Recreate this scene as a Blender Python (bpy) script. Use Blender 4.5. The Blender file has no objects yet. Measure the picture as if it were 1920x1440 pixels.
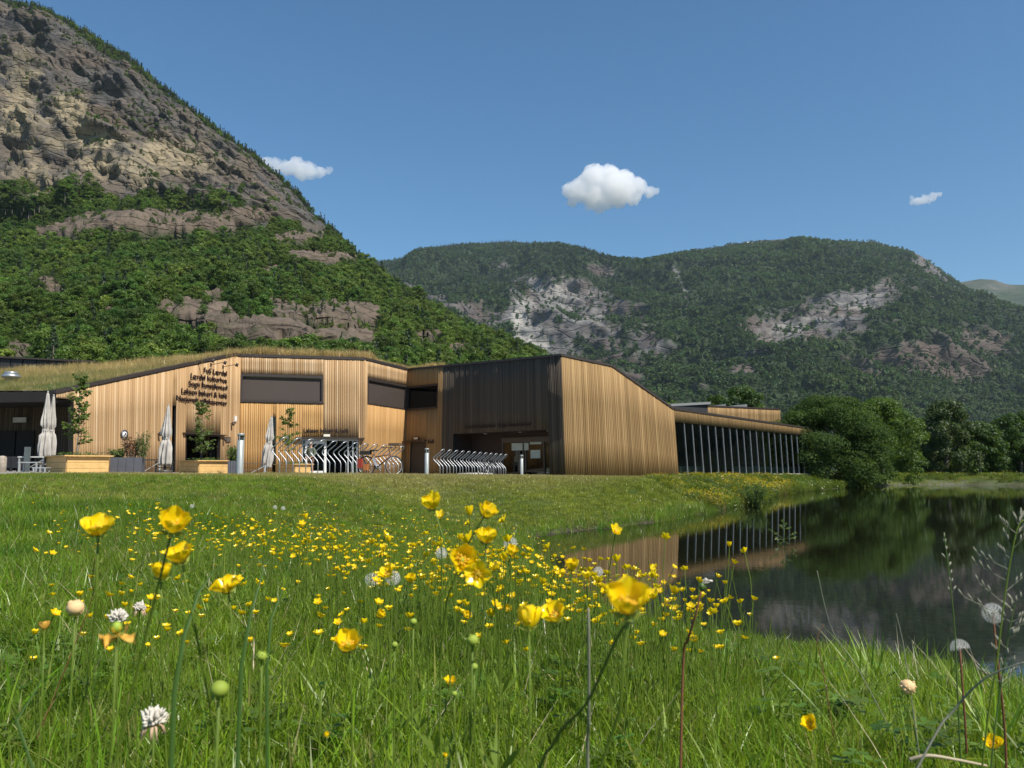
import bpy, math, random
import numpy as np
from mathutils import Vector, Matrix, Euler
R = math.radians
random.seed(7)
rng = np.random.default_rng(7)
scene = bpy.context.scene
COL = scene.collection

# ------------------------------------------------------------------ camera, world, sun, exposure
EYE = Vector((0.0, 0.0, 1.42))
PITCH = math.atan(160 / 1554.0)
FPX = 1554.0
cam_data = bpy.data.cameras.new('camera')
cam = bpy.data.objects.new('camera', cam_data)
COL.objects.link(cam)
cam.location = EYE
cam.rotation_euler = (R(90) + PITCH, 0, 0)
cam_data.sensor_width = 17.3
cam_data.lens = 17.3 * FPX / 1920
cam_data.clip_start = 0.05
cam_data.clip_end = 40000
cam_data.dof.use_dof = True
cam_data.dof.focus_distance = 9.0
cam_data.dof.aperture_fstop = 8.0
scene.camera = cam

SUN_AZ = (0.743, -0.669)           # horizontal direction towards the sun
SUN_EL = R(50)
world = bpy.data.worlds.new('World')
scene.world = world
world.use_nodes = True
wn = world.node_tree.nodes
wl = world.node_tree.links
wn.clear()
w_out = wn.new('ShaderNodeOutputWorld')
w_bg = wn.new('ShaderNodeBackground')
w_sky = wn.new('ShaderNodeTexSky')
w_sky.sky_type = 'NISHITA'
w_sky.sun_disc = False
w_sky.sun_elevation = SUN_EL
w_sky.sun_rotation = math.atan2(SUN_AZ[0], SUN_AZ[1])
w_sky.altitude = 2000
w_sky.air_density = 1.5
w_sky.dust_density = 0.1
w_sky.ozone_density = 7.0
w_hs = wn.new('ShaderNodeHueSaturation')
w_hs.inputs['Saturation'].default_value = 1.10
w_hs.inputs['Hue'].default_value = 0.494
wl.new(w_sky.outputs[0], w_hs.inputs['Color'])
wl.new(w_hs.outputs[0], w_bg.inputs[0])
w_bg.inputs[1].default_value = 0.093
wl.new(w_bg.outputs[0], w_out.inputs[0])

sun_data = bpy.data.lights.new('sun', 'SUN')
sun = bpy.data.objects.new('sun', sun_data)
COL.objects.link(sun)
sdir = Vector((SUN_AZ[0] * math.cos(SUN_EL), SUN_AZ[1] * math.cos(SUN_EL), math.sin(SUN_EL)))
sun.rotation_euler = sdir.to_track_quat('Z', 'Y').to_euler()
sun_data.energy = 5.0
sun_data.angle = R(0.53)
sun_data.color = (1.0, 0.93, 0.82)

scene.view_settings.view_transform = 'Standard'
scene.view_settings.look = 'None'
scene.view_settings.gamma = 1
scene.view_settings.exposure = 0.36
scene.view_settings.use_curve_mapping = False
scene.render.engine = 'CYCLES'
cy = scene.cycles
cy.use_denoising = True
cy.max_bounces = 12
cy.diffuse_bounces = 3
cy.glossy_bounces = 3
cy.transmission_bounces = 4
cy.transparent_max_bounces = 12
cy.volume_bounces = 10
cy.caustics_reflective = False
cy.caustics_refractive = False
cy.sample_clamp_indirect = 4.0

# ------------------------------------------------------------------ pixel <-> place (pixels of the 1920 wide photograph)
CP, SP = math.cos(PITCH), math.sin(PITCH)

def ray(x, y):
    dx, dy = x - 960, 720 - y
    return Vector((dx, FPX * CP - dy * SP, FPX * SP + dy * CP))

def at(x, y, Y):
    r = ray(x, y)
    return EYE + r * (Y / r.y)

def on_z(x, y, z):
    r = ray(x, y)
    return EYE + r * ((z - EYE.z) / r.z)

def slope(y):
    dy = 720 - np.asarray(y, float)
    return (FPX * SP + dy * CP) / (FPX * CP - dy * SP)

# ------------------------------------------------------------------ noise (numpy gradient noise)
_perm = np.random.default_rng(3).permutation(512).astype(np.int64)
_grad = np.random.default_rng(4).normal(size=(512, 3))
_grad /= np.linalg.norm(_grad, axis=1)[:, None]

def gnoise(p):
    p = np.asarray(p, float)
    i = np.floor(p).astype(np.int64)
    f = p - i
    u = f * f * f * (f * (f * 6 - 15) + 10)
    out = 0
    for cx in (0, 1):
        for cy_ in (0, 1):
            for cz in (0, 1):
                h = _perm[(_perm[(_perm[(i[..., 0] + cx) & 511] + i[..., 1] + cy_) & 511] + i[..., 2] + cz) & 511]
                g = _grad[h]
                d = g[..., 0] * (f[..., 0] - cx) + g[..., 1] * (f[..., 1] - cy_) + g[..., 2] * (f[..., 2] - cz)
                w = (u[..., 0] if cx else 1 - u[..., 0]) * (u[..., 1] if cy_ else 1 - u[..., 1]) * (u[..., 2] if cz else 1 - u[..., 2])
                out = out + d * w
    return out * 1.6

def fbm(p, o=4, l=2.03, g=0.5):
    p = np.asarray(p, float)
    a, s = 1.0, 0
    for k in range(o):
        s = s + a * gnoise(p + k * 17.3)
        p = p * l
        a *= g
    return s

def ridged(p, o=4, l=2.1, g=0.5):
    p = np.asarray(p, float)
    a, s = 1.0, 0
    for k in range(o):
        s = s + a * (1 - 2 * np.abs(gnoise(p + k * 11.7)))
        p = p * l
        a *= g
    return s

def sstep(a, b, x):
    t = np.clip((np.asarray(x, float) - a) / (b - a), 0, 1)
    return t * t * (3 - 2 * t)

# ------------------------------------------------------------------ object helpers
def tag(o, label=None, cat=None, group=None, kind=None):
    if label: o['label'] = label
    if cat: o['category'] = cat
    if group: o['group'] = group
    if kind: o['kind'] = kind
    return o

def empty(name, loc=(0, 0, 0), rz=0.0, label=None, cat=None, group=None):
    o = bpy.data.objects.new(name, None)
    COL.objects.link(o)
    o.location = loc
    o.rotation_euler = (0, 0, rz)
    o.empty_display_size = 0.1
    return tag(o, label, cat, group)

def link(name, me, parent=None, loc=None):
    o = bpy.data.objects.new(name, me)
    COL.objects.link(o)
    if parent is not None: o.parent = parent
    if loc is not None: o.location = loc
    return o

def fast_mesh(name, V, F, mats=(), smooth=False, midx=None):
    """V (n,3), F (m,k) with one face size"""
    V = np.ascontiguousarray(V, dtype=np.float32)
    F = np.ascontiguousarray(F, dtype=np.int32)
    me = bpy.data.meshes.new(name)
    k = F.shape[1]
    me.vertices.add(len(V)); me.vertices.foreach_set('co', V.ravel())
    me.loops.add(F.size); me.loops.foreach_set('vertex_index', F.ravel())
    me.polygons.add(len(F))
    me.polygons.foreach_set('loop_start', np.arange(0, F.size, k, dtype=np.int32))
    me.polygons.foreach_set('loop_total', np.full(len(F), k, dtype=np.int32))
    if smooth: me.polygons.foreach_set('use_smooth', np.ones(len(F), dtype=bool))
    if midx is not None: me.polygons.foreach_set('material_index', np.ascontiguousarray(midx, dtype=np.int32))
    for m in (mats if isinstance(mats, (list, tuple)) else [mats]): me.materials.append(m)
    me.update(calc_edges=True)
    return me

def vattr(me, name, arr):
    a = me.attributes.new(name, 'FLOAT', 'POINT')
    a.data.foreach_set('value', np.ascontiguousarray(arr, dtype=np.float32).ravel())

class MB:
    """collects simple shapes for ONE mesh"""
    def __init__(s): s.v = []; s.f = []; s.m = []; s.sm = []; s.at = {}
    def add(s, V, F, mi=0, smooth=False):
        o = len(s.v)
        s.v += [tuple(p) for p in V]
        s.f += [tuple(i + o for i in f) for f in F]
        s.m += [mi] * len(F); s.sm += [smooth] * len(F)
        return o
    def box(s, c, size, rz=0.0, mi=0, M=None):
        hx, hy, hz = size[0] / 2, size[1] / 2, size[2] / 2
        if M is None: M = Matrix.Translation(Vector(c)) @ Matrix.Rotation(rz, 4, 'Z')
        V = [M @ Vector((x * hx, y * hy, z * hz)) for x in (-1, 1) for y in (-1, 1) for z in (-1, 1)]
        s.add(V, [(0, 1, 3, 2), (4, 6, 7, 5), (0, 4, 5, 1), (2, 3, 7, 6), (0, 2, 6, 4), (1, 5, 7, 3)], mi)
    def hexa(s, P, mi=0):
        """8 points: four of one face, four of the opposite one, same order"""
        s.add(P, [(3, 2, 1, 0), (4, 5, 6, 7), (0, 1, 5, 4), (1, 2, 6, 5), (2, 3, 7, 6), (3, 0, 4, 7)], mi)
    def beam(s, a, b, w, h, mi=0, up=(0, 0, 1)):
        a, b = Vector(a), Vector(b)
        d = (b - a); L = d.length; d.normalize()
        upv = Vector(up)
        if abs(d.dot(upv)) > 0.98: upv = Vector((0, 1, 0))
        x = d.cross(upv).normalized(); z = x.cross(d)
        M = Matrix((x, d, z)).transposed().to_4x4()
        M.translation = (a + b) / 2
        s.box(None, (w, L, h), M=M, mi=mi)
    def tube(s, pts, r, n=8, mi=0, cap=True):
        pts = [Vector(p) for p in pts]
        rs = r if isinstance(r, (list, tuple)) else [r] * len(pts)
        V = []; prev = None
        for i, p in enumerate(pts):
            t = (pts[min(i + 1, len(pts) - 1)] - pts[max(i - 1, 0)]).normalized()
            if prev is None:
                a = Vector((0, 0, 1)) if abs(t.z) < 0.9 else Vector((1, 0, 0))
                x = t.cross(a).normalized()
            else:
                x = (prev - t * prev.dot(t)).normalized()
            prev = x; y = t.cross(x)
            for k in range(n):
                an = 2 * math.pi * k / n
                V.append(p + (x * math.cos(an) + y * math.sin(an)) * rs[i])
        F = []
        for i in range(len(pts) - 1):
            for k in range(n):
                k2 = (k + 1) % n
                F.append((i * n + k, i * n + k2, (i + 1) * n + k2, (i + 1) * n + k))
        o = s.add(V, F, mi, True)
        if cap:
            s.f.append(tuple(o + k for k in reversed(range(n)))); s.m.append(mi); s.sm.append(False)
            e = o + (len(pts) - 1) * n
            s.f.append(tuple(e + k for k in range(n))); s.m.append(mi); s.sm.append(False)
    def lathe(s, prof, c=(0, 0, 0), n=20, mi=0, M=None, wob=None):
        V = []
        for i, (r, z) in enumerate(prof):
            for k in range(n):
                an = 2 * math.pi * k / n
                rr = r * (wob(an, z) if wob else 1)
                p = Vector((rr * math.cos(an), rr * math.sin(an), z))
                V.append(M @ p if M is not None else p + Vector(c))
        F = []
        for i in range(len(prof) - 1):
            for k in range(n):
                k2 = (k + 1) % n
                F.append((i * n + k, i * n + k2, (i + 1) * n + k2, (i + 1) * n + k))
        s.add(V, F, mi, True)
    def ball(s, c, r, n=10, mi=0, sc=(1, 1, 1)):
        m = n // 2 + 1
        M = Matrix.Translation(Vector(c)) @ Matrix.Diagonal((sc[0], sc[1], sc[2], 1))
        s.lathe([(max(1e-4, r * math.sin(math.pi * i / m)), -r * math.cos(math.pi * i / m)) for i in range(m + 1)], n=n, mi=mi, M=M)
    def mesh(s, name, mats):
        me = bpy.data.meshes.new(name)
        me.from_pydata(s.v, [], s.f)
        for m in (mats if isinstance(mats, (list, tuple)) else [mats]): me.materials.append(m)
        me.polygons.foreach_set('material_index', s.m)
        me.polygons.foreach_set('use_smooth', s.sm)
        me.update()
        return me
    def build(s, name, mats, parent=None, loc=None):
        return link(name, s.mesh(name, mats), parent, loc)

def copy_tree(o, parent=None):
    c = o.copy(); COL.objects.link(c)
    if parent is not None: c.parent = parent
    for ch in [x for x in bpy.data.objects if x.parent == o and x != c]:
        copy_tree(ch, c)
    return c

# ------------------------------------------------------------------ materials
class NT:
    def __init__(s, name):
        s.mat = bpy.data.materials.new(name); s.mat.use_nodes = True
        s.t = s.mat.node_tree; s.t.nodes.clear()
        s.out = s.t.nodes.new('ShaderNodeOutputMaterial')
    def n(s, typ, **kw):
        nd = s.t.nodes.new(typ)
        for k, v in kw.items():
            if k.startswith('i_'):
                key = k[2:]
                key = int(key) if key.isdigit() else key.replace('_', ' ')
                s.set(nd.inputs[key], v)
            else: setattr(nd, k, v)
        return nd
    def set(s, sock, v):
        if isinstance(v, bpy.types.NodeSocket): s.t.links.new(v, sock)
        elif isinstance(v, tuple) and len(v) == 3 and sock.type == 'RGBA': sock.default_value = (*v, 1)
        else: sock.default_value = v
    def math(s, op, a, b=0.0, c=None):
        nd = s.n('ShaderNodeMath', operation=op); s.set(nd.inputs[0], a); s.set(nd.inputs[1], b)
        if c is not None: s.set(nd.inputs[2], c)
        return nd.outputs[0]
    def mixc(s, f, a, b, typ='MIX'):
        nd = s.n('ShaderNodeMix', data_type='RGBA', blend_type=typ)
        s.set(nd.inputs[0], f); s.set(nd.inputs[6], a); s.set(nd.inputs[7], b)
        return nd.outputs[2]
    def ramp(s, f, stops):
        nd = s.n('ShaderNodeValToRGB'); s.set(nd.inputs[0], f)
        el = nd.color_ramp.elements
        while len(el) < len(stops): el.new(0.5)
        for e, (p, c) in zip(el, stops):
            e.position = p; e.color = (*c, 1) if isinstance(c, tuple) else (c, c, c, 1)
        return nd.outputs[0]
    def noise(s, vec, scale, detail=4, rough=0.5, dist=0.0):
        nd = s.n('ShaderNodeTexNoise'); s.set(nd.inputs['Vector'], vec)
        nd.inputs['Scale'].default_value = scale; nd.inputs['Detail'].default_value = detail
        nd.inputs['Roughness'].default_value = rough; nd.inputs['Distortion'].default_value = dist
        return nd.outputs[0]
    def attr(s, name, typ='GEOMETRY'):
        nd = s.n('ShaderNodeAttribute'); nd.attribute_name = name; nd.attribute_type = typ
        return nd.outputs['Fac']
    def pos(s): return s.n('ShaderNodeNewGeometry').outputs['Position']
    def obj(s): return s.n('ShaderNodeTexCoord').outputs['Object']
    def vscale(s, v, sc):
        nd = s.n('ShaderNodeMapping'); s.set(nd.inputs['Vector'], v); nd.inputs['Scale'].default_value = sc
        return nd.outputs[0]
    def bump(s, h, strength=0.5, dist=0.01):
        nd = s.n('ShaderNodeBump'); s.set(nd.inputs['Height'], h)
        nd.inputs['Strength'].default_value = strength; nd.inputs['Distance'].default_value = dist
        return nd.outputs[0]
    def bsdf(s, color, rough=0.6, metal=0.0, spec=0.5, normal=None, **kw):
        b = s.n('ShaderNodeBsdfPrincipled')
        s.set(b.inputs['Base Color'], color); s.set(b.inputs['Roughness'], rough)
        s.set(b.inputs['Metallic'], metal); s.set(b.inputs['Specular IOR Level'], spec)
        if normal is not None: s.set(b.inputs['Normal'], normal)
        for k, v in kw.items(): s.set(b.inputs[k.replace('_', ' ')], v)
        return b.outputs[0]
    def done(s, shader, vol=None):
        s.t.links.new(shader, s.out.inputs[0])
        return s.mat

def simple(name, color, rough=0.6, metal=0.0, var=0.12, scale=8.0, bump=0.0, spec=0.5):
    t = NT(name)
    nz = t.noise(t.obj(), scale, 4)
    dark = tuple(c * (1 - var) for c in color); lite = tuple(min(1, c * (1 + var)) for c in color)
    c = t.ramp(nz, [(0.3, dark), (0.7, lite)])
    nrm = t.bump(t.noise(t.obj(), scale * 4, 3), bump, 0.01) if bump else None
    return t.done(t.bsdf(c, rough, metal, spec, nrm))

def leaf_mat(name, c0, c1, trans=0.35, rough=0.5, rand=True, scale=0.6, inst_tint=None, spec=0.3, extra=None):
    t = NT(name)
    f = t.noise(t.pos(), scale, 3)
    c = t.mixc(t.ramp(f, [(0.35, 0.0), (0.65, 1.0)]), c0, c1)
    if rand:
        rnd = t.n('ShaderNodeObjectInfo').outputs['Random']
        hsv = t.n('ShaderNodeHueSaturation')
        t.set(hsv.inputs['Color'], c)
        t.set(hsv.inputs['Value'], t.math('MULTIPLY_ADD', rnd, 0.75, 0.65))
        t.set(hsv.inputs['Hue'], t.math('MULTIPLY_ADD', t.math('FRACT', t.math('MULTIPLY', rnd, 7.31)), 0.045, 0.478))
        c = hsv.outputs[0]
    if inst_tint is not None:
        c = t.mixc(t.attr('tint', 'INSTANCER'), c, inst_tint)
    p = t.bsdf(c, rough, 0, spec)
    tr = t.n('ShaderNodeBsdfTranslucent'); t.set(tr.inputs[0], t.mixc(0.5, c, (0.25, 0.40, 0.03), 'MIX'))
    mx = t.n('ShaderNodeMixShader'); mx.inputs[0].default_value = trans
    t.t.links.new(p, mx.inputs[1]); t.t.links.new(tr.outputs[0], mx.inputs[2])
    return t.done(mx.outputs[0])

# ------------------------------------------------------------------ instancing of uncountable growth
def instancer(name, pts, rot, scl, idx, protos, tint=None, parent=None, kind='stuff'):
    pts = np.asarray(pts, np.float32)
    me = bpy.data.meshes.new(name)
    me.vertices.add(len(pts)); me.vertices.foreach_set('co', pts.ravel())
    a = me.attributes.new('irot', 'FLOAT_VECTOR', 'POINT'); a.data.foreach_set('vector', np.asarray(rot, np.float32).ravel())
    a = me.attributes.new('iscl', 'FLOAT', 'POINT'); a.data.foreach_set('value', np.asarray(scl, np.float32).ravel())
    a = me.attributes.new('iidx', 'INT', 'POINT'); a.data.foreach_set('value', np.asarray(idx, np.int32).ravel())
    a = me.attributes.new('tint', 'FLOAT', 'POINT')
    a.data.foreach_set('value', (np.zeros(len(pts)) if tint is None else np.asarray(tint)).astype(np.float32).ravel())
    me.update()
    o = link(name, me, parent)
    pc = bpy.data.collections.new(name + ' kinds')
    for k, pm in enumerate(protos):
        po = bpy.data.objects.new('%s_kind_%02d' % (name, k), pm)
        pc.objects.link(po)
    g = bpy.data.node_groups.new(name, 'GeometryNodeTree')
    g.interface.new_socket('Geometry', in_out='INPUT', socket_type='NodeSocketGeometry')
    g.interface.new_socket('Geometry', in_out='OUTPUT', socket_type='NodeSocketGeometry')
    gi = g.nodes.new('NodeGroupInput'); go = g.nodes.new('NodeGroupOutput')
    ci = g.nodes.new('GeometryNodeCollectionInfo'); ci.inputs[0].default_value = pc
    ci.inputs['Separate Children'].default_value = True; ci.inputs['Reset Children'].default_value = True
    iop = g.nodes.new('GeometryNodeInstanceOnPoints')
    def na(nm, typ):
        q = g.nodes.new('GeometryNodeInputNamedAttribute'); q.data_type = typ; q.inputs[0].default_value = nm
        return next(s_ for s_ in q.outputs if s_.enabled and s_.name == 'Attribute')
    e2r = g.nodes.new('FunctionNodeEulerToRotation')
    g.links.new(na('irot', 'FLOAT_VECTOR'), e2r.inputs[0])
    g.links.new(gi.outputs[0], iop.inputs['Points'])
    g.links.new(ci.outputs[0], iop.inputs['Instance'])
    iop.inputs['Pick Instance'].default_value = True
    g.links.new(na('iidx', 'INT'), iop.inputs['Instance Index'])
    g.links.new(e2r.outputs[0], iop.inputs['Rotation'])
    g.links.new(na('iscl', 'FLOAT'), iop.inputs['Scale'])
    g.links.new(iop.outputs[0], go.inputs[0])
    md = o.modifiers.new('growth', 'NODES'); md.node_group = g
    tag(o, kind=kind)
    return o

# ------------------------------------------------------------------ foliage geometry
def leaf_tris(C, N, size, rs, quad=False, aspect=0.6):
    """one small leaf per centre C with normal near N"""
    n = len(C)
    N = N + rs.normal(size=(n, 3)) * 0.42
    N /= np.linalg.norm(N, axis=1)[:, None] + 1e-9
    A = rs.normal(size=(n, 3)); A -= N * np.sum(A * N, axis=1)[:, None]
    A /= np.linalg.norm(A, axis=1)[:, None] + 1e-9
    B = np.cross(N, A)
    s = (size * rs.uniform(0.6, 1.3, n))[:, None]
    if quad:
        V = np.stack([C - A * s, C - B * s * aspect, C + A * s, C + B * s * aspect], 1).reshape(-1, 3)
        return V, np.arange(4 * n).reshape(n, 4)
    V = np.stack([C - A * s, C + A * s * 0.7 - B * s * aspect, C + A * s * 0.7 + B * s * aspect], 1).reshape(-1, 3)
    return V, np.arange(3 * n).reshape(n, 3)

def crown_points(n, H, rad, base, rs, nblob=26, shape='round', blob=(0.2, 0.36), ragged=0.25):
    """points and outward normals on many small clumps filling a crown"""
    P = []; N = []
    cs = []
    for k in range(nblob):
        t = rs.uniform(0, 1) ** 0.85
        if shape == 'cone':
            rr = rad * (1 - t) * 0.95 + 0.05 * rad
        elif shape == 'dome':
            rr = rad * math.sqrt(max(0.02, 1 - t ** 2.2))
        else:
            rr = rad * math.sqrt(max(0.03, 1 - (2 * t - 0.85) ** 2 / 1.35))
        an = rs.uniform(0, 2 * math.pi)
        q = rr * math.sqrt(rs.uniform(0.15, 1.0)) * (1 + rs.uniform(-ragged, ragged))
        br = rad * rs.uniform(*blob) * (0.55 if shape == 'cone' and t > 0.6 else 1)
        cs.append((q * math.cos(an) * 0.85, q * math.sin(an) * 0.85, base + t * (H - base - br * 0.6), br))
    w = np.array([c[3] ** 2 for c in cs]); w /= w.sum()
    ch = rs.choice(len(cs), n, p=w)
    cs = np.array(cs)
    d = rs.normal(size=(n, 3)); d /= np.linalg.norm(d, axis=1)[:, None]
    d[:, 2] = np.where(d[:, 2] < -0.3, -d[:, 2], d[:, 2])
    r = cs[ch, 3] * rs.uniform(0.65, 1.12, n)
    P = cs[ch, :3] + d * r[:, None] * np.array([1, 1, 0.8])
    return P, d

def tree_proto(name, H, rad, base, n, size, mats, seed, shape='round', nblob=26, trunk=True, quad=False):
    rs = np.random.default_rng(seed)
    P, N = crown_points(n, H, rad, base, rs, nblob, shape)
    V, F = leaf_tris(P, N, size, rs)
    tm = []
    if trunk:
        a = MB(); a.tube([(0, 0, -0.5), (0.05 * rad, 0, H * 0.35), (0, 0.05 * rad, H * 0.8)], [0.022 * H, 0.016 * H, 0.006 * H], 5, cap=False)
        tv = np.array(a.v); tf = []
        for q in a.f: tf += [(q[0], q[1], q[2]), (q[0], q[2], q[3])]
        F = np.vstack([F, np.array(tf) + len(V)]); V = np.vstack([V, tv])
        mi = np.r_[np.zeros(n), np.ones(len(tf))]
    else: mi = np.zeros(len(F))
    return fast_mesh(name, V, F, mats, midx=mi)

# ------------------------------------------------------------------ pond outline and lie of the land
def qs(pts):
    """photograph pixels -> (X/Y, Z/Y) sight slopes"""
    o = []
    for x, y in pts:
        r = ray(x, y); o.append((r.x / r.y, r.z / r.y))
    return np.array(o).T

SHORE_PX = [(985, 1014), (1020, 1004), (1060, 999), (1105, 993), (1150, 990), (1190, 984), (1229, 980), (1262, 974), (1290, 966),
            (1320, 964), (1345, 955), (1375, 950), (1400, 946), (1425, 941), (1446, 930), (1480, 925), (1530, 920),
            (1585, 914.5), (1640, 911), (1700, 909.5), (1780, 909), (1860, 910), (1960, 911), (2150, 914)]
SHORE = [tuple(on_z(x, y, 0.0)[:2]) for x, y in SHORE_PX]
SHORE += [(75, 50), (70, 20), (40, 8), (20, 4.2)]
SHORE += [tuple(on_z(x, y, 0.0)[:2]) for x, y in [(2250, 1350), (1920, 1305), (1800, 1278), (1700, 1260), (1600, 1247), (1500, 1236), (1440, 1226), (1380, 1216),
                                                   (1300, 1202), (1240, 1188), (1180, 1170), (1110, 1146), (1060, 1108), (1020, 1065), (990, 1033)]]
SHORE = np.array(SHORE)

def shore_d(X, Y):
    """signed distance to the water's edge, positive on land"""
    X = np.asarray(X, float); Y = np.asarray(Y, float)
    best = np.full(X.shape, 1e9); inside = np.zeros(X.shape, bool)
    n = len(SHORE)
    for i in range(n):
        ax, ay = SHORE[i]; bx, by = SHORE[(i + 1) % n]
        ex, ey = bx - ax, by - ay
        t = np.clip(((X - ax) * ex + (Y - ay) * ey) / (ex * ex + ey * ey), 0, 1)
        best = np.minimum(best, np.hypot(X - ax - t * ex, Y - ay - t * ey))
        c = ((ay > Y) != (by > Y)) & (X < (bx - ax) * (Y - ay) / (by - ay + 1e-12) + ax)
        inside ^= c
    return np.where(inside, -best, best)

def lawn(X, Y):
    X = np.asarray(X, float); Y = np.asarray(Y, float)
    plane = 1.035 - 0.0125 * np.clip(X, -40, 16) - 0.005 * (np.clip(Y, 0, 80) - 45)
    t = sstep(3.0, 19, Y + 0.25 * np.clip(-X, -8, 8))
    z = 0.80 + (plane - 0.80) * t
    return z + (0.03 * gnoise(np.stack([X * 0.25, Y * 0.25, 0 * X], -1)) + 0.012 * gnoise(np.stack([X, Y, 0 * X + 5], -1))) * np.where(Y < 26, 1, 0.3)

def ground_z(X, Y, d=None):
    if d is None: d = shore_d(X, Y)
    L = lawn(X, Y)
    wob = 0.15 * gnoise(np.stack([np.asarray(X) * 0.7, np.asarray(Y) * 0.7, 0 * L + 9], -1))
    dd = d + wob * np.clip(d, 0, 1)
    rise = 0.07 * sstep(0, 0.25, dd) + (L - 0.07) * sstep(0.1, 4.6 - 1.9 * np.clip((Y - 20) / 15, 0, 1.0), dd)
    under = -0.55 * sstep(0, 5, -d) - 0.06 * sstep(0, 0.4, -d)
    return np.where(d > 0, rise, under)

# ------------------------------------------------------------------ ground sheet
def spaced(n, near, far, sym=True):
    k = np.linspace(0, 1, n); a = math.asinh(far / near)
    v = near * np.sinh(a * k)
    return np.r_[-v[:0:-1], v] if sym else v
gx = spaced(150, 1.9, 7000)
gy = np.r_[-spaced(22, 2.0, 500, False)[:0:-1], spaced(330, 2.6, 7500, False)]
GX, GY = np.meshgrid(gx, gy)
near = (np.abs(GX) < 90) & (GY < 110) & (GY > -40)
D = np.full(GX.shape, 50.0); D[near] = shore_d(GX[near], GY[near])
GZ = np.full(GX.shape, 0.9); GZ[near] = ground_z(GX[near], GY[near], D[near])
ny, nx = GX.shape
ii = np.arange(nx * ny).reshape(ny, nx)
GF = np.stack([ii[:-1, :-1], ii[:-1, 1:], ii[1:, 1:], ii[1:, :-1]], -1).reshape(-1, 4)

def bld_line(X, Y):
    """metres in front of the line of bollards (positive towards the pond)"""
    return (X * 0.93 - Y * 0.37) - (-7.35 * 0.93 - 22.5 * 0.37)

t = NT('ground_soil_and_turf')
p = t.pos()
n1 = t.noise(p, 0.35, 4); n2 = t.noise(p, 4.0, 5, 0.6); n3 = t.noise(p, 30, 3)
green = t.mixc(t.ramp(n1, [(0.35, 0.0), (0.65, 1.0)]), (0.050, 0.085, 0.018), (0.085, 0.115, 0.028))
tan = t.mixc(n2, (0.20, 0.16, 0.075), (0.30, 0.24, 0.13))
c = t.mixc(t.attr('dry'), green, tan)
c = t.mixc(t.math('MULTIPLY', n3, 0.5), c, (0.02, 0.03, 0.008))
mud = t.mixc(t.ramp(t.noise(p, 9, 6, 0.7), [(0.4, 0.0), (0.62, 1.0)]), (0.020, 0.022, 0.012), (0.115, 0.095, 0.065))
c = t.mixc(t.attr('wet'), c, mud)
grav = t.mixc(t.noise(p, 25, 4, 0.7), (0.20, 0.185, 0.16), (0.36, 0.33, 0.29))
c = t.mixc(t.attr('gravel'), c, grav)
M_ground = t.done(t.bsdf(c, 0.95, 0, 0.1, t.bump(t.noise(p, 14, 5, 0.7), 0.6, 0.05)))
me = fast_mesh('ground', np.stack([GX, GY, GZ], -1).reshape(-1, 3), GF, M_ground, smooth=True)
DRY_N = lambda X, Y: fbm(np.stack([np.asarray(X) * 0.22, np.asarray(Y) * 0.22, 0 * np.asarray(X)], -1), 3)
def dry_f(X, Y, d):
    b = bld_line(X, Y)
    strip = np.exp(-((Y - (27 + 0.05 * X)) / 6.0) ** 2) * 0
    strip2 = np.exp(-((Y - (38 + 0.3 * (X - 2))) / 6.5) ** 2) * (X > -6) * (X < 12)
    far = sstep(13.5, 21, Y + 1.5 * DRY_N(X, Y)) * (1 - .45 * sstep(26, 34, Y)) * (X < 13)
    return np.clip(far * 0.72 + strip2 * .5 + 0.40 * DRY_N(X, Y) - 0.05, 0, 1) * sstep(2, 5, d) * (Y > 8)
vattr(me, 'dry', dry_f(GX, GY, D) * near)
vattr(me, 'wet', np.where(near, 1 - sstep(0.0, 0.5, D), 0))
grv = np.where(near, sstep(-1.0, -2.2, bld_line(GX, GY)) * (GX < 4) * (GY > 20), 0)
grv = np.maximum(grv, np.where(near & (GY > 60) & (GX > 26), (1 - sstep(0.5, 1.3, D)) * (D > 0), 0) * 0.3)
vattr(me, 'gravel', grv)
tag(link('ground', me), kind='structure', label='lawn, meadow and banks running from the camera to the building and round the pond')

# ------------------------------------------------------------------ pond water
t = NT('pond_water')
p = t.pos()
wv = t.noise(t.vscale(p, (1.6, 4.5, 1)), 2.2, 3, 0.55)
wv2 = t.noise(t.vscale(p, (5, 14, 1)), 2.0, 2, 0.5)
hgt = t.math('ADD', wv, t.math('MULTIPLY', wv2, 0.25))
nb = t.bump(hgt, 0.045, 0.009)
gl = t.n('ShaderNodeBsdfGlossy'); gl.inputs['Roughness'].default_value = 0.02; gl.inputs[0].default_value = (0.92, 0.95, 1, 1); t.set(gl.inputs['Normal'], nb)
tr = t.n('ShaderNodeBsdfTransparent'); tr.inputs[0].default_value = (0.40, 0.46, 0.37, 1)
fr = t.n('ShaderNodeFresnel'); fr.inputs[0].default_value = 1.33; t.set(fr.inputs[1], nb)
mx = t.n('ShaderNodeMixShader')
t.set(mx.inputs[0], fr.outputs[0]); t.t.links.new(tr.outputs[0], mx.inputs[1]); t.t.links.new(gl.outputs[0], mx.inputs[2])
M_water = t.done(mx.outputs[0])
wb = MB(); wb.add([(x, y, 0.0) for x, y in [(-2.5, 3), (100, 3), (100, 110), (-2.5, 110)]], [(0, 1, 2, 3)])
# only the part inside the banks shows; the sheet lies under the ground elsewhere
o = wb.build('pond_water', M_water); tag(o, kind='structure', label='still dark pond mirroring the wooden building and trees')

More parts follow.
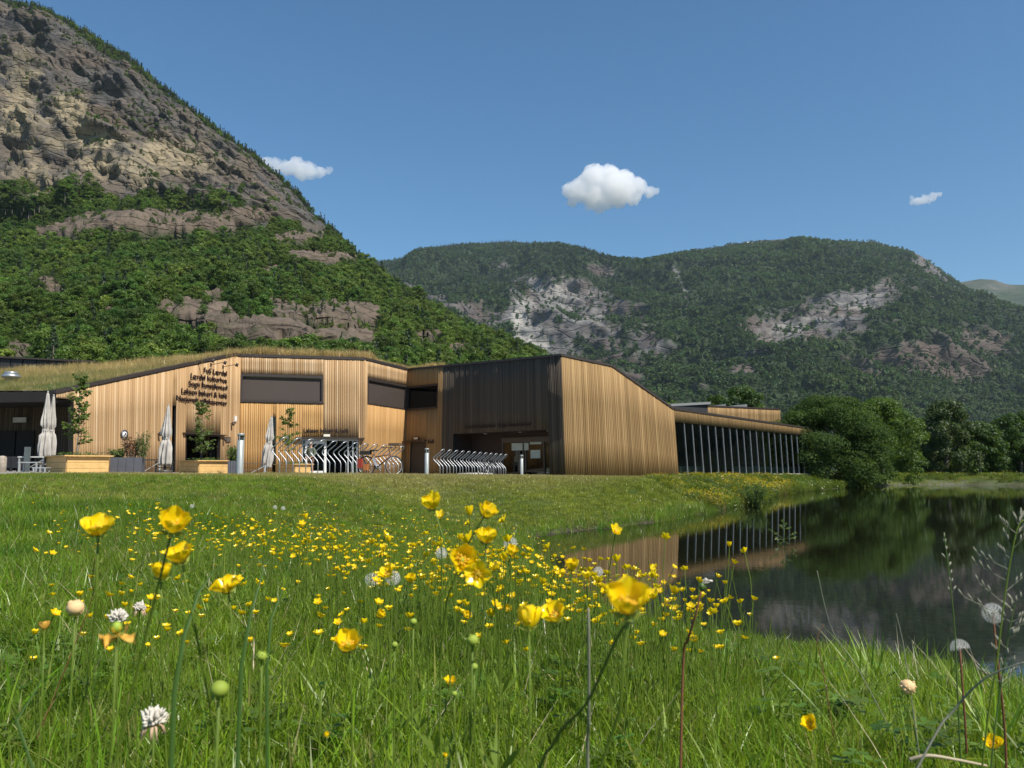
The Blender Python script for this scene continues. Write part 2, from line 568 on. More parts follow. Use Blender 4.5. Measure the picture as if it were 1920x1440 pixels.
# ------------------------------------------------------------------ near mountain (left)
ridL = qs([(-900, -420), (-500, -260), (-200, -70), (0, 6), (80, 24), (160, 62), (240, 112), (300, 165), (350, 203), (400, 243), (440, 272), (470, 292), (520, 340), (560, 372), (600, 418),
           (640, 458), (680, 497), (720, 535), (760, 562), (800, 585), (830, 600), (870, 622), (900, 634), (940, 655), (980, 670), (1020, 690), (1100, 740), (1200, 790), (1400, 840)])
forL = qs([(-900, 330), (-300, 430), (0, 448), (100, 436), (200, 412), (260, 392), (330, 420), (400, 416), (480, 440), (560, 455), (620, 478), (660, 502), (720, 548), (830, 612), (980, 682), (1100, 750), (1400, 850)])
# the spur's distance shrinks towards its low right end
def Rr(q): return np.interp(q, [-1.2, -0.62, -0.36, -0.2, -0.1, 0.0, 0.3], [700, 640, 610, 560, 500, 420, 330])
def Rf(q): return np.interp(q, [-1.2, -0.62, -0.36, -0.2, -0.1, 0.0, 0.3], [450, 430, 440, 450, 420, 370, 300])
nq, nr = 560, 400
q = np.linspace(-1.05, 0.2, nq)
sr = np.interp(q, ridL[0], ridL[1]); sf = np.interp(q, forL[0], forL[1]); sf = np.minimum(sf, sr - 0.006)
tt = np.linspace(0, 1, nr)
Q, T = np.meshgrid(q, tt)
SR, SF = sr[None, :], sf[None, :]
RR, RF = Rr(q)[None, :], Rf(q)[None, :]
Y0 = 92.0
# T: 0..0.45 forest apron, 0.45..0.88 cliff, rest behind the ridge
fa = np.clip(T / 0.45, 0, 1); fc = np.clip((T - 0.45) / 0.43, 0, 1); fb = np.clip((T - 0.88) / 0.12, 0, 1)
Yg = Y0 + (RF - Y0) * fa ** 1.25 + (RR - RF) * fc + 500 * fb
g = np.interp(fa ** 1.25, [0, 0.06, 0.16, 0.40, 0.70, 1.0], [0, 0.12, 0.40, 0.63, 0.80, 1.0])
Sg = -0.004 + (SF + 0.004) * g
k = np.where(fc > 0, fc, 0)
Sg = np.where(fc > 0, SF + (SR - SF) * np.interp(k, [0, 0.35, 0.7, 1.0], [0, 0.46, 0.82, 1.0]), Sg)
Zg = Sg * Yg
Zr = (SR * RR)
Zg = np.where(fb > 0, Zr * (1 - 0.35 * fb ** 1.5), Zg) + EYE.z
Xg = Q * Yg
P0 = np.stack([Xg, Yg, Zg], -1)
# relief
cliff = sstep(0.0, 0.06, fc) * (1 - 0.75 * sstep(0.9, 1.0, fc)) * (1 - 0.5 * sstep(0, 1, fb))
cliff = cliff * np.clip((SR - SF) / 0.10, 0.12, 1)
# bedding runs down to the right: stretch noise along that direction
def strat(P, s1=1.0):
    x = P[..., 0]; y = P[..., 1]; z = P[..., 2]
    u = (0.86 * x - 0.50 * z) ; v = (0.50 * x + 0.86 * z)
    return np.stack([u * 0.35, y * 0.5, v], -1) * s1
r1 = ridged(P0 / 90.0, 4); r2 = ridged(strat(P0, 1 / 26.0), 5, g=0.6); r3 = fbm(P0 / 9.0, 3, g=0.6)
blocky = np.round(gnoise(strat(P0, 1 / 16.0)) * 3.2) / 3.2
big_ = np.round(gnoise(strat(P0, 1 / 42.0) + 31) * 2.6) / 2.6
push = cliff * (13 * (r1 - .75) + 8 * (r2 - .7) + 1.4 * r3 + 6.0 * blocky + 13 * big_)
apr = (1 - cliff) * sstep(0.05, 0.3, fa) * (1 - sstep(0.9, 1, fc) * 0.7)
push2 = apr * (5.0 * fbm(P0 / 55.0, 3) + 1.6 * ridged(P0 / 14.0, 4))
edge = sstep(0.93, 1.0, fc) * (fb < 0.2)
Pd = P0.copy()
Pd[..., 1] -= push * 0.75
Pd[..., 2] += push * 0.35 * (1 - 0.6 * edge) + push2
# bare slabs of rock: (px, py, half width, half height, dome metres)
SLABS = [(385, 607, 78, 24, 2.6), (330, 585, 45, 14, 1.5), (545, 600, 38, 16, 2.0), (650, 606, 78, 27, 4.0), (505, 640, 100, 24, 3.4), (620, 648, 55, 16, 2.0), (680, 645, 50, 14, 1.5),
         (93, 545, 36, 15, 1.8), (75, 600, 20, 7, 0.8), (590, 487, 60, 8, 2.0), (515, 512, 26, 7, 1), (300, 428, 190, 22, 4.0), (120, 440, 60, 12, 2), (470, 408, 60, 12, 2), (620, 492, 60, 9, 2),
         (840, 662, 60, 9, 1.2), (800, 632, 36, 7, 1), (400, 560, 30, 8, 1), (520, 578, 30, 7, 1), (30, 665, 45, 9, 1), (700, 470, 12, 10, 1), (560, 452, 60, 7, 1.5), (215, 590, 16, 6, 0.5), (228, 645, 14, 5, .5)]
rel = Pd - np.array(EYE)
pxx = 960 + FPX * rel[..., 0] / (rel[..., 1] * CP + rel[..., 2] * SP)
pyy = 720 - FPX * (rel[..., 2] * CP - rel[..., 1] * SP) / (rel[..., 1] * CP + rel[..., 2] * SP)
slab = np.zeros(Q.shape); dome = np.zeros(Q.shape); noT = np.zeros(Q.shape)
wx = 14 * gnoise(P0 / 22.0); wy = 6 * gnoise(P0 / 17.0 + 40)
for (a, b, w, h, dz) in SLABS:
    e = ((pxx + wx - a) / w) ** 2 + ((pyy + wy - b) / h) ** 2
    m = (1 - sstep(0.75, 1.15, e)) * (fc < 0.9) * (fb == 0)
    slab = np.maximum(slab, m)
    e2 = ((pxx + wx - a) / (w + 3)) ** 2 + ((pyy + wy - b - 0.45 * np.clip(1400 * 4.5 / np.maximum(Pd[..., 1], 1), 5, 40)) / (h + 0.5 * np.clip(1400 * 4.5 / np.maximum(Pd[..., 1], 1), 5, 40))) ** 2
    noT = np.maximum(noT, (1 - sstep(0.7, 1.1, e2)) * (fc < 0.9) * (fb == 0))
    dome = np.maximum(dome, np.sqrt(np.clip(1 - e * 0.85, 0, 1)) * dz * m)
Pd[..., 2] += dome * 0.8 + slab * 1.3 * ridged(strat(P0, 1 / 5.0), 3)
Pd[..., 1] -= dome * 1.3 + slab * 1.3 * ridged(strat(P0, 1 / 7.0), 4, g=0.6)
VN = fbm(P0 / 38.0 + 3.3, 4)
rockm = np.clip(np.maximum(slab, sstep(-0.02, 0.05, fc - 0.05 + 0.05 * VN - 0.9 * (SR - SF < 0.03))), 0, 1)
ridge_green = sstep(0.90, 0.97, fc + 0.02 * VN)
rockm = rockm * (1 - ridge_green * 0.8)
greenband = sstep(0.5, 0.72, VN + 0.6 * np.exp(-((pxx - 520) / 240) ** 2 - ((pyy - 400) / 60) ** 2) - 0.1)
lowc = (1 - sstep(0.05, 0.25, fc))
rockm = rockm * (1 - 0.5 * greenband * lowc * (slab < 0.3))
pale = np.zeros(Q.shape)
for (a, b, w, h, s_) in [(35, 210, 30, 45, .8), (45, 105, 25, 14, .5), (130, 205, 30, 26, 1), (150, 240, 22, 30, .9), (185, 262, 38, 20, .9), (300, 285, 50, 26, .9), (190, 305, 40, 25, .7), (215, 318, 30, 14, .7), (60, 340, 50, 40, .5), (270, 320, 40, 25, .6), (90, 270, 60, 40, .3), (340, 300, 60, 35, .5), (40, 140, 30, 20, .6), (650, 462, 14, 14, .9)]:
    pale = np.maximum(pale, s_ * np.exp(-((pxx - a) / w) ** 2 - ((pyy - b) / h) ** 2))
pale = np.clip(pale * 1.5 + 0.55 * fbm(P0 / 11.0, 4, g=0.65) * (pale > 0.08), 0, 1)
iiL = np.arange(nq * nr).reshape(nr, nq)
FL = np.stack([iiL[:-1, :-1], iiL[:-1, 1:], iiL[1:, 1:], iiL[1:, :-1]], -1).reshape(-1, 4)

def rock_mat(name, greys, brown, palec, greens, sc, bumpd):
    t = NT(name)
    p = t.pos()
    st = t.n('ShaderNodeMapping'); t.set(st.inputs[0], p); st.inputs['Rotation'].default_value = (0, R(30), 0); st.inputs['Scale'].default_value = (0.35, 0.5, 1.2)
    n1 = t.noise(st.outputs[0], 0.10 * sc, 8, 0.68, 0.4)
    n2 = t.noise(p, 0.035 * sc, 5, 0.6)
    n3 = t.noise(p, 0.6 * sc, 5, 0.7)
    c = t.ramp(n1, [(0.28, greys[0]), (0.48, greys[1]), (0.70, greys[2])])
    c = t.mixc(t.ramp(n2, [(0.42, 0.0), (0.64, 0.75)]), c, brown)
    c = t.mixc(t.math('MULTIPLY', t.attr('pale'), 0.85), c, t.mixc(n3, palec[0], palec[1]))
    c = t.mixc(t.math('MULTIPLY', t.attr('brown'), 0.75), c, t.mixc(n1, tuple(g_ * .55 for g_ in brown), tuple(g_ * 1.6 for g_ in brown)))
    vor = t.n('ShaderNodeTexVoronoi', feature='DISTANCE_TO_EDGE'); t.set(vor.inputs['Vector'], t.n('ShaderNodeVectorMath', operation='ADD', i_0=st.outputs[0], i_1=t.n('ShaderNodeTexNoise', i_Vector=p, i_Scale=0.2 * sc).outputs[1]).outputs[0])
    vor.inputs['Scale'].default_value = 0.16 * sc
    crack = t.ramp(vor.outputs[0], [(0.0, 1.0), (0.07, 0.0)])
    c = t.mixc(t.math('MULTIPLY', crack, 0.25), c, tuple(g_ * 0.35 for g_ in greys[0]))
    # lichen and scrub clinging to the rock
    sp = t.ramp(t.noise(p, 0.28 * sc, 6, 0.75), [(0.53, 0.0), (0.61, 1.0)])
    c = t.mixc(t.math('MULTIPLY', sp, 0.5), c, greens[0])
    under = t.mixc(t.noise(p, 0.2 * sc, 4, 0.7), greens[0], greens[1])
    c = t.mixc(t.attr('rock'), under, c)
    h = t.math('ADD', n1, t.math('ADD', t.math('MULTIPLY', n3, 0.3), t.math('MULTIPLY', crack, -0.35)))
    return t.done(t.bsdf(c, 0.9, 0, 0.15, t.bump(h, 0.9, bumpd)))
M_rockL = rock_mat('mountain_rock_and_turf', [(0.042, 0.042, 0.045), (0.080, 0.077, 0.077), (0.150, 0.138, 0.126)], (0.150, 0.115, 0.086), [(0.28, 0.23, 0.145), (0.42, 0.35, 0.23)],
                   [(0.030, 0.050, 0.016), (0.060, 0.078, 0.026)], 1.0, 3.0)
me = fast_mesh('rocky_mountainside', Pd.reshape(-1, 3), FL, M_rockL, smooth=False)
vattr(me, 'rock', rockm); vattr(me, 'pale', pale); vattr(me, 'brown', slab)
tag(link('rocky_mountainside', me), kind='structure', label='steep grey rock mountainside with wooded foot at the left')

# ------------------------------------------------------------------ far mountain (right) and the farthest ridge
ridF = qs([(300, 500), (560, 505), (690, 493), (760, 483), (800, 464), (860, 456), (960, 453), (1040, 456), (1090, 466), (1140, 484), (1200, 488), (1260, 476), (1340, 463), (1400, 452), (1480, 447), (1560, 450),
           (1640, 453), (1700, 466), (1740, 486), (1780, 517), (1800, 531), (1850, 562), (1900, 588), (1960, 618), (2100, 690), (2400, 800), (2700, 850)])
ridF[1] -= 0.001
nqf, nrf = 620, 300
q = np.linspace(-0.45, 0.98, nqf); tt = np.linspace(0, 1, nrf)
sr = np.interp(q, ridF[0], ridF[1])
Q, T = np.meshgrid(q, tt); SR = sr[None, :]
fa = np.clip(T / 0.86, 0, 1); fb = np.clip((T - 0.86) / 0.14, 0, 1)
RR = np.interp(q, [-0.45, 0.1, 0.5, 0.98], [3000, 2800, 2600, 2300])[None, :]
Yb = 950.0
Yg = Yb + (RR - Yb) * fa + 900 * fb
Sg = -0.001 + (SR + 0.001) * np.interp(fa, [0, 0.12, 0.3, 0.55, 0.8, 0.93, 1], [0, 0.12, 0.36, 0.66, 0.9, 0.98, 1.0])
Zg = np.where(fb > 0, SR * RR * (1 - 0.3 * fb), Sg * Yg) + EYE.z
P0 = np.stack([Q * Yg, Yg, Zg], -1)
amp = sstep(0.02, 0.25, fa) * (1 - 0.98 * sstep(0.78, 0.94, fa)) * (1 - 0.6 * sstep(0, 0.5, fb)) * np.clip(SR / 0.15, 0.1, 1)
r1 = ridged(P0 / 520.0, 5, g=0.5); r2 = ridged(strat(P0, 1 / 150.0), 4); r3 = fbm(P0 / 35.0, 3)
Pf = P0.copy()
pu = amp * (92 * (r1 - 0.6) + 22 * (r2 - 0.4) + 9 * r3)
Pf[..., 1] -= pu * 0.8; Pf[..., 2] += pu * 0.45 + (1 - amp) * 4 * fbm(P0 / 60.0, 3) * sstep(0.2, 0.5, fa)
Pf[..., 2] = np.where(fa < 0.995, np.minimum(Pf[..., 2], (SR * 0.992) * Pf[..., 1] + EYE.z), Pf[..., 2])
rel = Pf - np.array(EYE)
pxx = 960 + FPX * rel[..., 0] / (rel[..., 1] * CP + rel[..., 2] * SP)
pyy = 720 - FPX * (rel[..., 2] * CP - rel[..., 1] * SP) / (rel[..., 1] * CP + rel[..., 2] * SP)
VN = fbm(P0 / 130.0 + 9, 5, g=0.6); VN2 = fbm(P0 / 30.0, 4, g=0.6)
rockf = np.zeros(Q.shape); palf = np.zeros(Q.shape); brnf = np.zeros(Q.shape)
def spot(L, dst):
    for (a, b, w, h, an, s_) in L:
        ca, sa = math.cos(R(an)), math.sin(R(an))
        dx, dy = pxx - a, pyy - b
        u, v = dx * ca + dy * sa, -dx * sa + dy * ca
        dst[:] = np.maximum(dst, s_ * np.exp(-(u / w) ** 2 - (v / h) ** 2))
spot([(1060, 560, 105, 50, 8, 1), (990, 600, 50, 60, -70, 1), (1120, 620, 90, 55, 20, .8), (900, 600, 90, 40, 20, .62), (1010, 650, 120, 40, 10, .75), (1210, 640, 80, 50, 10, .62), (1130, 510, 50, 14, 15, .8),
      (930, 497, 40, 10, 0, .6), (1275, 530, 42, 8, 65, .75), (1560, 590, 170, 42, -20, .85), (1450, 620, 60, 40, 10, .8), (1650, 545, 60, 26, -12, .8), (1745, 500, 55, 22, 40, .8), (820, 560, 80, 26, 15, .5),
      (1370, 700, 60, 22, 0, .7), (1310, 725, 40, 18, 0, .7), (1460, 462, 60, 12, 0, .5)], rockf)
spot([(975, 600, 22, 40, 10, 1), (1000, 640, 30, 22, 0, .8), (1040, 548, 50, 22, 10, .5), (1500, 610, 60, 16, -15, .55), (1625, 560, 45, 16, -15, .4), (1420, 650, 16, 7, 0, .9), (1395, 722, 26, 7, 0, .8), (1105, 590, 40, 20, 0, .4), (1275, 530, 40, 5, 65, .7)], palf)
spot([(1740, 680, 150, 38, 5, 1), (1850, 640, 90, 35, 10, .8), (1640, 700, 60, 16, 0, .8), (1180, 690, 140, 40, 0, .6), (1380, 690, 70, 22, 0, .6), (870, 610, 60, 30, 0, .4)], brnf)
rockf = sstep(0.36, 0.56, rockf + 0.32 * VN + 0.18 * VN2); brnf = sstep(0.40, 0.65, brnf + 0.3 * VN + 0.15 * VN2)
palf = np.clip(palf * 1.1 + 0.35 * VN2 * (palf > 0.05), 0, 1) * rockf
bald = np.exp(-((pxx - 1440) / 90) ** 2) * sstep(0.93, 0.985, fa)
bald = np.maximum(bald, 0.6 * np.exp(-((pxx - 1690) / 60) ** 2) * sstep(0.88, 0.97, fa))
M_rockF = rock_mat('far_mountain_rock', [(0.070, 0.069, 0.072), (0.115, 0.112, 0.112), (0.175, 0.168, 0.162)], (0.105, 0.074, 0.064), [(0.36, 0.35, 0.32), (0.46, 0.44, 0.41)],
                   [(0.022, 0.040, 0.018), (0.040, 0.058, 0.026)], 0.28, 9.0)
iiF = np.arange(nqf * nrf).reshape(nrf, nqf)
FF = np.stack([iiF[:-1, :-1], iiF[:-1, 1:], iiF[1:, 1:], iiF[1:, :-1]], -1).reshape(-1, 4)
me = fast_mesh('wooded_mountain', Pf.reshape(-1, 3), FF, M_rockF, smooth=False)
vattr(me, 'rock', np.clip(np.maximum(rockf, np.maximum(brnf * 0.9, bald * 0.8)), 0, 1)); vattr(me, 'pale', palf); vattr(me, 'brown', np.clip(brnf * (1 - palf), 0, 1))
tag(link('wooded_mountain', me), kind='structure', label='broad wooded mountain with pale cliffs across the valley')

ridG = qs([(1500, 560), (1700, 540), (1800, 529), (1835, 523), (1862, 525), (1885, 533), (1910, 534), (1960, 531), (2060, 540), (2300, 600)])
q = np.linspace(0.3, 1.0, 160); tt = np.linspace(0, 1, 60)
sr = np.interp(q, ridG[0], ridG[1]); Q, T = np.meshgrid(q, tt)
Yg = 4200 + 2000 * T; Sg = sr[None, :] * np.clip(T / 0.8, 0, 1) ** 0.8
Zg = Sg * np.minimum(Yg, 4200 + 1600) + EYE.z
P0 = np.stack([Q * Yg, Yg, Zg], -1)
P0[..., 1] -= 120 * ridged(P0 / 700.0, 4) * sstep(0, 0.3, T) * (1 - sstep(0.6, 0.85, T))
ig = np.arange(160 * 60).reshape(60, 160)
FG = np.stack([ig[:-1, :-1], ig[:-1, 1:], ig[1:, 1:], ig[1:, :-1]], -1).reshape(-1, 4)
M_rockG = rock_mat('distant_ridge_rock', [(0.08, 0.08, 0.08), (0.13, 0.125, 0.12), (0.20, 0.19, 0.18)], (0.13, 0.11, 0.09), [(0.4, 0.4, 0.4), (0.5, 0.5, 0.5)],
                   [(0.03, 0.05, 0.022), (0.045, 0.06, 0.03)], 0.15, 10.0)
me = fast_mesh('distant_ridge', P0.reshape(-1, 3), FG, M_rockG, smooth=True)
vattr(me, 'rock', .7 * sstep(0.72, 0.85, T + 0.1 * fbm(P0 / 200.0, 3))); vattr(me, 'pale', np.zeros(Q.shape))
tag(link('distant_ridge', me), kind='structure', label='faint bare ridge far away at the right edge')

# the other side of the valley, right of the frame: the pond and the glass hall mirror it
yy_ = np.linspace(-2600, 2600, 90); xx_ = np.linspace(0, 1, 40)
XX, YY = np.meshgrid(xx_, yy_)
hh_ = 560 + 120 * gnoise(np.stack([YY / 700, 0 * YY, 0 * YY], -1))
VX = 620 + 900 * XX + np.clip(YY - 300, 0, None) * 0.62
VZ = hh_ * sstep(0, 1, XX) ** 0.8 * (1 - sstep(1500, 2600, np.abs(YY) )*.5)
VP = np.stack([VX, YY, VZ], -1); VP[..., 0] += 40 * ridged(VP / 300.0, 4)
iv = np.arange(VP.shape[0] * VP.shape[1]).reshape(VP.shape[:2])
me = fast_mesh('valley_side', VP.reshape(-1, 3), np.stack([iv[:-1, :-1], iv[:-1, 1:], iv[1:, 1:], iv[1:, :-1]], -1).reshape(-1, 4), M_rockF, smooth=True)
vattr(me, 'rock', sstep(0.3, 0.6, fbm(VP / 220.0, 4)).ravel()); vattr(me, 'pale', np.zeros(VX.size))
tag(link('valley_side', me), kind='structure', label='wooded valley side to the right of the view')

# ------------------------------------------------------------------ woods on the slopes
M_leafwood = leaf_mat('birch_wood_leaves', (0.050, 0.100, 0.016), (0.115, 0.175, 0.026), trans=0.35, scale=0.03)
M_leafbright = leaf_mat('bright_leaves', (0.10, 0.17, 0.022), (0.14, 0.21, 0.03), trans=0.35, scale=0.05)
M_needle = leaf_mat('needles', (0.018, 0.036, 0.014), (0.032, 0.055, 0.018), trans=0.1, scale=0.05)
M_bark = simple('grey_bark', (0.16, 0.14, 0.12), 0.9, scale=3)
M_leaffar = leaf_mat('far_wood_leaves', (0.036, 0.074, 0.022), (0.072, 0.122, 0.032), trans=0.25, scale=0.004)

lt = [tree_proto('wood_birch', 1.0, 0.42, 0.12, 2100, 0.032, [M_leafwood, M_bark], 10 + k, 'round', 30) for k in range(4)]
lt += [tree_proto('wood_bush', 0.8, 0.5, 0.02, 1800, 0.034, [M_leafwood, M_bark], 20 + k, 'dome', 26, trunk=False) for k in range(2)]
lt += [tree_proto('wood_pine', 1.15, 0.24, 0.12, 1000, 0.032, [M_needle, M_bark], 30 + k, 'cone', 34) for k in range(2)]
lt += [tree_proto('wood_bright', 0.9, 0.42, 0.1, 1300, 0.042, [M_leafbright, M_bark], 41, 'round', 26)]

def scatter(Pgrid, dens, n, seed):
    """n random points on grid cells with probability ~ dens * cell area"""
    rs = np.random.default_rng(seed)
    A = Pgrid[:-1, :-1]; B = Pgrid[:-1, 1:]; C = Pgrid[1:, :-1]
    area = np.linalg.norm(np.cross(B - A, C - A), axis=-1)
    w = (dens[:-1, :-1] * area).ravel(); w = w / w.sum()
    idx = rs.choice(len(w), n, p=w)
    r, c = np.unravel_index(idx, area.shape)
    u = rs.uniform(size=(n, 1)); v = rs.uniform(size=(n, 1))
    P = Pgrid[r, c] * (1 - u) * (1 - v) + Pgrid[r, c + 1] * u * (1 - v) + Pgrid[r + 1, c] * (1 - u) * v + Pgrid[r + 1, c + 1] * u * v
    return P, r, c, rs

# left mountain
Tm = np.linspace(0, 1, nr)[:, None] * np.ones((1, nq))
faL = np.clip(Tm / 0.45, 0, 1); fcL = np.clip((Tm - 0.45) / 0.43, 0, 1); fbL = np.clip((Tm - 0.88) / 0.12, 0, 1)
near_w = 1.0 / (0.4 + (Pd[..., 1] / 240.0))
dens = (1 - rockm) * near_w * (fbL == 0) * (faL > 0.05) * (Pd[..., 0] / Pd[..., 1] > -0.78)
dens = dens * np.where(fcL > 0.03, 0.8, 1.0) * (1 - 0.97 * sstep(0.2, 0.7, noT))
P, r, c, rs = scatter(Pd, dens, 17000, 5)
z0 = P[:, 1]
size = (2.4 + 6.6 * rs.uniform(0, 1, len(P)) ** 1.9) * np.where(fcL[r, c] > 0.1, 0.75, 1.0) * np.interp(P[:, 1], [110, 260], [0.8, 1.05])
size = size * np.where(noT[r, c] > 0.4, 0.5, 1)
idx = rs.choice([0, 1, 2, 3, 4, 5, 6, 7, 8], len(P), p=[.19, .17, .17, .15, .09, .08, .045, .045, .06])
idx = np.where((fcL[r, c] > 0.6), rs.choice([6, 7, 5], len(P)), idx)
rot = np.c_[rs.uniform(-0.08, 0.08, (len(P), 2)), rs.uniform(0, 6.28, len(P))]
P[:, 2] -= 0.25
instancer('slope_wood', P, rot, size, idx, lt)
tag(bpy.data.objects['slope_wood'], label='dense birch wood covering the foot of the rocky mountainside')
# scrub on ledges of the cliff and pines along its skyline
dens = (rockm > 0.4) * (fbL == 0) * sstep(0.10, 0.35, fbm(Pd / 30.0 + 7, 4, g=0.65) + 0.15 * slab) * (Pd[..., 0] / Pd[..., 1] > -0.78)
P, r, c, rs = scatter(Pd, dens, 2000, 6)
size = rs.uniform(1.2, 3.4, len(P)); idx = rs.choice([4, 5, 6, 7, 4, 5], len(P))
rot = np.c_[rs.uniform(-0.1, 0.1, (len(P), 2)), rs.uniform(0, 6.28, len(P))]
P2, r2_, c2, rs2 = scatter(Pd, sstep(0.90, 0.95, fcL) * (fbL < 0.05) * (Pd[..., 0] / Pd[..., 1] > -0.78) * (Pd[..., 0] / Pd[..., 1] < 0.02), 2600, 8)
size2 = rs2.uniform(3.0, 6.5, len(P2)); idx2 = np.where(Pd[r2_, c2, 2] > 120, rs2.choice([6, 7, 6, 4], len(P2)), rs2.choice([0, 1, 2, 3, 6], len(P2)))
rot2 = np.c_[rs2.uniform(-0.05, 0.05, (len(P2), 2)), rs2.uniform(0, 6.28, len(P2))]
instancer('cliff_scrub', np.vstack([P, P2]), np.vstack([rot, rot2]), np.r_[size, size2], np.r_[idx, idx2], lt)
tag(bpy.data.objects['cliff_scrub'], label='scrub and small pines on the ledges and skyline of the cliff')

# far mountain
ft = [tree_proto('far_birch', 1.0, 0.48, 0.0, 110, 0.15, [M_leaffar], 60 + k, 'round', 9, trunk=False) for k in range(4)]
ft += [tree_proto('far_pine', 1.15, 0.30, 0.0, 90, 0.12, [M_needle], 70 + k, 'cone', 9, trunk=False) for k in range(2)]
Tm = np.linspace(0, 1, nrf)[:, None] * np.ones((1, nqf)); faF = np.clip(Tm / 0.86, 0, 1)
dens = (1 - 0.93 * np.maximum(rockf, np.maximum(0.85 * brnf, bald))) * (faF > 0.04) * (Tm < 0.875) / (0.3 + Pf[..., 1] / 1500.0)
qq = Pf[..., 0] / Pf[..., 1]
dens = dens * (qq > -0.24) * (qq < 0.74) * sstep(-0.9, 0.1, VN + 0.6)
P, r, c, rs = scatter(Pf, dens, 52000, 9)
size = rs.uniform(8, 15, len(P)) * (0.75 + 0.25 * P[:, 1] / 2500) * np.interp(faF[r, c], [.88, .96], [1, .6])
pine = np.clip(0.25 + 0.5 * VN[r, c] + 0.5 * (pxx[r, c] < 1150) * (pyy[r, c] < 560), 0.05, 0.85)
idx = np.where(rs.uniform(size=len(P)) < pine, rs.choice([4, 5], len(P)), rs.choice([0, 1, 2, 3], len(P)))
rot = np.c_[np.zeros((len(P), 2)), rs.uniform(0, 6.28, len(P))]
instancer('far_wood', P, rot, size, idx, ft)
tag(bpy.data.objects['far_wood'], label='forest covering the far mountain')

# snow patch on the bald summit
snow = MB(); _k = np.argmin(((pxx - 1404) ** 2 + (pyy - 456) ** 2 * 4 + 1e6 * (Tm > 0.86)).ravel()); sp_ = Vector(Pf.reshape(-1, 3)[_k]) + Vector((0, -4, 2))
prof = [(15, -2.5), (13, 0.2), (7, 0.9), (0.01, 1.1)]
snow.lathe(prof, n=14, M=Matrix.Translation(sp_) @ Matrix.Diagonal((1.3, 0.6, 1, 1)), wob=lambda a, z: 1 + 0.25 * math.sin(3 * a) + 0.15 * math.sin(5 * a + 1))
M_snow = simple('old_snow', (0.82, 0.84, 0.86), 0.7, var=0.04)
tag(snow.build('snow_patch', M_snow), kind='structure', label='small snow patch on the summit of the wooded mountain')

# ------------------------------------------------------------------ air and clouds
t = NT('valley_haze'); v = t.n('ShaderNodeVolumePrincipled')
v.inputs['Density'].default_value = 0.000042
v.inputs['Color'].default_value = (0.72, 0.87, 1.0, 1)
v.inputs['Anisotropy'].default_value = 0.2
t.t.links.new(v.outputs[0], t.out.inputs['Volume'])
hb = MB(); hb.box((0, 3400, 428), (15400, 9400, 860))
hz = hb.build('haze', t.mat); tag(hz, kind='stuff', label='thin blue air in the valley')

def cloud(px, py, w, h, Y, seed, label, lumps, dens):
    c = at(px, py, Y); S = Y / FPX
    b = MB(); rs = np.random.default_rng(seed)
    for (a, bb, r) in lumps:
        for k in range(4):
            o_ = rs.normal(size=3) * r * 0.42 * (k > 0)
            b.ball((a * S + o_[0] * S, o_[1] * S * 0.9, bb * S + o_[2] * S * 0.8), r * S * (1 if k == 0 else rs.uniform(0.45, 0.75)), 12)
    t = NT('cloud_vapour')
    v = t.n('ShaderNodeVolumeScatter'); v.inputs['Color'].default_value = (1, 1, 1, 1)
    v.inputs['Density'].default_value = dens; v.inputs['Anisotropy'].default_value = 0.0
    t.t.links.new(v.outputs[0], t.out.inputs['Volume'])
    o = b.build('cloud', t.mat, loc=c)
    m = o.modifiers.new('merge', 'REMESH'); m.mode = 'VOXEL'; m.voxel_size = S * 2.0
    tx = bpy.data.textures.new('billows', 'CLOUDS'); tx.noise_scale = S * 11; tx.noise_depth = 5
    d = o.modifiers.new('billow', 'DISPLACE'); d.texture = tx; d.texture_coords = 'LOCAL'; d.strength = S * 15; d.mid_level = 0.5
    tag(o, label, 'cloud')
    return o
cloud(1143, 352, 185, 100, 6500, 1, 'large bright white cumulus cloud above the far mountain',
      [(-62, -8, 24), (-30, 18, 28), (-22, 32, 16), (0, 22, 24), (15, -2, 34), (28, 12, 24), (-30, -14, 26), (55, 4, 18), (78, -8, 12), (88, -6, 7), (-10, -28, 18), (-50, 10, 18), (-70, -24, 12), (-40, -38, 9), (45, -20, 16)], 0.013)
cloud(556, 320, 130, 50, 6500, 2, 'thin white cloud beside the rocky mountain skyline',
      [(-58, 16, 13), (-40, 10, 14), (-20, 6, 14), (0, 8, 18), (22, 0, 18), (10, -8, 14), (45, -2, 12), (62, 0, 7), (-5, 18, 10)], 0.010)
cloud(1735, 373, 60, 28, 6500, 3, 'smallest wisp of cloud above the right shoulder of the far mountain',
      [(-26, -5, 6), (-14, -4, 9), (0, -1, 10), (12, 3, 8), (24, 8, 6), (30, 9, 4)], 0.012)

# ------------------------------------------------------------------ building: materials
def board_mat(name, low, mid, high, warm, dark=None):
    t = NT(name)
    p = t.pos()
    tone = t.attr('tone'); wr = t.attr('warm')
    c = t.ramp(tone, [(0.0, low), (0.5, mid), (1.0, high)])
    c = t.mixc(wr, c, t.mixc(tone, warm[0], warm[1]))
    gr = t.noise(t.vscale(p, (14, 14, 0.7)), 1.0, 6, 0.65)
    c = t.mixc(t.math('MULTIPLY', t.ramp(gr, [(0.38, 1.0), (0.58, 0.0)]), 0.11), c, tuple(0.4 * x for x in low))
    gr2 = t.noise(t.vscale(p, (1.2, 1.2, 0.25)), 1.0, 4, 0.6)
    c = t.mixc(t.math('MULTIPLY', t.ramp(gr2, [(0.5, 0.0), (0.8, 1.0)]), 0.14), c, tuple(0.55 * x for x in mid))
    return t.done(t.bsdf(c, 0.75, 0, 0.25, t.bump(gr, 0.4, 0.004)))
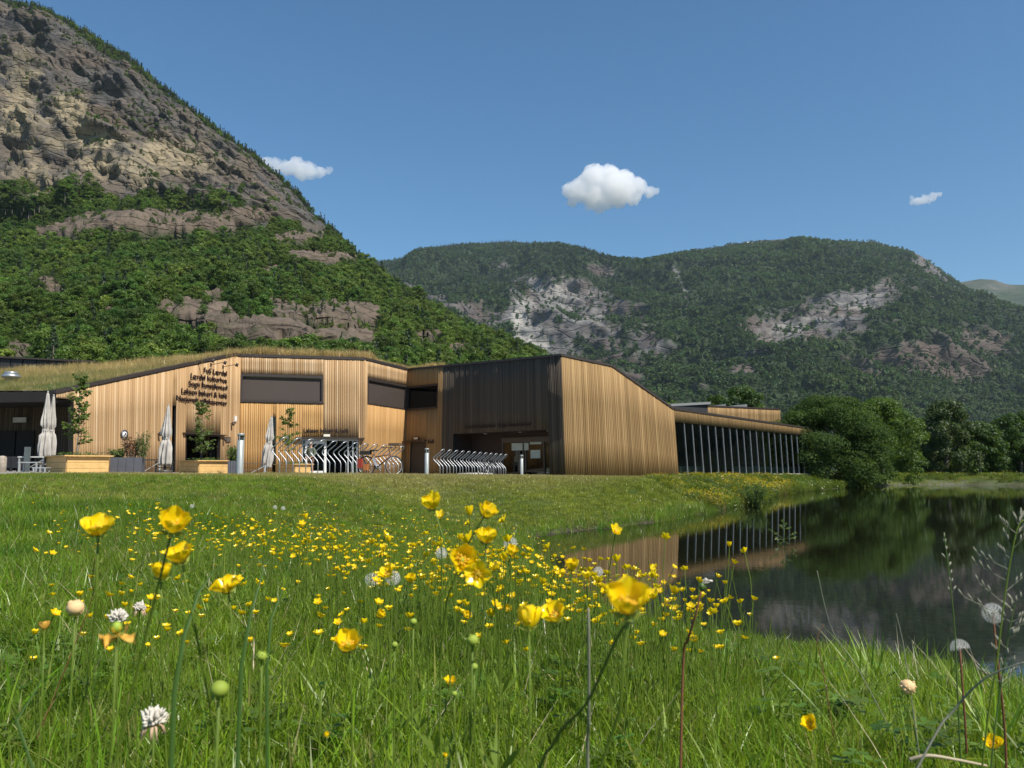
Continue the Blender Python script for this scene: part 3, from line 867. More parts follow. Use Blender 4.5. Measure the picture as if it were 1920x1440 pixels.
M_pale = board_mat('pale_larch_boards', (0.32, 0.20, 0.10), (0.46, 0.30, 0.155), (0.60, 0.435, 0.265), [(0.40, 0.215, 0.075), (0.53, 0.315, 0.12)])
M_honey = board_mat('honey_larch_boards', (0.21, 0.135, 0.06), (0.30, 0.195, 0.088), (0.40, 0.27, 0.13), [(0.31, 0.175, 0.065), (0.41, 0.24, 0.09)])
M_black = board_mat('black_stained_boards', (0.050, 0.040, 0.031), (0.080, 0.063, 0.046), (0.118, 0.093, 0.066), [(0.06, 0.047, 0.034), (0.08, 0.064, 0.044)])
M_trim = simple('dark_bronze_trim', (0.040, 0.030, 0.026), 0.5, var=0.1)
M_backing = simple('dark_wall_membrane', (0.016, 0.014, 0.013), 0.9)
M_blind = simple('brown_window_screen', (0.058, 0.044, 0.038), 0.7, var=0.05, scale=1.2)
M_dark = simple('dark_interior', (0.012, 0.012, 0.012), 0.8)
M_alu = simple('grey_aluminium_frame', (0.42, 0.43, 0.43), 0.4, 0.3, var=0.06)
M_darkalu = simple('dark_grey_frame', (0.075, 0.07, 0.06), 0.45, 0.1, var=0.05)
M_white = simple('white_paint', (0.74, 0.74, 0.72), 0.5, var=0.05)
M_concrete = simple('pale_concrete', (0.48, 0.47, 0.44), 0.85, var=0.15, scale=3)
M_steel = simple('galvanised_steel', (0.46, 0.48, 0.50), 0.42, 0.75, var=0.08, scale=20)
M_text = simple('black_letters', (0.022, 0.010, 0.010), 0.5)
t = NT('window_glass')
gl = t.n('ShaderNodeBsdfGlossy'); gl.inputs['Roughness'].default_value = 0.02; gl.inputs[0].default_value = (0.9, 0.95, 0.95, 1)
tr = t.n('ShaderNodeBsdfTransparent'); tr.inputs[0].default_value = (0.34, 0.42, 0.40, 1)
fr = t.n('ShaderNodeFresnel'); fr.inputs[0].default_value = 1.5
mx = t.n('ShaderNodeMixShader'); t.set(mx.inputs[0], fr.outputs[0]); t.t.links.new(tr.outputs[0], mx.inputs[1]); t.t.links.new(gl.outputs[0], mx.inputs[2])
M_glass = t.done(mx.outputs[0])

# ------------------------------------------------------------------ wall builder
class Wall:
    """a cladded wall between two corners, possibly leaning"""
    def __init__(s, cb0, ct0, Y0, cb1, ct1, Y1, zb=None, nstep=1):
        B0, T0 = at(*cb0, Y0), at(*ct0, Y0); B1, T1 = at(*cb1, Y1), at(*ct1, Y1)
        s.zt = [T0.z, T1.z]
        zb0, zb1 = ground_zs(B0) - 0.12, ground_zs(B1) - 0.12
        l0 = (T0.xy - B0.xy) / (T0.z - B0.z); l1 = (T1.xy - B1.xy) / (T1.z - B1.z)
        s.b0 = B0.xy + l0 * (zb0 - B0.z); s.b1 = B1.xy + l1 * (zb1 - B1.z)
        s.z0, s.z1 = zb0, zb1; s.l0, s.l1 = l0, l1
        d = s.b1 - s.b0; s.L = d.length; s.d = d / s.L
        s.n = Vector((s.d.y, -s.d.x, 0))
        s.top = [(0, T0.z), (s.L, T1.z)]
        s.holes = []
    def zb(s, u): return s.z0 + (s.z1 - s.z0) * u / s.L
    def ztop(s, u): return float(np.interp(u, [a for a, b in s.top], [b for a, b in s.top]))
    def pt(s, u, z, out=0.0):
        f = u / s.L
        q = s.b0 + (s.b1 - s.b0) * f + (s.l0 + (s.l1 - s.l0) * f) * (z - s.zb(u))
        return Vector((q.x, q.y, z)) + s.n * out
    def uz(s, x, y):
        r = ray(x, y); off = Vector((0, 0)); u = z = 0
        for _ in range(5):
            b = s.b0 + off; n2 = Vector((s.n.x, s.n.y))
            tt_ = ((b - EYE.xy).dot(n2)) / Vector((r.x, r.y)).dot(n2)
            P = EYE + r * tt_
            u = (P.xy - b).dot(s.d); z = P.z
            f = u / s.L
            off = (s.l0 + (s.l1 - s.l0) * f) * (z - s.zb(u))
            off = n2 * off.dot(n2)
        q = s.pt(u, z); u += (P.xy - q.xy).dot(s.d)
        return u, z
    def hole(s, x0, y0, x1, y1, ground=False):
        u0, za = s.uz(x0, y0); u1, zb_ = s.uz(x1, y1)
        _, zc = s.uz(x1, y0)
        z1 = za; z0 = s.zb((u0 + u1) / 2) - 1 if ground else zb_
        h = (u0, u1, z0, z1); s.holes.append(h); return h
    def spans(s, ua, ub, margin=0.0):
        um = (ua + ub) / 2
        sp = [(min(s.zb(ua), s.zb(ub)), None)]
        lo = s.zb(um); segs = [(lo, 1e9)]
        for (h0, h1, z0, z1) in s.holes:
            if um > h0 and um < h1:
                new = []
                for a, b in segs:
                    if z0 > a: new.append((a, min(b, z0)))
                    if z1 < b: new.append((max(a, z1), b))
                segs = new
        return [(a, b) for a, b in segs if b - a > 0.03]
    def slab(s, mb, u0, u1, z0, z1, o0, o1, mi=0, top=False):
        za, zb_ = (s.ztop(u0), s.ztop(u1)) if top else (z1, z1)
        mb.hexa([s.pt(u0, z0, o1), s.pt(u1, z0, o1), s.pt(u1, z0, o0), s.pt(u0, z0, o0),
                 s.pt(u0, za, o1), s.pt(u1, zb_, o1), s.pt(u1, zb_, o0), s.pt(u0, za, o0)], mi)
    def build(s, parent, mat, bw=0.125, warmf=None, seed=1, tonef=None, label=None, u0=0.0, u1=None):
        rs = random.Random(seed)
        U1 = s.L if u1 is None else u1
        # solid wall behind the boards
        br = sorted({u0, U1} | {h[0] for h in s.holes if u0 < h[0] < U1} | {h[1] for h in s.holes if u0 < h[1] < U1} | {a for a, b in s.top if u0 < a < U1})
        wm = MB()
        for a, b in zip(br[:-1], br[1:]):
            for z0, z1 in s.spans(a, b): s.slab(wm, a, b, z0, z1, -0.32, -0.02, top=z1 > 1e8)
        w = wm.build('wall', M_backing, parent)
        if label: w['label'] = label
        # boards
        V = []; F = []; tone = []; warm = []
        edges = [u0]; u = u0
        while u < U1 - 0.02:
            u = min(u + bw * rs.choice([0.82, 1.0, 1.0, 1.18]), U1); edges.append(u)
        for h in s.holes:
            for e in (h[0], h[1]):
                if u0 < e < U1:
                    k = min(range(1, len(edges) - 1), key=lambda i: abs(edges[i] - e)); edges[k] = e
        for a, b in zip(edges[:-1], edges[1:]):
            if b - a < 0.01: continue
            th = rs.uniform(0.018, 0.034)
            tn = min(1, max(0, rs.gauss(0.5, 0.22) + (tonef((a + b) / 2) if tonef else 0)))
            if rs.random() < 0.05: tn = 1.0
            for z0, z1 in s.spans(a + 0.003, b - 0.003):
                top = z1 > 1e8
                zt = [s.ztop(a), s.ztop(b)] if top else [z1, z1]
                zs = [z0, z0 + (zt[0] - z0) * .33, z0 + (zt[0] - z0) * .66]
                rows = [(z0, z0)] + [(z0 + (zt[0] - z0) * k, z0 + (zt[1] - z0) * k) for k in (.33, .66, 1.0)]
                g = 0.006; o = len(V)
                for (za, zb_) in rows:
                    V += [s.pt(a + g, za, 0), s.pt(a + g, za, th), s.pt(b - g, zb_, th), s.pt(b - g, zb_, 0)]
                    tone += [tn] * 4
                    wv_ = warmf((a + b) / 2, za) if warmf else 0.0
                    warm += [min(1, max(0, wv_ + rs.uniform(-.1, .1)))] * 4
                for r_ in range(3):
                    i = o + r_ * 4
                    F += [(i, i + 1, i + 5, i + 4), (i + 1, i + 2, i + 6, i + 5), (i + 2, i + 3, i + 7, i + 6)]
                F += [(o + 12, o + 13, o + 14, o + 15), (o + 3, o + 2, o + 1, o)]
        me = fast_mesh('cladding', np.array([tuple(v) for v in V]), np.array(F), mat)
        vattr(me, 'tone', tone); vattr(me, 'warm', warm)
        c = link('cladding', me, w); tag(c, kind='stuff')
        return w

def ground_zs(P): return float(ground_z(np.array([P[0]]), np.array([P[1]]))[0])

YA, YB, YC, YD, YE, YG, YH = 37.8, 49.7, 51.9, 57.1, 46.8, 50.0, 61.0
center = empty('visitor_centre', (0, 50, 1.0), 0, 'long larch clad visitor centre with grass roof and glass hall beside the pond', 'building')
class _Off:  # children keep world coordinates: shift meshes into the parent's frame
    pass
def adopt(o):
    for ch in list(bpy.data.objects):
        if ch.parent == o: ch.matrix_parent_inverse = Matrix.Translation(-Vector(o.location))

wAB = Wall((103, 886), (105, 737), YA, (446.5, 889), (450.5, 668), YB)
wBC = Wall((446.5, 889), (450.5, 668), YB, (684, 890), (684, 674.5), YC)
wCD = Wall((684, 890), (684, 674.5), YC, (756, 892), (764, 694), YD)
wDE = Wall((756, 892), (764, 694), YD, (1059.5, 895), (1052, 667), YE)
wEG = Wall((1059.5, 895), (1052, 667), YE, (1272.5, 894), (1263, 768), YG)
wGH = Wall((1272.5, 894), (1263, 768), YG, (1467, 890), (1460, 796), YH)
# roof bends
uP, zP = wAB.uz(440, 666); wAB.top = [(0, wAB.zt[0]), (uP, zP), (wAB.L, wAB.zt[1])]
uF, zF = wEG.uz(1147, 687); wEG.top = [(0, wEG.zt[0]), (uF, zF), (wEG.L, wEG.zt[1])]

h_porch = wAB.hole(96, 749, 137, 850, True)
wAB.holes[-1] = h_porch = (-1, h_porch[1], h_porch[2], wAB.uz(120, 747.5)[1])
h_smallwin = wAB.hole(347.5, 813, 412, 866)
h_slotAB = wAB.hole(322.5, 760, 328.5, 886, True)
h_upwin = wBC.hole(451.5, 700, 606, 755.5)
h_slotBC = wBC.hole(511.5, 782, 516, 888, True)
h_cafe = wBC.hole(566, 822, 672, 890, True)
h_cdwin = wCD.hole(688.5, 708, 761.5, 768.5); wCD.holes[-1] = h_cdwin = (h_cdwin[0], wCD.L + 1, h_cdwin[2], h_cdwin[3])
uu, zz = wDE.uz(822, 719); uu2, zz2 = wDE.uz(822, 764)
h_dewin = (-1, uu, zz2, zz); wDE.holes.append(h_dewin)
h_door = wDE.hole(770, 829, 797.5, 890, True)
h_entry = wDE.hole(850, 813.5, 1031, 893, True)

uBC606 = wBC.uz(607, 740)[0]; zBCw = wBC.uz(606, 755)[1]
def warmBC(u, z): return (0.95 if (u < uBC606 and z < zBCw) else 0.0)
zCDw = wCD.uz(725, 762)[1]
def warmCD(u, z): return 0.9 if z < zCDw else 0.15
def warmAB(u, z): return 0.10
wall_ab = wAB.build(center, M_pale, warmf=warmAB, seed=3)
wall_bc = wBC.build(center, M_pale, warmf=warmBC, seed=4, tonef=lambda u: -0.12 if u > uBC606 else 0)
wall_cd = wCD.build(center, M_pale, warmf=warmCD, seed=5)
uS = wDE.uz(829, 800)[0]
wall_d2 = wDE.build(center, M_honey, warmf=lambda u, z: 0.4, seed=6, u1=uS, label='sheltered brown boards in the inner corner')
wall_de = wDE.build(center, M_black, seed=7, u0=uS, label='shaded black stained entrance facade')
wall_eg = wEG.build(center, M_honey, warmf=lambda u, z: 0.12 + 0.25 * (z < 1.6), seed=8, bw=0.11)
# glass hall: wooden band above the glass
zg0 = wGH.uz(1272, 791.5)[1]; zg1 = wGH.uz(1460, 812)[1]
def zglass(u): return zg0 + (zg1 - zg0) * u / wGH.uz(1460, 812)[0]
LH = wGH.L * 1.4
gtop = wGH.top; zt_end = gtop[0][1] + (gtop[1][1] - gtop[0][1]) * 1.4
wGH.top = [(0, gtop[0][1]), (LH, zt_end)]
bm_ = MB(); wGH_w = None
band = MB()
V = []; F = []; tone = []; warm = []; u = 0.0; rs_ = random.Random(9)
while u < LH:
    b = min(u + 0.115 * rs_.choice([.85, 1, 1.15]), LH); th = rs_.uniform(.018, .034); o = len(V)
    for (za, zb_) in [(zglass(u), zglass(b)), (wGH.ztop(u), wGH.ztop(b))]:
        V += [wGH.pt(u + .005, za, 0), wGH.pt(u + .005, za, th), wGH.pt(b - .005, zb_, th), wGH.pt(b - .005, zb_, 0)]
    tn = min(1, max(0, rs_.gauss(.55, .18))); tone += [tn] * 8; warm += [.3] * 4 + [0.05] * 4
    F += [(o, o + 1, o + 5, o + 4), (o + 1, o + 2, o + 6, o + 5), (o + 2, o + 3, o + 7, o + 6), (o + 3, o + 2, o + 1, o)]
    u = b
band.hexa([wGH.pt(0, zglass(0) + .01, -.02), wGH.pt(LH, zglass(LH) + .01, -.02), wGH.pt(LH, zglass(LH) + .01, -.5), wGH.pt(0, zglass(0) + .01, -.5),
           wGH.pt(0, wGH.ztop(0), -.02), wGH.pt(LH, wGH.ztop(LH), -.02), wGH.pt(LH, wGH.ztop(LH), -.5), wGH.pt(0, wGH.ztop(0), -.5)])
wband = band.build('wall', M_backing, center); wband['label'] = 'narrow larch band above the glass hall'
me = fast_mesh('cladding', np.array([tuple(v) for v in V]), np.array(F), M_honey); vattr(me, 'tone', tone); vattr(me, 'warm', warm)
tag(link('cladding', me, wband), kind='stuff')

# roof edge trims
def trim(w, u0, u1, h=0.17, out=0.07, drop=0.02):
    us = [u0] + [a for a, b in w.top if u0 < a < u1] + [u1]
    m = MB()
    for a, b in zip(us[:-1], us[1:]):
        za, zb_ = w.ztop(a), w.ztop(b)
        m.hexa([w.pt(a, za - drop, out), w.pt(b, zb_ - drop, out), w.pt(b, zb_ - drop, -.35), w.pt(a, za - drop, -.35),
                w.pt(a, za + h - drop, out), w.pt(b, zb_ + h - drop, out), w.pt(b, zb_ + h - drop, -.35), w.pt(a, za + h - drop, -.35)])
    return m.build('roof_edge', M_trim, center)
trim(wAB, -0.05, wAB.L); trim(wBC, 0.02, wBC.L); trim(wCD, 0.02, wCD.L - 0.08); trim(wDE, 0.08, wDE.L + 0.06, 0.13); trim(wEG, 0.0, wEG.L + 0.0, 0.14); trim(wGH, 0.02, LH, 0.13)

# plinth and glass panes of the hall
pm = MB(); zpl = wGH.uz(1290, 889.5)[1]
wGH.slab(pm, -0.02, LH, 0.84, zpl, -0.35, 0.10)
plinth = pm.build('plinth', M_concrete, center); plinth['label'] = 'long pale concrete plinth under the glass wall'
mull_px = [1283.5 + 0, 1300.5, 1316, 1331, 1345.5, 1359.5, 1373, 1386, 1398.5, 1410.5, 1422, 1433, 1443.5, 1454, 1464]
mu = [wGH.uz(x, 820)[0] for x in mull_px]
stepu = (mu[-2] - mu[2]) / (len(mu) - 4)
mu = [mu[2] + (k - 2) * stepu for k in range(len(mu))]
while mu[-1] + stepu < LH: mu.append(mu[-1] + stepu)
gp = bpy.data.meshes
prev = 0.05
for k, u in enumerate(mu + [LH]):
    a = MB()
    a.add([wGH.pt(prev + .03, zpl, -.10), wGH.pt(u - .03, zpl, -.10), wGH.pt(u - .03, zglass(u), -.10), wGH.pt(prev + .03, zglass(prev), -.10)], [(0, 1, 2, 3)])
    a.build('glass_pane', M_glass, center)
    if k < len(mu):
        b = MB()
        b.hexa([wGH.pt(u - .019, zpl, -.04), wGH.pt(u + .019, zpl, -.04), wGH.pt(u + .019, zpl, -.12), wGH.pt(u - .019, zpl, -.12),
                wGH.pt(u - .019, zglass(u), -.04), wGH.pt(u + .019, zglass(u), -.04), wGH.pt(u + .019, zglass(u), -.12), wGH.pt(u - .019, zglass(u), -.12)])
        b.build('mullion', M_alu, center)
    prev = u
# hall interior: floor, back wall, ceiling
im = MB()
im.hexa([wGH.pt(0, zpl - .15, -.36), wGH.pt(LH, zpl - .15, -.36), wGH.pt(LH, zpl - .15, -9), wGH.pt(0, zpl - .15, -9),
         wGH.pt(0, zpl - .05, -.36), wGH.pt(LH, zpl - .05, -.36), wGH.pt(LH, zpl - .05, -9), wGH.pt(0, zpl - .05, -9)], 0)
wGH.slab(im, 0, LH, zpl, zg0 + .2, -9.2, -9, 1)
im.hexa([wGH.pt(0, zglass(0) + .02, -.52), wGH.pt(LH, zglass(LH) + .02, -.52), wGH.pt(LH, zglass(LH) + .02, -9), wGH.pt(0, zglass(0) + .02, -9),
         wGH.pt(0, zglass(0) + .2, -.52), wGH.pt(LH, zglass(LH) + .2, -.52), wGH.pt(LH, zglass(LH) + .2, -9), wGH.pt(0, zglass(0) + .2, -9)], 1)
im.hexa([wGH.pt(-.1, zpl, -.5), wGH.pt(0.05, zpl, -.5), wGH.pt(0.05, zpl, -9), wGH.pt(-.1, zpl, -9),
         wGH.pt(-.1, zglass(0), -.5), wGH.pt(0.05, zglass(0), -.5), wGH.pt(0.05, zglass(0), -9), wGH.pt(-.1, zglass(0), -9)], 1)
im.build('hall_interior', [simple('grey_floor', (0.12, 0.12, 0.11), 0.4), simple('grey_green_inner_wall', (0.12, 0.145, 0.135), 0.8)], center)
# low heater rail behind the glass
hr = MB()
for a, b in [(0.3, mu[3]), (mu[7], mu[-1])]:
    wGH.slab(hr, a, b, zpl + .02, zpl + .50, -.62, -.52)
hr.build('radiator', simple('pale_green_radiator', (0.36, 0.44, 0.40), 0.5), center)

# ------------------------------------------------------------------ windows and doors
def frame_rect(w, h, name, parent, mat, wd=0.09, o0=-0.14, o1=0.035):
    u0, u1, z0, z1 = h
    m = MB()
    w.slab(m, u0, u1, z1 - wd, z1, o0, o1); w.slab(m, u0, u1, z0, z0 + wd * .6, o0, o1)
    w.slab(m, u0, u0 + wd * .7, z0 + wd * .6, z1 - wd, o0, o1); w.slab(m, u1 - wd * .7, u1, z0 + wd * .6, z1 - wd, o0, o1)
    return m.build(name, mat, parent)
def pane(w, h, parent, mat, out, name, inset=0.06):
    u0, u1, z0, z1 = h; m = MB()
    w.slab(m, u0 + inset, u1 - inset, z0 + inset * .9, z1 - inset, out - 0.02, out)
    return m.build(name, mat, parent)
# upper window of the cafe wall: wrap frame, screen
hh = (h_upwin[0], h_upwin[1], h_upwin[2], h_upwin[3])
f = frame_rect(wBC, hh, 'window', wall_bc, M_trim, 0.16, -0.2, 0.05); f['label'] = 'wide upper window with closed brown screen'
hh2 = (hh[0], hh[1], hh[2] + .02, hh[3] - .12)
pane(wBC, hh2, wall_bc, M_blind, -0.10, 'window_screen')
hcd = (h_cdwin[0], wCD.L - 0.02, h_cdwin[2], h_cdwin[3])
f = frame_rect(wCD, hcd, 'window', wall_cd, M_trim, 0.14, -0.2, 0.05); f['label'] = 'upper corner window with closed brown screen'
pane(wCD, (hcd[0], hcd[1], hcd[2], hcd[3] - .1), wall_cd, M_blind, -0.10, 'window_screen')
hde = (0.08, h_dewin[1], h_dewin[2], h_dewin[3])
f = frame_rect(wDE, hde, 'window', wall_d2, M_trim, 0.12, -0.2, 0.05); f['label'] = 'dark glazed corner window beside the entrance facade'
pane(wDE, hde, wall_d2, M_glass, -0.10, 'window_glass')
m = MB()
for k in range(9):
    z = hde[2] + .12 + k * (hde[3] - hde[2] - .3) / 9
    wDE.slab(m, hde[0] + .1, hde[0] + 1.6, z, z + .03, -.34, -.26)
sl = m.build('blind_slats', M_darkalu, wall_d2)
m = MB(); wDE.slab(m, hde[0], hde[1], hde[2], hde[3], -1.2, -1.0); m.build('room_darkness', M_dark, wall_d2)
m = MB(); wDE.slab(m, hde[0] - .05, hde[1] + .05, hde[2] - .05, hde[2], -.2, .09); m.build('window_sill', M_trim, wall_d2)
m = MB(); wBC.slab(m, hh[0] + .02, hh[1] + .04, hh[2] - .05, hh[2], -.2, .09); m.build('window_sill', M_trim, wall_bc)
# small cafe window
f = frame_rect(wAB, h_smallwin, 'window', wall_ab, M_trim, 0.07, -0.2, 0.04); f['label'] = 'low dark window behind the second planter'
pane(wAB, h_smallwin, wall_ab, M_glass, -0.14, 'window_glass')
m = MB(); wAB.slab(m, h_smallwin[0], h_smallwin[1], h_smallwin[2], h_smallwin[3], -1.3, -1.1); m.build('room_darkness', M_dark, wall_ab)
m = MB(); wAB.slab(m, h_smallwin[0] - .25, h_smallwin[1] + .35, h_smallwin[3], h_smallwin[3] + .05, -.1, .22); m.build('window_canopy', M_trim, wall_ab)
for w, h, par in ((wAB, h_slotAB, wall_ab), (wBC, h_slotBC, wall_bc)):
    m = MB(); w.slab(m, h[0], h[1], w.zb(h[0]), h[3], -.16, -.12); m.build('slot_window', M_glass, par)
    m = MB(); w.slab(m, h[0], h[1], w.zb(h[0]), h[3], -.30, -.26); m.build('slot_lining', M_trim, par)
# cafe entrance
u0, u1, z0, z1 = h_cafe; zf = wBC.zb(u0) + .12
m = MB(); wBC.slab(m, u0, u1, zf - .3, z1, -3.2, -3.0); wBC.slab(m, u0, u1, zf - .1, zf, -3, -.33); m.build('room_darkness', M_dark, wall_bc)
cf = MB()
ud = [wBC.uz(x, 850)[0] for x in (566, 573, 612, 653, 662, 672)]
wBC.slab(cf, u0, u1, z1 - .13, z1, -.25, -.08)
for u in (ud[0] + .03, ud[3], ud[4], ud[5] - .06): wBC.slab(cf, u - .04, u + .04, zf, z1 - .13, -.25, -.08)
cfo = cf.build('door_frame', M_alu, wall_bc)
for a_, b_ in ((ud[0] + .07, ud[1] - .02), (ud[4] + .04, ud[5] - .1)):
    m = MB(); wBC.slab(m, a_, b_, zf, z1 - .13, -.18, -.16); m.build('side_glass', M_glass, wall_bc)
dr = MB()
for u in (ud[1] + .05, ud[2] - .06): wBC.slab(dr, u - .07, u + .07, zf, z1 - .15, -.2, -.06)
wBC.slab(dr, ud[1] + .12, ud[2] - .13, z1 - .32, z1 - .15, -.2, -.06); wBC.slab(dr, ud[1] + .12, ud[2] - .13, zf, zf + .16, -.2, -.06)
dro = dr.build('door', M_white, wall_bc); dro['label'] = 'white framed glass cafe door standing closed'
m = MB(); wBC.slab(m, ud[1] + .12, ud[2] - .13, zf + .16, z1 - .32, -.14, -.12); m.build('door_glass', M_glass, wall_bc)
m = MB(); wBC.slab(m, u0 - .35, u1 + .35, z1, z1 + .07, -.05, .30); m.build('door_canopy', M_trim, wall_bc)
# plain door in the inner corner
u0, u1, z0, z1 = h_door; zf = wDE.zb(u0) + .1
m = MB(); wDE.slab(m, u0, u1, zf - .2, z1, -.16, -.08); dd = m.build('door', simple('dark_grey_door', (0.045, 0.04, 0.036), 0.6), wall_d2); dd['label'] = 'plain dark door in the inner corner'
m = MB(); m.ball(wDE.pt(u1 - .14, zf + 1.0, -.02), 0.04, 8); m.build('door_handle', M_steel, wall_d2)
m = MB(); wDE.slab(m, u0 - .45, u1 + .1, z1 + .01, z1 + .08, 0, .38); m.build('door_canopy', M_trim, wall_d2)
# main entrance recess
u0, u1, z0, z1 = h_entry; zf = wDE.zb(u0) + .12; dp = -1.6
m = MB()
wDE.slab(m, u0, u1, z1 - .02, z1 + .1, dp, -.33)            # soffit
m.hexa([wDE.pt(u0, zf - .2, -.33), wDE.pt(u0 - .06, zf - .2, -.33), wDE.pt(u0 - .06, zf - .2, dp), wDE.pt(u0, zf - .2, dp), wDE.pt(u0, z1, -.33), wDE.pt(u0 - .06, z1, -.33), wDE.pt(u0 - .06, z1, dp), wDE.pt(u0, z1, dp)])
m.hexa([wDE.pt(u1, zf - .2, -.33), wDE.pt(u1 + .06, zf - .2, -.33), wDE.pt(u1 + .06, zf - .2, dp), wDE.pt(u1, zf - .2, dp), wDE.pt(u1, z1, -.33), wDE.pt(u1 + .06, z1, -.33), wDE.pt(u1 + .06, z1, dp), wDE.pt(u1, z1, dp)])
uw = wDE.uz(908, 850)[0]
wDE.slab(m, u0, uw, zf - .2, z1, dp - .1, dp)
wDE.slab(m, uw - .05, u1 + .05, z1 - .30, z1 + .15, dp - .12, dp - .02)
m.build('entrance_lining', simple('dark_red_brown_lining', (0.035, 0.018, 0.014), 0.7), wall_de)
m = MB(); wDE.slab(m, uw, u1, z1 - .62, z1 - .30, dp - .05, dp + .1)
ends = [uw + .05, uw + (u1 - uw) * .34, uw + (u1 - uw) * .66, u1 - .25]
for e in ends: wDE.slab(m, e - .05, e + .05, zf, z1 - .62, dp - .05, dp + .05)
m.build('door_frame', M_darkalu, wall_de)
for a, b in zip(ends[:-1], ends[1:]):
    m = MB(); wDE.slab(m, a + .05, b - .05, zf, z1 - .62, dp - .02, dp); o = m.build('glass_door', M_glass, wall_de)
m = MB(); wDE.slab(m, uw, u1 + .5, zf, z1, dp - 5, dp - 4.8); wDE.slab(m, uw, u1, zf - .1, zf, dp - 5, dp); wDE.slab(m, uw, u1 + .5, z1 - .2, z1, dp - 5, dp - .1); m.build('lobby', simple('dim_lobby_wall', (0.06, 0.06, 0.055), 0.8), wall_de)
M_paper = simple('pale_green_paper', (0.5, 0.55, 0.48), 0.7)
for (a, b, c, d) in [(.15, .42, 1.55, 2.0), (.44, .62, 1.9, 2.25), (.45, .60, 1.05, 1.55), (.80, .92, 1.2, 1.9)]:
    m = MB(); wDE.slab(m, uw + (u1 - uw) * a, uw + (u1 - uw) * b, zf + c, zf + d, dp + .004, dp + .012); m.build('poster', M_paper, wall_de)
m = MB(); ug = uw + (u1 - uw) * .5; wDE.slab(m, ug - .12, ug + .12, zf, zf + 1.0, dp - .2, dp - .14); m.build('info_column', simple('olive_column', (0.13, 0.15, 0.06), 0.6), wall_de)
for a in (.25, .62, .9):
    m = MB(); m.lathe([(0.001, -.02), (.12, -.02), (.12, 0)], c=wDE.pt(u0 + (u1 - u0) * a, z1 - .02, -.9), n=12); m.build('ceiling_spot', M_white, wall_de)

# roofs
def poly_roof(name, pts, mat, th=0.25):
    m = MB(); n = len(pts)
    m.add([Vector(p) for p in pts] + [Vector(p) - Vector((0, 0, th)) for p in pts],
          [tuple(range(n)), tuple(range(2 * n - 1, n - 1, -1))] + [(i, i + n, (i + 1) % n + n, (i + 1) % n) for i in range(n)])
    return m.build(name, mat, center)
Az, Bz, Cz, Dz, Ez = wAB.zt[0], wBC.zt[0], wBC.zt[1], wCD.zt[1], wDE.zt[1]
A_ = wAB.pt(0, Az); B_ = wAB.pt(wAB.L, Bz); C_ = wBC.pt(wBC.L, Cz); D_ = wCD.pt(wCD.L, Dz); E_ = wDE.pt(wDE.L, Ez)
F_ = wEG.pt(uF, zF); G_ = wEG.pt(wEG.L, wEG.zt[1])
L_ = at(-420, 738, 40.2)
K1 = at(178, 694, 50.0); K0 = at(0, 704, 50.0); K2 = at(-420, 706, 52.0)
M1 = Vector((-18, 64, 8.45)); M2 = Vector((-3, 66, 8.3)); D2 = wDE.pt(wDE.L * .28, wDE.ztop(wDE.L * .28))
SOD = [(L_, A_, K0), (A_, K1, K0), (A_, B_, K1), (L_, K0, K2), (K1, B_, M1), (B_, C_, M1), (C_, D_, M1), (D_, M2, M1), (D_, D2, M2), (K0, K1, M1)]
sv = [tuple(p + Vector((0, 0, 0.12))) for tri in SOD for p in tri]
sm = MB()
sm.add(sv, [(3 * k, 3 * k + 1, 3 * k + 2) for k in range(len(SOD))])
sod = sm.build('sod_roof', simple('roof_turf', (0.16, 0.13, 0.05), 0.95, var=0.4, scale=0.8), center)
inE = wEG.n
back = Vector((-0.39, 0.92, 0)) * 13
poly_roof('flat_roof', [E_ - Vector((0, 0, .05)), F_ - Vector((0, 0, .05)), F_ + back * .9, E_ + back, M2, D2 - Vector((0, 0, .05))], M_trim)
poly_roof('flat_roof', [F_ - Vector((0, 0, .05)), G_ - Vector((0, 0, .05)), G_ + back, F_ + back * .9], M_trim)
H_ = wGH.pt(LH, wGH.ztop(LH))
bk2 = -wGH.n * 9
poly_roof('flat_roof', [G_ - Vector((0, 0, .04)), H_ - Vector((0, 0, .04)), H_ + bk2, G_ + bk2], M_trim)
# end wall closing the hall
m = MB(); m.hexa([wGH.pt(LH, .5, 0), wGH.pt(LH + .2, .5, 0), wGH.pt(LH + .2, .5, -9), wGH.pt(LH, .5, -9), wGH.pt(LH, zt_end, 0), wGH.pt(LH + .2, zt_end, 0), wGH.pt(LH + .2, zt_end, -9), wGH.pt(LH, zt_end, -9)])
m.build('end_wall', M_backing, center)

# raised wooden parapet and dark plant box on the roof of the hall
wP = Wall((1327.5, 799), (1328, 762), 66, (1463.5, 799), (1465, 768), 70)
wP.z0 = at(1328, 800, 66).z; wP.z1 = at(1464, 800, 70).z
wP.b0 = at(1327.5, 799, 66).xy; wP.b1 = at(1463.5, 799, 70).xy; wP.L = (wP.b1 - wP.b0).length; wP.d = (wP.b1 - wP.b0) / wP.L; wP.top = [(0, wP.zt[0]), (wP.L, wP.zt[1])]; wP.l0 = wP.l1 = Vector((0, 0))
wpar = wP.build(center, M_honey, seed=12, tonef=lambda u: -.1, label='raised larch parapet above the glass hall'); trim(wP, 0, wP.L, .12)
m = MB()
p0, p1 = at(1262, 776, 62), at(1327, 776, 65)
top0, top1 = at(1262, 762, 62), at(1327, 758, 65)
m.hexa([p0, p1, p1 + Vector((0, 5, 0)), p0 + Vector((0, 5, 0)), top0, top1, top1 + Vector((0, 5, 0)), top0 + Vector((0, 5, 0))])
m.build('roof_lantern', simple('blue_black_cladding', (0.03, 0.032, 0.038), 0.6), center)
m = MB()
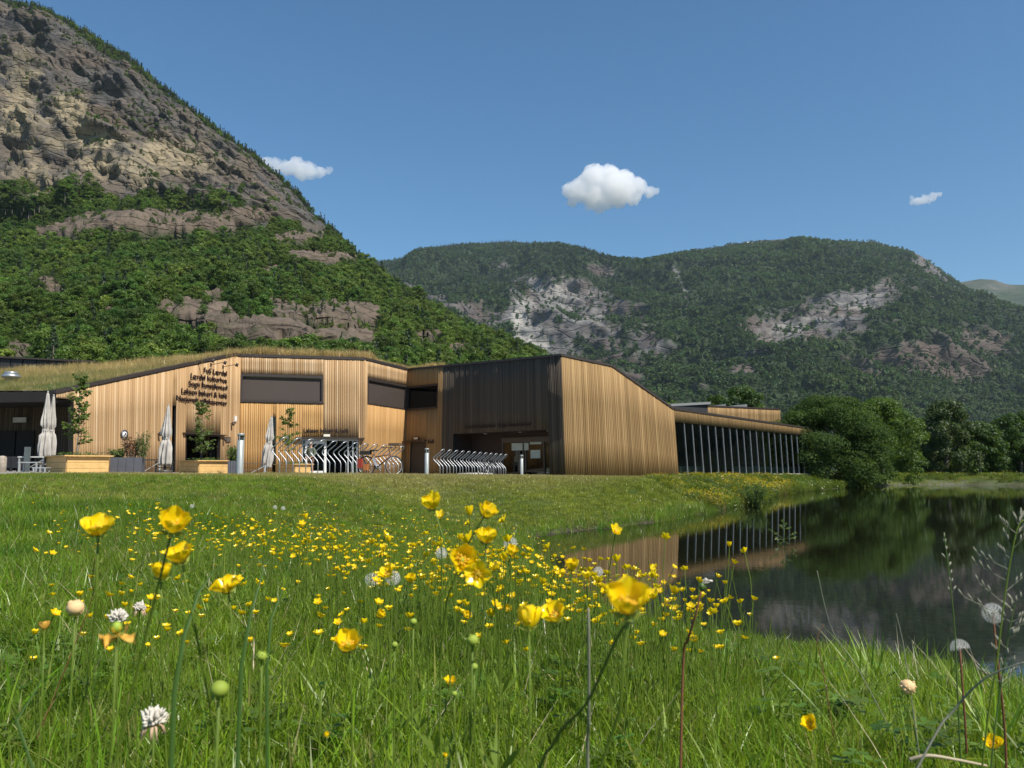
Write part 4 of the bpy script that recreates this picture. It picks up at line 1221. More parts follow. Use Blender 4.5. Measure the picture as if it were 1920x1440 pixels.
m.hexa([top0 + Vector((-.2, -.15, 0)), top1 + Vector((.2, -.15, 0)), top1 + Vector((.2, 5, 0)), top0 + Vector((-.2, 5, 0)),
        top0 + Vector((-.2, -.15, .18)), top1 + Vector((.2, -.15, .18)), top1 + Vector((.2, 5, .25)), top0 + Vector((-.2, 5, .25))])
for x in (1345, 1385):
    a, b = at(x - 22, 762.5, 72), at(x + 16, 762.5, 72)
    m.hexa([a - Vector((0, 0, 1)), b - Vector((0, 0, 1)), b + Vector((0, 3, -1)), a + Vector((0, 3, -1)), a + Vector((0, 0, .05)), b + Vector((0, 0, .22)), b + Vector((0, 3, .22)), a + Vector((0, 3, .05))])
m.build('roof_hatch', simple('grey_roof_sheet', (0.22, 0.23, 0.24), 0.5), center)

# porch under the grass eave at the left end
L2 = Vector((L_.x, L_.y, L_.z))
Av = Vector((A_.x, A_.y, A_.z))
dv = (Av - L2); dv.z = 0; Lw = dv.length; dvn = dv / Lw; nb_ = Vector((-dvn.y, dvn.x, 0))   # inwards
pf = MB()
def pq(u, v, z): 
    b = L2 + dvn * u + nb_ * v; return Vector((b.x, b.y, z))
pf.hexa([pq(0, -.05, 4.50), pq(Lw - .05, -.05, 4.50), pq(Lw - .05, .25, 4.50), pq(0, .25, 4.50), pq(0, -.05, 4.95), pq(Lw - .05, -.05, 4.95), pq(Lw - .05, .25, 4.95), pq(0, .25, 4.95)])
pf.hexa([pq(0, .25, 4.60), pq(Lw + 0.0, .25, 4.60), pq(Lw + 0.35, 4.2, 4.60), pq(0, 4.2, 4.60), pq(0, .25, 4.70), pq(Lw - 0.1, .25, 4.70), pq(Lw + 0.35, 4.2, 4.70), pq(0, 4.2, 4.70)])
pf.build('porch_soffit', M_backing, center)
V = []; F = []; tone = []; u = 0; rs_ = random.Random(5)
while u < Lw + 0.3:
    b = u + .15; th = rs_.uniform(.0, .02); o = len(V)
    for z in (.9, 4.6): V += [pq(u + .006, 4.2, z), pq(u + .006, 4.2 - .03 - th, z), pq(b - .006, 4.2 - .03 - th, z), pq(b - .006, 4.2, z)]
    tone += [rs_.random()] * 8
    F += [(o, o + 1, o + 5, o + 4), (o + 1, o + 2, o + 6, o + 5), (o + 2, o + 3, o + 7, o + 6)]; u = b
pw = MB(); pw.hexa([pq(0, 4.2, .9), pq(Lw + 0.3, 4.2, .9), pq(Lw + 0.3, 4.5, .9), pq(0, 4.5, .9), pq(0, 4.2, 4.65), pq(Lw + 0.3, 4.2, 4.65), pq(Lw + 0.3, 4.5, 4.65), pq(0, 4.5, 4.65)])
pwo = pw.build('wall', M_backing, center); pwo['label'] = 'black boarded wall deep under the grass roofed porch'
me = fast_mesh('cladding', np.array([tuple(v) for v in V]), np.array(F), M_black); vattr(me, 'tone', tone); vattr(me, 'warm', [0] * len(V))
tag(link('cladding', me, pwo), kind='stuff')
m = MB()
ub = (at(24, 850, 42.2) - L2).dot(dvn)
for k, u in enumerate((ub - 1.3, ub - .2)):
    m.hexa([pq(u, 4.08, 1.3), pq(u + 1, 4.08, 1.3), pq(u + 1, 4.16, 1.3), pq(u, 4.16, 1.3), pq(u, 4.08, 3.4), pq(u + 1, 4.08, 3.4), pq(u + 1, 4.16, 3.4), pq(u, 4.16, 3.4)])
m.build('porch_door', M_dark, pwo)
m = MB(); c_ = pq(ub - .05, 4.05, 3.95); m.box(c_, (.75, .08, .26), math.atan2(dvn.y, dvn.x)); m.build('exit_lamp', simple('dim_sign_plastic', (0.5, 0.52, 0.5), 0.5), pwo)

# wall fittings: each hangs on the wall, a thing of its own
def lamp_box(w, x, y, label, sz=(.34, .08, .16), mat=None):
    u, z = w.uz(x, y); c = w.pt(u, z, .07)
    m = MB(); a = math.atan2(w.d.y, w.d.x); m.box((0, 0, 0), sz, a); m.box((0, 0, 0), (sz[0] * .8, sz[1] + .02, sz[2] * .7), a, 1)
    o = m.build('exit_light', [M_darkalu, mat or simple('cream_lamp_face', (0.78, 0.74, 0.6), 0.5)], loc=c); tag(o, label, 'exit light'); return o
lamp_box(wBC, 612.5, 816.5, 'cream exit light box above the cafe door', (.48, .08, .2))
lamp_box(wDE, 782, 822, 'cream exit light box above the plain dark door in the corner', (.5, .08, .18))
u, z = wAB.uz(439.5, 785.5); m = MB(); m.box((0, 0, 0), (.16, .1, .34), math.atan2(wAB.d.y, wAB.d.x)); m.box((.05, 0, -.1), (.06, .13, .06), 0)
tag(m.build('sensor_box', M_white, loc=wAB.pt(u, z, .07)), 'small white box high on the wall above a black spotlight', 'sensor')
def wall_lamp(x, y, label):
    u, z = wAB.uz(x, y); m = MB(); n = wAB.n
    m.beam((0, 0, 0), n * .12, .05, .05); m.tube([n * .12 + Vector((0, 0, .09)), n * .2 + Vector((0, 0, -.10))], [.05, .075], 10)
    tag(m.build('wall_lamp', M_trim, loc=wAB.pt(u, z, .03)), label, 'lamp')
wall_lamp(295, 813.5, 'black wall lamp to the left of the second closed parasol'); wall_lamp(417, 823.5, 'black wall lamp at the right end of the low dark window'); wall_lamp(432, 794.5, 'black spotlight just below the white box on the larch wall')
u, z = wAB.uz(307, 816); m = MB(); m.box((0, 0, 0), (.35, .05, .45), math.atan2(wAB.d.y, wAB.d.x)); m.box((0, 0, 0), (.27, .07, .36), math.atan2(wAB.d.y, wAB.d.x), 1)
tag(m.build('menu_case', [M_trim, simple('menu_paper', (.12, .11, .1), .6)], loc=wAB.pt(u, z, .05)), 'black menu case on the wall right behind the second parasol', 'notice case')
u, z = wAB.uz(426, 824.5); m = MB(); m.box((0, 0, 0), (.42, .05, .32), math.atan2(wAB.d.y, wAB.d.x)); m.box((0, 0, 0), (.34, .07, .24), math.atan2(wAB.d.y, wAB.d.x), 1)
tag(m.build('menu_case', [M_trim, simple('menu_paper_dark', (.10, .085, .07), .6)], loc=wAB.pt(u, z, .05)), 'small dark menu case right of the low window near the first bollard', 'notice case')
# round sign with a white mark
u, z = wAB.uz(231.3, 815); m = MB()
Mx = Matrix.Translation((0, 0, 0)) @ wAB.n.to_track_quat('Z', 'Y').to_matrix().to_4x4()
m.lathe([(.001, 0), (.24, 0), (.24, .04), (.001, .04)], n=24, M=Mx)
sg = m.build('sign_disc', simple('dark_sign_disc', (.05, .05, .06), .5))
ro = empty('round_sign', wAB.pt(u, z, .05), 0, 'round dark sign with a white cigarette mark above the grey planter', 'sign'); sg.parent = ro
m = MB(); m.lathe([(.001, .043), (.15, .043), (.15, .047), (.001, .047)], n=20, M=Mx); s2 = m.build('sign_face', simple('sign_white', (.75, .75, .75), .5), ro)
m = MB(); m.box(None, (.20, .04, .01), M=Mx @ Matrix.Translation((0, 0, .052)) @ Matrix.Rotation(.7, 4, 'Z')); m.box(None, (.07, .07, .01), M=Mx @ Matrix.Translation((.03, .05, .052))); m.build('sign_mark', M_text, ro)
# three long arm lights over the lettering
for (mx_, my_, tx, ty, lab) in [(371, 680.5, 398, 678.5, 'leftmost and highest'), (394.5, 684, 417, 681.5, 'middle'), (417, 688, 440, 685.5, 'rightmost and lowest')]:
    u, z = wAB.uz(mx_, my_); P = wAB.pt(u, z, .03); m = MB(); n = wAB.n
    m.box((0, 0, 0), (.05, .1, .2), math.atan2(n.y, n.x))
    arm = n * 1.05 + Vector((0, 0, .12))
    m.tube([(0, 0, 0), arm], .018, 6)
    hd = MB(); hd.tube([arm + Vector((0, 0, .05)), arm + Vector((-.08, 0, -.14))], [.07, .085], 10)
    r_ = empty('arm_light', P, 0, '%s of the three black arm lights above the wall lettering' % lab, 'lamp', 'arm lights above the lettering')
    m.build('arm', M_trim, r_); hd.build('lamp_head', M_trim, r_)

# lettering
def lettering(w, text, xr, yb, height, label_parent, left=False, out=.06, bold=.002, squeeze=1.0, cap=0.73):
    cu = bpy.data.curves.new('letters', 'FONT'); cu.body = text; cu.size = height / cap; cu.offset = bold; cu.extrude = .02
    cu.align_x = 'LEFT' if left else 'RIGHT'; cu.resolution_u = 3
    tmp = bpy.data.objects.new('tmp', cu); COL.objects.link(tmp)
    dg = bpy.context.evaluated_depsgraph_get(); dg.update()
    me = bpy.data.meshes.new_from_object(tmp.evaluated_get(dg)); bpy.data.objects.remove(tmp)
    me.materials.clear(); me.materials.append(M_text)
    u, z = w.uz(xr, yb); P = w.pt(u, z, out)
    xax = Vector((w.d.x, w.d.y, 0)) * squeeze; yax = Vector((0, 0, 1)); zax = w.n
    Mm = Matrix((xax, yax, zax)).transposed().to_4x4(); Mm.translation = P - Vector(label_parent.location)
    me.transform(Mm)
    return tag(link('letter_line', me, label_parent), kind='stuff')
sgn = empty('wall_lettering', wAB.pt(wAB.uz(400, 730)[0], wAB.uz(400, 730)[1], .06), 0, 'five lines of black letters high on the pale larch wall', 'sign')
for k, (txt, yb, xl) in enumerate([('FuS Lærdal', 705, 379), ('Lærdal kulturhus', 718.5, 354), ('Sogn kunstsenter', 732.2, 350.5), ('Laksen bakeri & kafé', 747, 336.5), ('Nasjonalt villakssenter', 760.8, 327)]):
    o = lettering(wAB, txt, 424, yb, .30, sgn)
    xs = [v.co.x * w_ for v in o.data.vertices for w_ in (1,)]
    # fit the line's length to its measured left end
    us = [(Vector(v.co) + sgn.location - wAB.pt(0, 1, 0)).dot(Vector((wAB.d.x, wAB.d.y, 0))) for v in o.data.vertices]
    ur = max(us); ul = min(us); want = ur - wAB.uz(xl, yb)[0]; f_ = want / (ur - ul)
    for v, uo in zip(o.data.vertices, us):
        v.co += Vector((wAB.d.x, wAB.d.y, 0)) * ((uo - ur) * (f_ - 1))
def fitline(w, txt, xl, xr, yb, hgt, name, label, out=.06):
    u, z = w.uz((xl + xr) / 2, yb)
    s = empty(name, w.pt(u, z, out), 0, label, 'sign'); o = lettering(w, txt, xr, yb, hgt, s, out=out)
    dd_ = Vector((w.d.x, w.d.y, 0)); us = [(Vector(v.co) + s.location - w.pt(0, 1, 0)).dot(dd_) for v in o.data.vertices]
    ur = max(us); f_ = (w.uz(xr, yb)[0] - w.uz(xl, yb)[0]) / (ur - min(us))
    for v, uo in zip(o.data.vertices, us): v.co += dd_ * ((uo - ur) * (f_ - 1))
fitline(wBC, 'Laksen bakeri & kafé', 570, 653.5, 811.5, .26, 'door_lettering', 'row of black letters above the cafe door')
fitline(wDE, 'FuS', 804.5, 815, 831, .26, 'door_lettering', 'three small dark letters right of the plain corner door')
fitline(wDE, 'Lærdal kulturhus  Sogn kunstsenter', 875, 998, 798, .24, 'door_lettering', 'dim row of letters over the shaded main entrance')
adopt(center)
for nm in (ro,):
    pass

# ------------------------------------------------------------------ black hall behind the grass roof
bh = empty('black_hall', at(60, 700, 60), 0, 'low black panelled building behind the grass roof at the left edge', 'building')
bl = bh.location
xs_ = [-120, -80, -40, 0, 20.5, 43, 68, 91, 135, 180]
pts_ = [at(x, 672 + max(0, x) * 8.5 / 180, 60 + 0.006 * (x + 100)) for x in xs_]
for a, b in zip(pts_[:-1], pts_[1:]):
    m = MB(); d_ = Vector((0, .3, 0)); e = (b - a).normalized() * .03
    a2, b2 = a + e, b - e
    m.hexa([Vector((a2.x, a2.y, 5)) - bl, Vector((b2.x, b2.y, 5)) - bl, Vector((b2.x, b2.y + .3, 5)) - bl, Vector((a2.x, a2.y + .3, 5)) - bl, a2 - bl, b2 - bl, b2 + d_ - bl, a2 + d_ - bl])
    m.build('panel', simple('black_facade_panel', (.024, .022, .022), .55, var=.2, scale=.5), bh)
m = MB(); a, b = pts_[0], pts_[-1]; q0 = Vector((0, 12, 0)); bk = Vector((0, .2, 0))
m.hexa([Vector((a.x, a.y + .2, .5)) - bl, Vector((b.x, b.y + .2, .5)) - bl, Vector((b.x, b.y + 12, .5)) - bl, Vector((a.x, a.y + 12, .5)) - bl, a + bk + Vector((0, 0, -.02)) - bl, b + bk + Vector((0, 0, -.02)) - bl, b + q0 - bl, a + q0 - bl])
m.build('wall', M_dark, bh)
m = MB()
for a, b in zip(pts_[:-1], pts_[1:]): m.beam(a + Vector((0, .1, .08)) - bl, b + Vector((0, .1, .08)) - bl, .6, .12)
m.build('roof_edge', M_trim, bh)
# chrome roof vent
m = MB(); m.lathe([(.25, -.5), (.25, -.05), (.42, .02), (.45, .12), (.30, .22), (.34, .25), (.30, .32), (.01, .35)], n=20)
tag(m.build('roof_vent', M_steel, loc=at(20.5, 709, 42.5)), 'shiny round metal vent standing in the roof grass at the far left', 'roof vent')

# ------------------------------------------------------------------ trees and shrubs by the pond
def bare_trunk(m, H, r, lean=(0, 0), limbs=6, seed=1, mi=0, base=0.0, spread=0.35):
    rs = random.Random(seed)
    pts = [Vector((lean[0] * t_, lean[1] * t_, H * t_ - (0.3 if t_ == 0 else 0))) for t_ in (0, .25, .5, .75, 1)]
    m.tube(pts, [r, r * .8, r * .6, r * .35, r * .1], 7, mi, cap=False)
    for k in range(limbs):
        t_ = rs.uniform(base + .15, .85); p = Vector((lean[0] * t_, lean[1] * t_, H * t_)); a = rs.uniform(0, 6.28); l = H * spread * rs.uniform(.6, 1.1) * (1.1 - t_)
        q_ = p + Vector((math.cos(a) * l, math.sin(a) * l, l * .8))
        m.tube([p, (p + q_) / 2 + Vector((0, 0, -.05 * l)), q_], [r * .4 * (1.1 - t_), r * .25 * (1.1 - t_), r * .06], 5, mi, cap=False)

def pond_tree(name, loc, H, rx, ry, base, n, size, mats, seed, label, cat, shape='round', nblob=60, blob=(.14, .26), sq=1.0, ragged=.25, droop=False):
    rs = np.random.default_rng(seed)
    P, N = crown_points(n, H, 1.0 * rx, base, rs, nblob, shape, blob, ragged)
    P[:, 1] *= ry / rx
    if droop:
        P[:, 2] -= 0.25 * rs.uniform(0, 1, n) ** 2 * (H * .25)
    V, F = leaf_tris(P, N, size, rs, quad=True)
    th = empty(name, loc, 0, label, cat)
    me = fast_mesh('crown', V, F, mats[0]); link('crown', me, th)
    m = MB(); bare_trunk(m, H * .85, .028 * H, (.05 * rx, 0), 9, seed); m.build('trunk', mats[1], th)
    return th

M_willow = leaf_mat('dark_bush_leaves', (0.036, 0.070, 0.018), (0.062, 0.105, 0.026), trans=0.3, rand=False, scale=0.8, spec=.12, rough=.65)
M_lime = leaf_mat('lime_green_leaves', (0.055, 0.105, 0.015), (0.090, 0.150, 0.020), trans=0.35, rand=False, scale=0.8)
M_birch = leaf_mat('olive_birch_leaves', (0.038, 0.062, 0.020), (0.062, 0.088, 0.028), trans=0.25, rand=False, scale=0.8)
M_tree = leaf_mat('mid_green_leaves', (0.035, 0.075, 0.018), (0.062, 0.110, 0.024), trans=0.3, rand=False, scale=0.8)
def gpt(x, Y, z=None):
    p = at(x, 880, Y); p.z = ground_zs(p) if z is None else z; return p
pond_tree('pond_bush', gpt(1550, 66.5, 0.25), 7.0, 5.3, 4.6, -.5, 76000, .085, [M_willow, M_bark], 1, 'huge dark rounded willow bush overhanging the water beside the glass hall', 'bush', 'round', 170, (.15, .25), ragged=.04)
pond_tree('pond_bush', gpt(1655, 72, 0.6), 6.9, 4.0, 3.6, -.5, 30000, .09, [M_lime, M_bark], 2, 'brighter yellow green bush behind the right flank of the huge dark one', 'bush', 'round', 110, (.15, .26), ragged=.08)
pond_tree('birch_tree', gpt(1775, 83, 1.0), 7.4, 3.6, 3.4, .0, 20000, .12, [M_birch, M_bark], 3, 'olive coloured birch with a pointed top across the pond', 'tree', 'round', 90, (.12, .24), droop=True)
pond_tree('birch_tree', gpt(1838, 84, 1.0), 5.2, 2.8, 2.6, .0, 12000, .12, [M_tree, M_bark], 4, 'lower rounded tree between the pointed birch and the right edge', 'tree', 'dome', 60, (.15, .28))
pond_tree('leafy_tree', gpt(1915, 88, 1.0), 6.4, 4.2, 3.6, .0, 18000, .12, [M_tree, M_bark], 5, 'broad dark green tree cut by the right edge of the view', 'tree', 'round', 80, (.15, .26))
pond_tree('leafy_tree', gpt(1990, 90, 1.0), 7.0, 4.0, 3.6, .0, 12000, .13, [M_willow, M_bark], 6, 'dark tree beyond the right edge of the view', 'tree', 'round', 60, (.15, .26))
pond_tree('leafy_tree', gpt(1392, 92, 1.0), 9.6, 3.5, 3.2, 2, 16000, .13, [M_tree, M_bark], 7, 'green tree whose crown rises behind the roof of the glass hall', 'tree', 'round', 70, (.15, .28))
pond_tree('leafy_tree', gpt(1350, 97, 1.0), 9.2, 2.4, 2.4, 2, 6000, .14, [M_willow, M_bark], 8, 'smaller dark tree left of the crown behind the roof hatches', 'tree', 'round', 40, (.15, .3))
# undergrowth behind the far shore
rs = np.random.default_rng(33)
bx = rs.uniform(1680, 2150, 150); bY = rs.uniform(88, 104, 150)
Pq = np.array([tuple(gpt(x, Y, .9)) for x, Y in zip(bx, bY)])
instancer('far_shore_thicket', Pq, np.c_[np.zeros((150, 2)), rs.uniform(0, 6.28, 150)], rs.uniform(2.6, 5.2, 150), rs.choice([4, 5, 0, 1], 150), lt)
tag(bpy.data.objects['far_shore_thicket'], label='dark thicket closing the view behind the trees across the pond')

# small willow shrub standing in the shallow water
rs_ = np.random.default_rng(8)
def shoot_bush(name, loc, H, rad, n, mats, label, cat, leaf=.05, seed=3, upright=1.0):
    rs = np.random.default_rng(seed); th = empty(name, loc, 0, label, cat)
    m = MB(); V = []; F = []; C = []; N = []
    for k in range(n):
        a = rs.uniform(0, 6.28); l = H * rs.uniform(.55, 1.0); o_ = rad * math.sqrt(rs.uniform(.02, 1))
        p0 = Vector((math.cos(a) * o_ * .35, math.sin(a) * o_ * .35, 0)); p1 = Vector((math.cos(a) * o_, math.sin(a) * o_, l)); pm = (p0 + p1) / 2 + Vector((0, 0, l * .08))
        m.tube([p0, pm, p1], [.006, .005, .002], 4, cap=False)
        for j in range(int(26 * l / H)):
            t_ = rs.uniform(.15, 1); q_ = p0.lerp(p1, t_); C.append([q_.x + rs.normal() * .03, q_.y + rs.normal() * .03, q_.z]); N.append([math.cos(a) * .5, math.sin(a) * .5, .7])
    V, F = leaf_tris(np.array(C), np.array(N), leaf, rs, quad=True, aspect=.3)
    link('leaves', fast_mesh('leaves', V, F, mats[0]), th); m.build('stems', mats[1], th)
    return th
M_green_stem = simple('green_stem', (0.10, 0.15, 0.04), 0.6)
M_redstem = simple('red_brown_stem', (0.19, 0.075, 0.035), 0.6)
M_weed = leaf_mat('fresh_weed_leaves', (0.06, 0.11, 0.018), (0.10, 0.15, 0.03), trans=0.4, rand=False, scale=3)
p = on_z(1412, 948, 0.0); shoot_bush('water_shrub', (p.x, p.y, -.05), 1.0, .62, 95, [M_weed, M_green_stem], 'small leafy shrub standing in the shallows before the glass hall', 'shrub', .055, 4)
# sprig growing out of the water with its forked leaves
p = on_z(1471, 1020, 0.0); th = empty('water_sprig', (p.x, p.y, -.05), 0, 'single pale green sprig sticking out of the open water', 'plant')
m = MB(); m.tube([(0, 0, 0), (.0, 0, .2), (.01, 0, .42)], [.008, .006, .003], 5)
lf = []
for (dx, dz, z0) in [(-.26, .18, .14), (-.16, .02, .13), (.20, .03, .14), (.22, .12, .15), (.05, .08, .36), (-.06, .06, .34), (.10, .02, .33), (-.02, .1, .4), (.16, -.10, .1), (-.12, -.1, .12)]:
    m.tube([(0, 0, z0), (dx * .6, 0, z0 + dz * .6), (dx, .01, z0 + dz)], [.004, .003, .002], 4)
    for k in range(4): lf.append((dx * (.6 + .4 * k / 3), 0, z0 + dz * (.6 + .4 * k / 3)))
m.build('stem', M_green_stem, th)
V, F = leaf_tris(np.array(lf), np.tile([0, -1, .3], (len(lf), 1)), .05, np.random.default_rng(2), True, .35); link('leaves', fast_mesh('leaves', V, F, M_weed), th)

# ------------------------------------------------------------------ terrace furniture
M_planter = simple('fresh_pine_planks', (0.66, 0.42, 0.155), 0.6, var=.12, scale=5)
M_soil = simple('planter_soil', (0.03, 0.022, 0.015), 0.95)
M_greybox = simple('slate_grey_panel', (0.085, 0.09, 0.105), 0.6, var=.1, scale=4)
def planter(loc, w, d, h, a, label):
    r_ = empty('wooden_planter', loc, a, label, 'planter', 'pine planters along the larch wall')
    nb = 3
    for k in range(nb):
        z0 = h * k / nb; hh = h / nb - .008
        m = MB(); m.box((w / 2, -.02 + .02, z0 + hh / 2), (w, .045, hh)); m.build('plank', M_planter, r_)
        m = MB(); m.box((0, d / 2, z0 + hh / 2), (.045, d - .05, hh)); m.build('plank', M_planter, r_)
        m = MB(); m.box((w, d / 2, z0 + hh / 2), (.045, d - .05, hh)); m.build('plank', M_planter, r_)
        m = MB(); m.box((w / 2, d, z0 + hh / 2), (w, .045, hh)); m.build('plank', M_planter, r_)
    for (c, s_) in [((w / 2, -.04, h + .02), (w + .26, .2, .04)), ((w / 2, d + .04, h + .02), (w + .26, .2, .04)), ((-.04, d / 2, h + .02), (.2, d - .13, .04)), ((w + .04, d / 2, h + .02), (.2, d - .13, .04))]:
        m = MB(); m.box(c, s_); m.build('rim_board', M_planter, r_)
    m = MB(); m.box((w / 2, d / 2, h / 2 - .05), (w - .1, d - .1, h)); m.build('soil', M_soil, r_)
    rs = np.random.default_rng(int(abs(loc[0] * 10))); n = 260
    C = np.c_[rs.uniform(.1, w - .1, n), rs.uniform(.1, d - .1, n), h + rs.uniform(0, .16, n)]
    V, F = leaf_tris(C, np.tile([0, -.3, 1.0], (n, 1)), .05, rs, True, .5); o = link('low_plants', fast_mesh('low_plants', V, F, M_weed), r_); tag(o, kind='stuff')
    return r_
def ground_pt(x, Y): return gpt(x, Y)
PA = R(43)
PL = [(125, 29.0, 1.36, 2.6, .62), (373, 36.5, 1.35, 2.2, .66), (553, 43.5, .9, 2.0, .62)]
labs = ['large pale pine planter with a young tree, nearest the left edge', 'pale pine planter holding a slim tree under the low window', 'smaller pine planter partly behind the bike racks']
plant_objs = []
for (x, Y, w, d, h), lb in zip(PL, labs):
    p = ground_pt(x, Y); zt_ = {125: 855.5, 373: 864.5, 553: 871}[x]; top = at(x, zt_, Y).z
    p.z = top - h; plant_objs.append((planter(tuple(p), w, d, h, PA, lb), p, w, d, h))
def greybox(x0, x1, Y, ytop, label, dd=.8):
    a = at(x0, ytop, Y); b = at(x1, ytop, Y); h = .72; w = (b.x - a.x) * 1.0
    r_ = empty('grey_planter', (a.x, Y, a.z - h), R(15), label, 'planter', 'slate grey planters')
    n = 4
    for k in range(n):
        m = MB(); m.box((w * (k + .5) / n, 0, h / 2), (w / n - .012, .03, h)); m.build('panel', M_greybox, r_)
    m = MB(); m.box((w / 2, dd / 2 + .02, h / 2 - .03), (w - .02, dd, h)); m.build('box', M_greybox, r_)
    return r_, w, h
g1, g1w, g1h = greybox(207, 262, 31.5, 857.5, 'slate grey planter with a leafy shrub between pine planter and second parasol')
g2, g2w, g2h = greybox(427, 447, 36, 864, 'narrow slate grey planter just left of the nearest bollard', .6)

# shrubs and saplings growing in the planters
def sapling(loc, H, rad, label, seed, n=60, leaf=.098, low=0.12):
    rs = np.random.default_rng(seed); th = empty('sapling', loc, 0, label, 'young tree')
    m = MB(); C = []; N = []
    m.tube([(0, 0, 0), (.03, 0, H * .4), (-.02, .02, H * .7), (.02, 0, H)], [.022, .017, .011, .004], 6, cap=False)
    m.tube([(0.04, 0, 0), (.12, 0.03, H * .28), (.2, .05, H * .5)], [.014, .01, .004], 5, cap=False)
    for k in range(n):
        t_ = low + (1 - low) * rs.uniform(0, 1) ** .8; a = rs.uniform(0, 6.28); l = rad * (1.05 - t_ * .65) * rs.uniform(.35, 1.1)
        p0 = Vector((0, 0, H * t_)); p1 = p0 + Vector((math.cos(a) * l, math.sin(a) * l * .8, l * .55)); m.tube([p0, (p0 + p1) / 2 + Vector((0, 0, .06 * l)), p1], [.007, .005, .002], 4, cap=False)
        for j in range(rs.integers(6, 16)):
            q_ = p0.lerp(p1, rs.uniform(.35, 1.08)); C.append([q_.x + rs.normal() * .05, q_.y + rs.normal() * .05, q_.z + rs.normal() * .05 - .03]); N.append([math.cos(a) * .3, math.sin(a) * .3 - .2, .8])
    V, F = leaf_tris(np.array(C), np.array(N), leaf, rs, True, .45)
    m.build('trunk', M_bark, th); link('crown', fast_mesh('crown', V, F, M_saplf), th)
    return th
M_saplf = leaf_mat('sapling_leaves', (0.075, 0.125, 0.025), (0.13, 0.18, 0.04), trans=0.4, rand=False, scale=2)
M_copper = leaf_mat('copper_leaves', (0.20, 0.09, 0.05), (0.30, 0.15, 0.08), trans=0.3, rand=False, scale=2)
def inpl(k, fx, fy):
    r_, p, w, d, h = plant_objs[k]
    v = Matrix.Rotation(PA, 3, 'Z') @ Vector((w * fx, d * fy, 0)); return (p.x + v.x, p.y + v.y, p.z + h + .0)
sapling(inpl(0, .45, .45), 2.95, .62, 'tallest young tree, standing in the large planter at the left', 11, 62)
sapling(inpl(1, .35, .45), 2.55, .75, 'slim young tree before the low window and the lettering', 12, 50)
sapling(inpl(2, .1, .5), 2.9, .8, 'young tree beside the leaning parasol left of the cafe door', 13, 50)
shoot_bush('grey_planter_shrub', tuple(Vector(g1.location) + Vector((.62, .4, .70))), .95, .48, 42, [M_copper, M_bark], 'copper leaved shrub in the grey planter under the round sign', 'shrub', .06, 5)
shoot_bush('grey_planter_shrub', tuple(Vector(g1.location) + Vector((.10, .4, .66))), .42, .42, 34, [M_saplf, M_bark], 'low green shrub at the left end of the grey planter', 'shrub', .06, 6)
shoot_bush('grey_planter_shrub', tuple(Vector(g1.location) + Vector((1.0, .45, .66))), 1.15, .34, 24, [M_saplf, M_bark], 'upright green shrub at the right end of the grey planter', 'shrub', .06, 16)
shoot_bush('grey_planter_shrub', tuple(Vector(g2.location) + Vector((.15, .35, .62))), .8, .42, 46, [M_saplf, M_bark], 'bushy green plant in the grey planter left of the nearest bollard', 'shrub', .065, 7)

# closed parasols
M_canvas = simple('off_white_canvas', (0.45, 0.425, 0.39), 0.8, var=.18, scale=3)
def parasol(x, ytop, Y, H, label, lean=0.0, r=.22, seed=1, tie=.42, rz=0.0):
    top = at(x, ytop, Y); g = top.z - H
    r_ = empty('closed_parasol', (top.x, Y, g), rz, label, 'parasol', 'closed parasols on the terrace')
    r_.rotation_euler = (0, lean, rz)
    m = MB(); m.tube([(0, 0, -.1), (0, 0, H - .05)], .028, 8); m.build('pole', M_alu, r_)
    rs = random.Random(seed); ph = [rs.uniform(0, 6.28) for _ in range(4)]
    nf = 8
    def wob(a, z):
        t_ = (H - z) / H
        k = .12 + .30 * min(1, t_ * 2.2)
        return 1 + k * math.cos(nf * a + ph[0] + 1.2 * math.sin(z * 3)) + .13 * math.cos(3 * a + ph[1] + z * 2) + .06 * math.sin(13 * a + z * 9 + ph[2])
    Hc = H * .93
    prof = [(.015, H)]
    for k in range(1, 27):
        t_ = k / 26; z = H - Hc * t_
        rr = r * (0.30 + .75 * min(1, t_ * 2.4)) if t_ < .35 else r * (1.02 + .12 * math.sin((t_ - .35) * 9))
        if abs(t_ - (1 - tie)) < .05: rr *= .62
        if t_ > 1 - tie + .05: rr = r * (1.0 + .35 * math.sin((t_ - 1 + tie) * 5.5))
        prof.append((rr, z + rs.uniform(-.01, .01)))
    prof.append((r * .55, H - Hc + .06))
    m = MB(); m.lathe(prof, n=56, wob=wob); m.build('canopy', M_canvas, r_)
    m = MB(); m.lathe([(r * .80, H - Hc * (1 - tie) - .03), (r * .86, H - Hc * (1 - tie)), (r * .80, H - Hc * (1 - tie) + .03)], n=20); m.build('strap', M_canvas, r_)
    m = MB(); m.lathe([(.001, -.1), (.3, -.1), (.3, -.02), (.05, 0), (.05, .25)], n=16); m.build('foot', M_darkalu, r_)
    m = MB(); m.ball((0, 0, H), .035, 8); m.build('finial', M_alu, r_)
    return r_
parasol(90, 735, 32.0, 2.75, 'tall closed cream parasol behind the large planter', 0, .125, 1, .42)
parasol(101, 741, 32.6, 2.6, 'second cream parasol close behind the tallest one at the left', 0, .10, 5, .42)
parasol(314, 760, 33.5, 2.6, 'grey white closed parasol tied in the middle, before the dark slot window', .015, .14, 2, .45)
parasol(501, 780, 38.5, 2.6, 'leaning closed parasol behind the tables left of the bike rack', .085, .14, 3, .5)

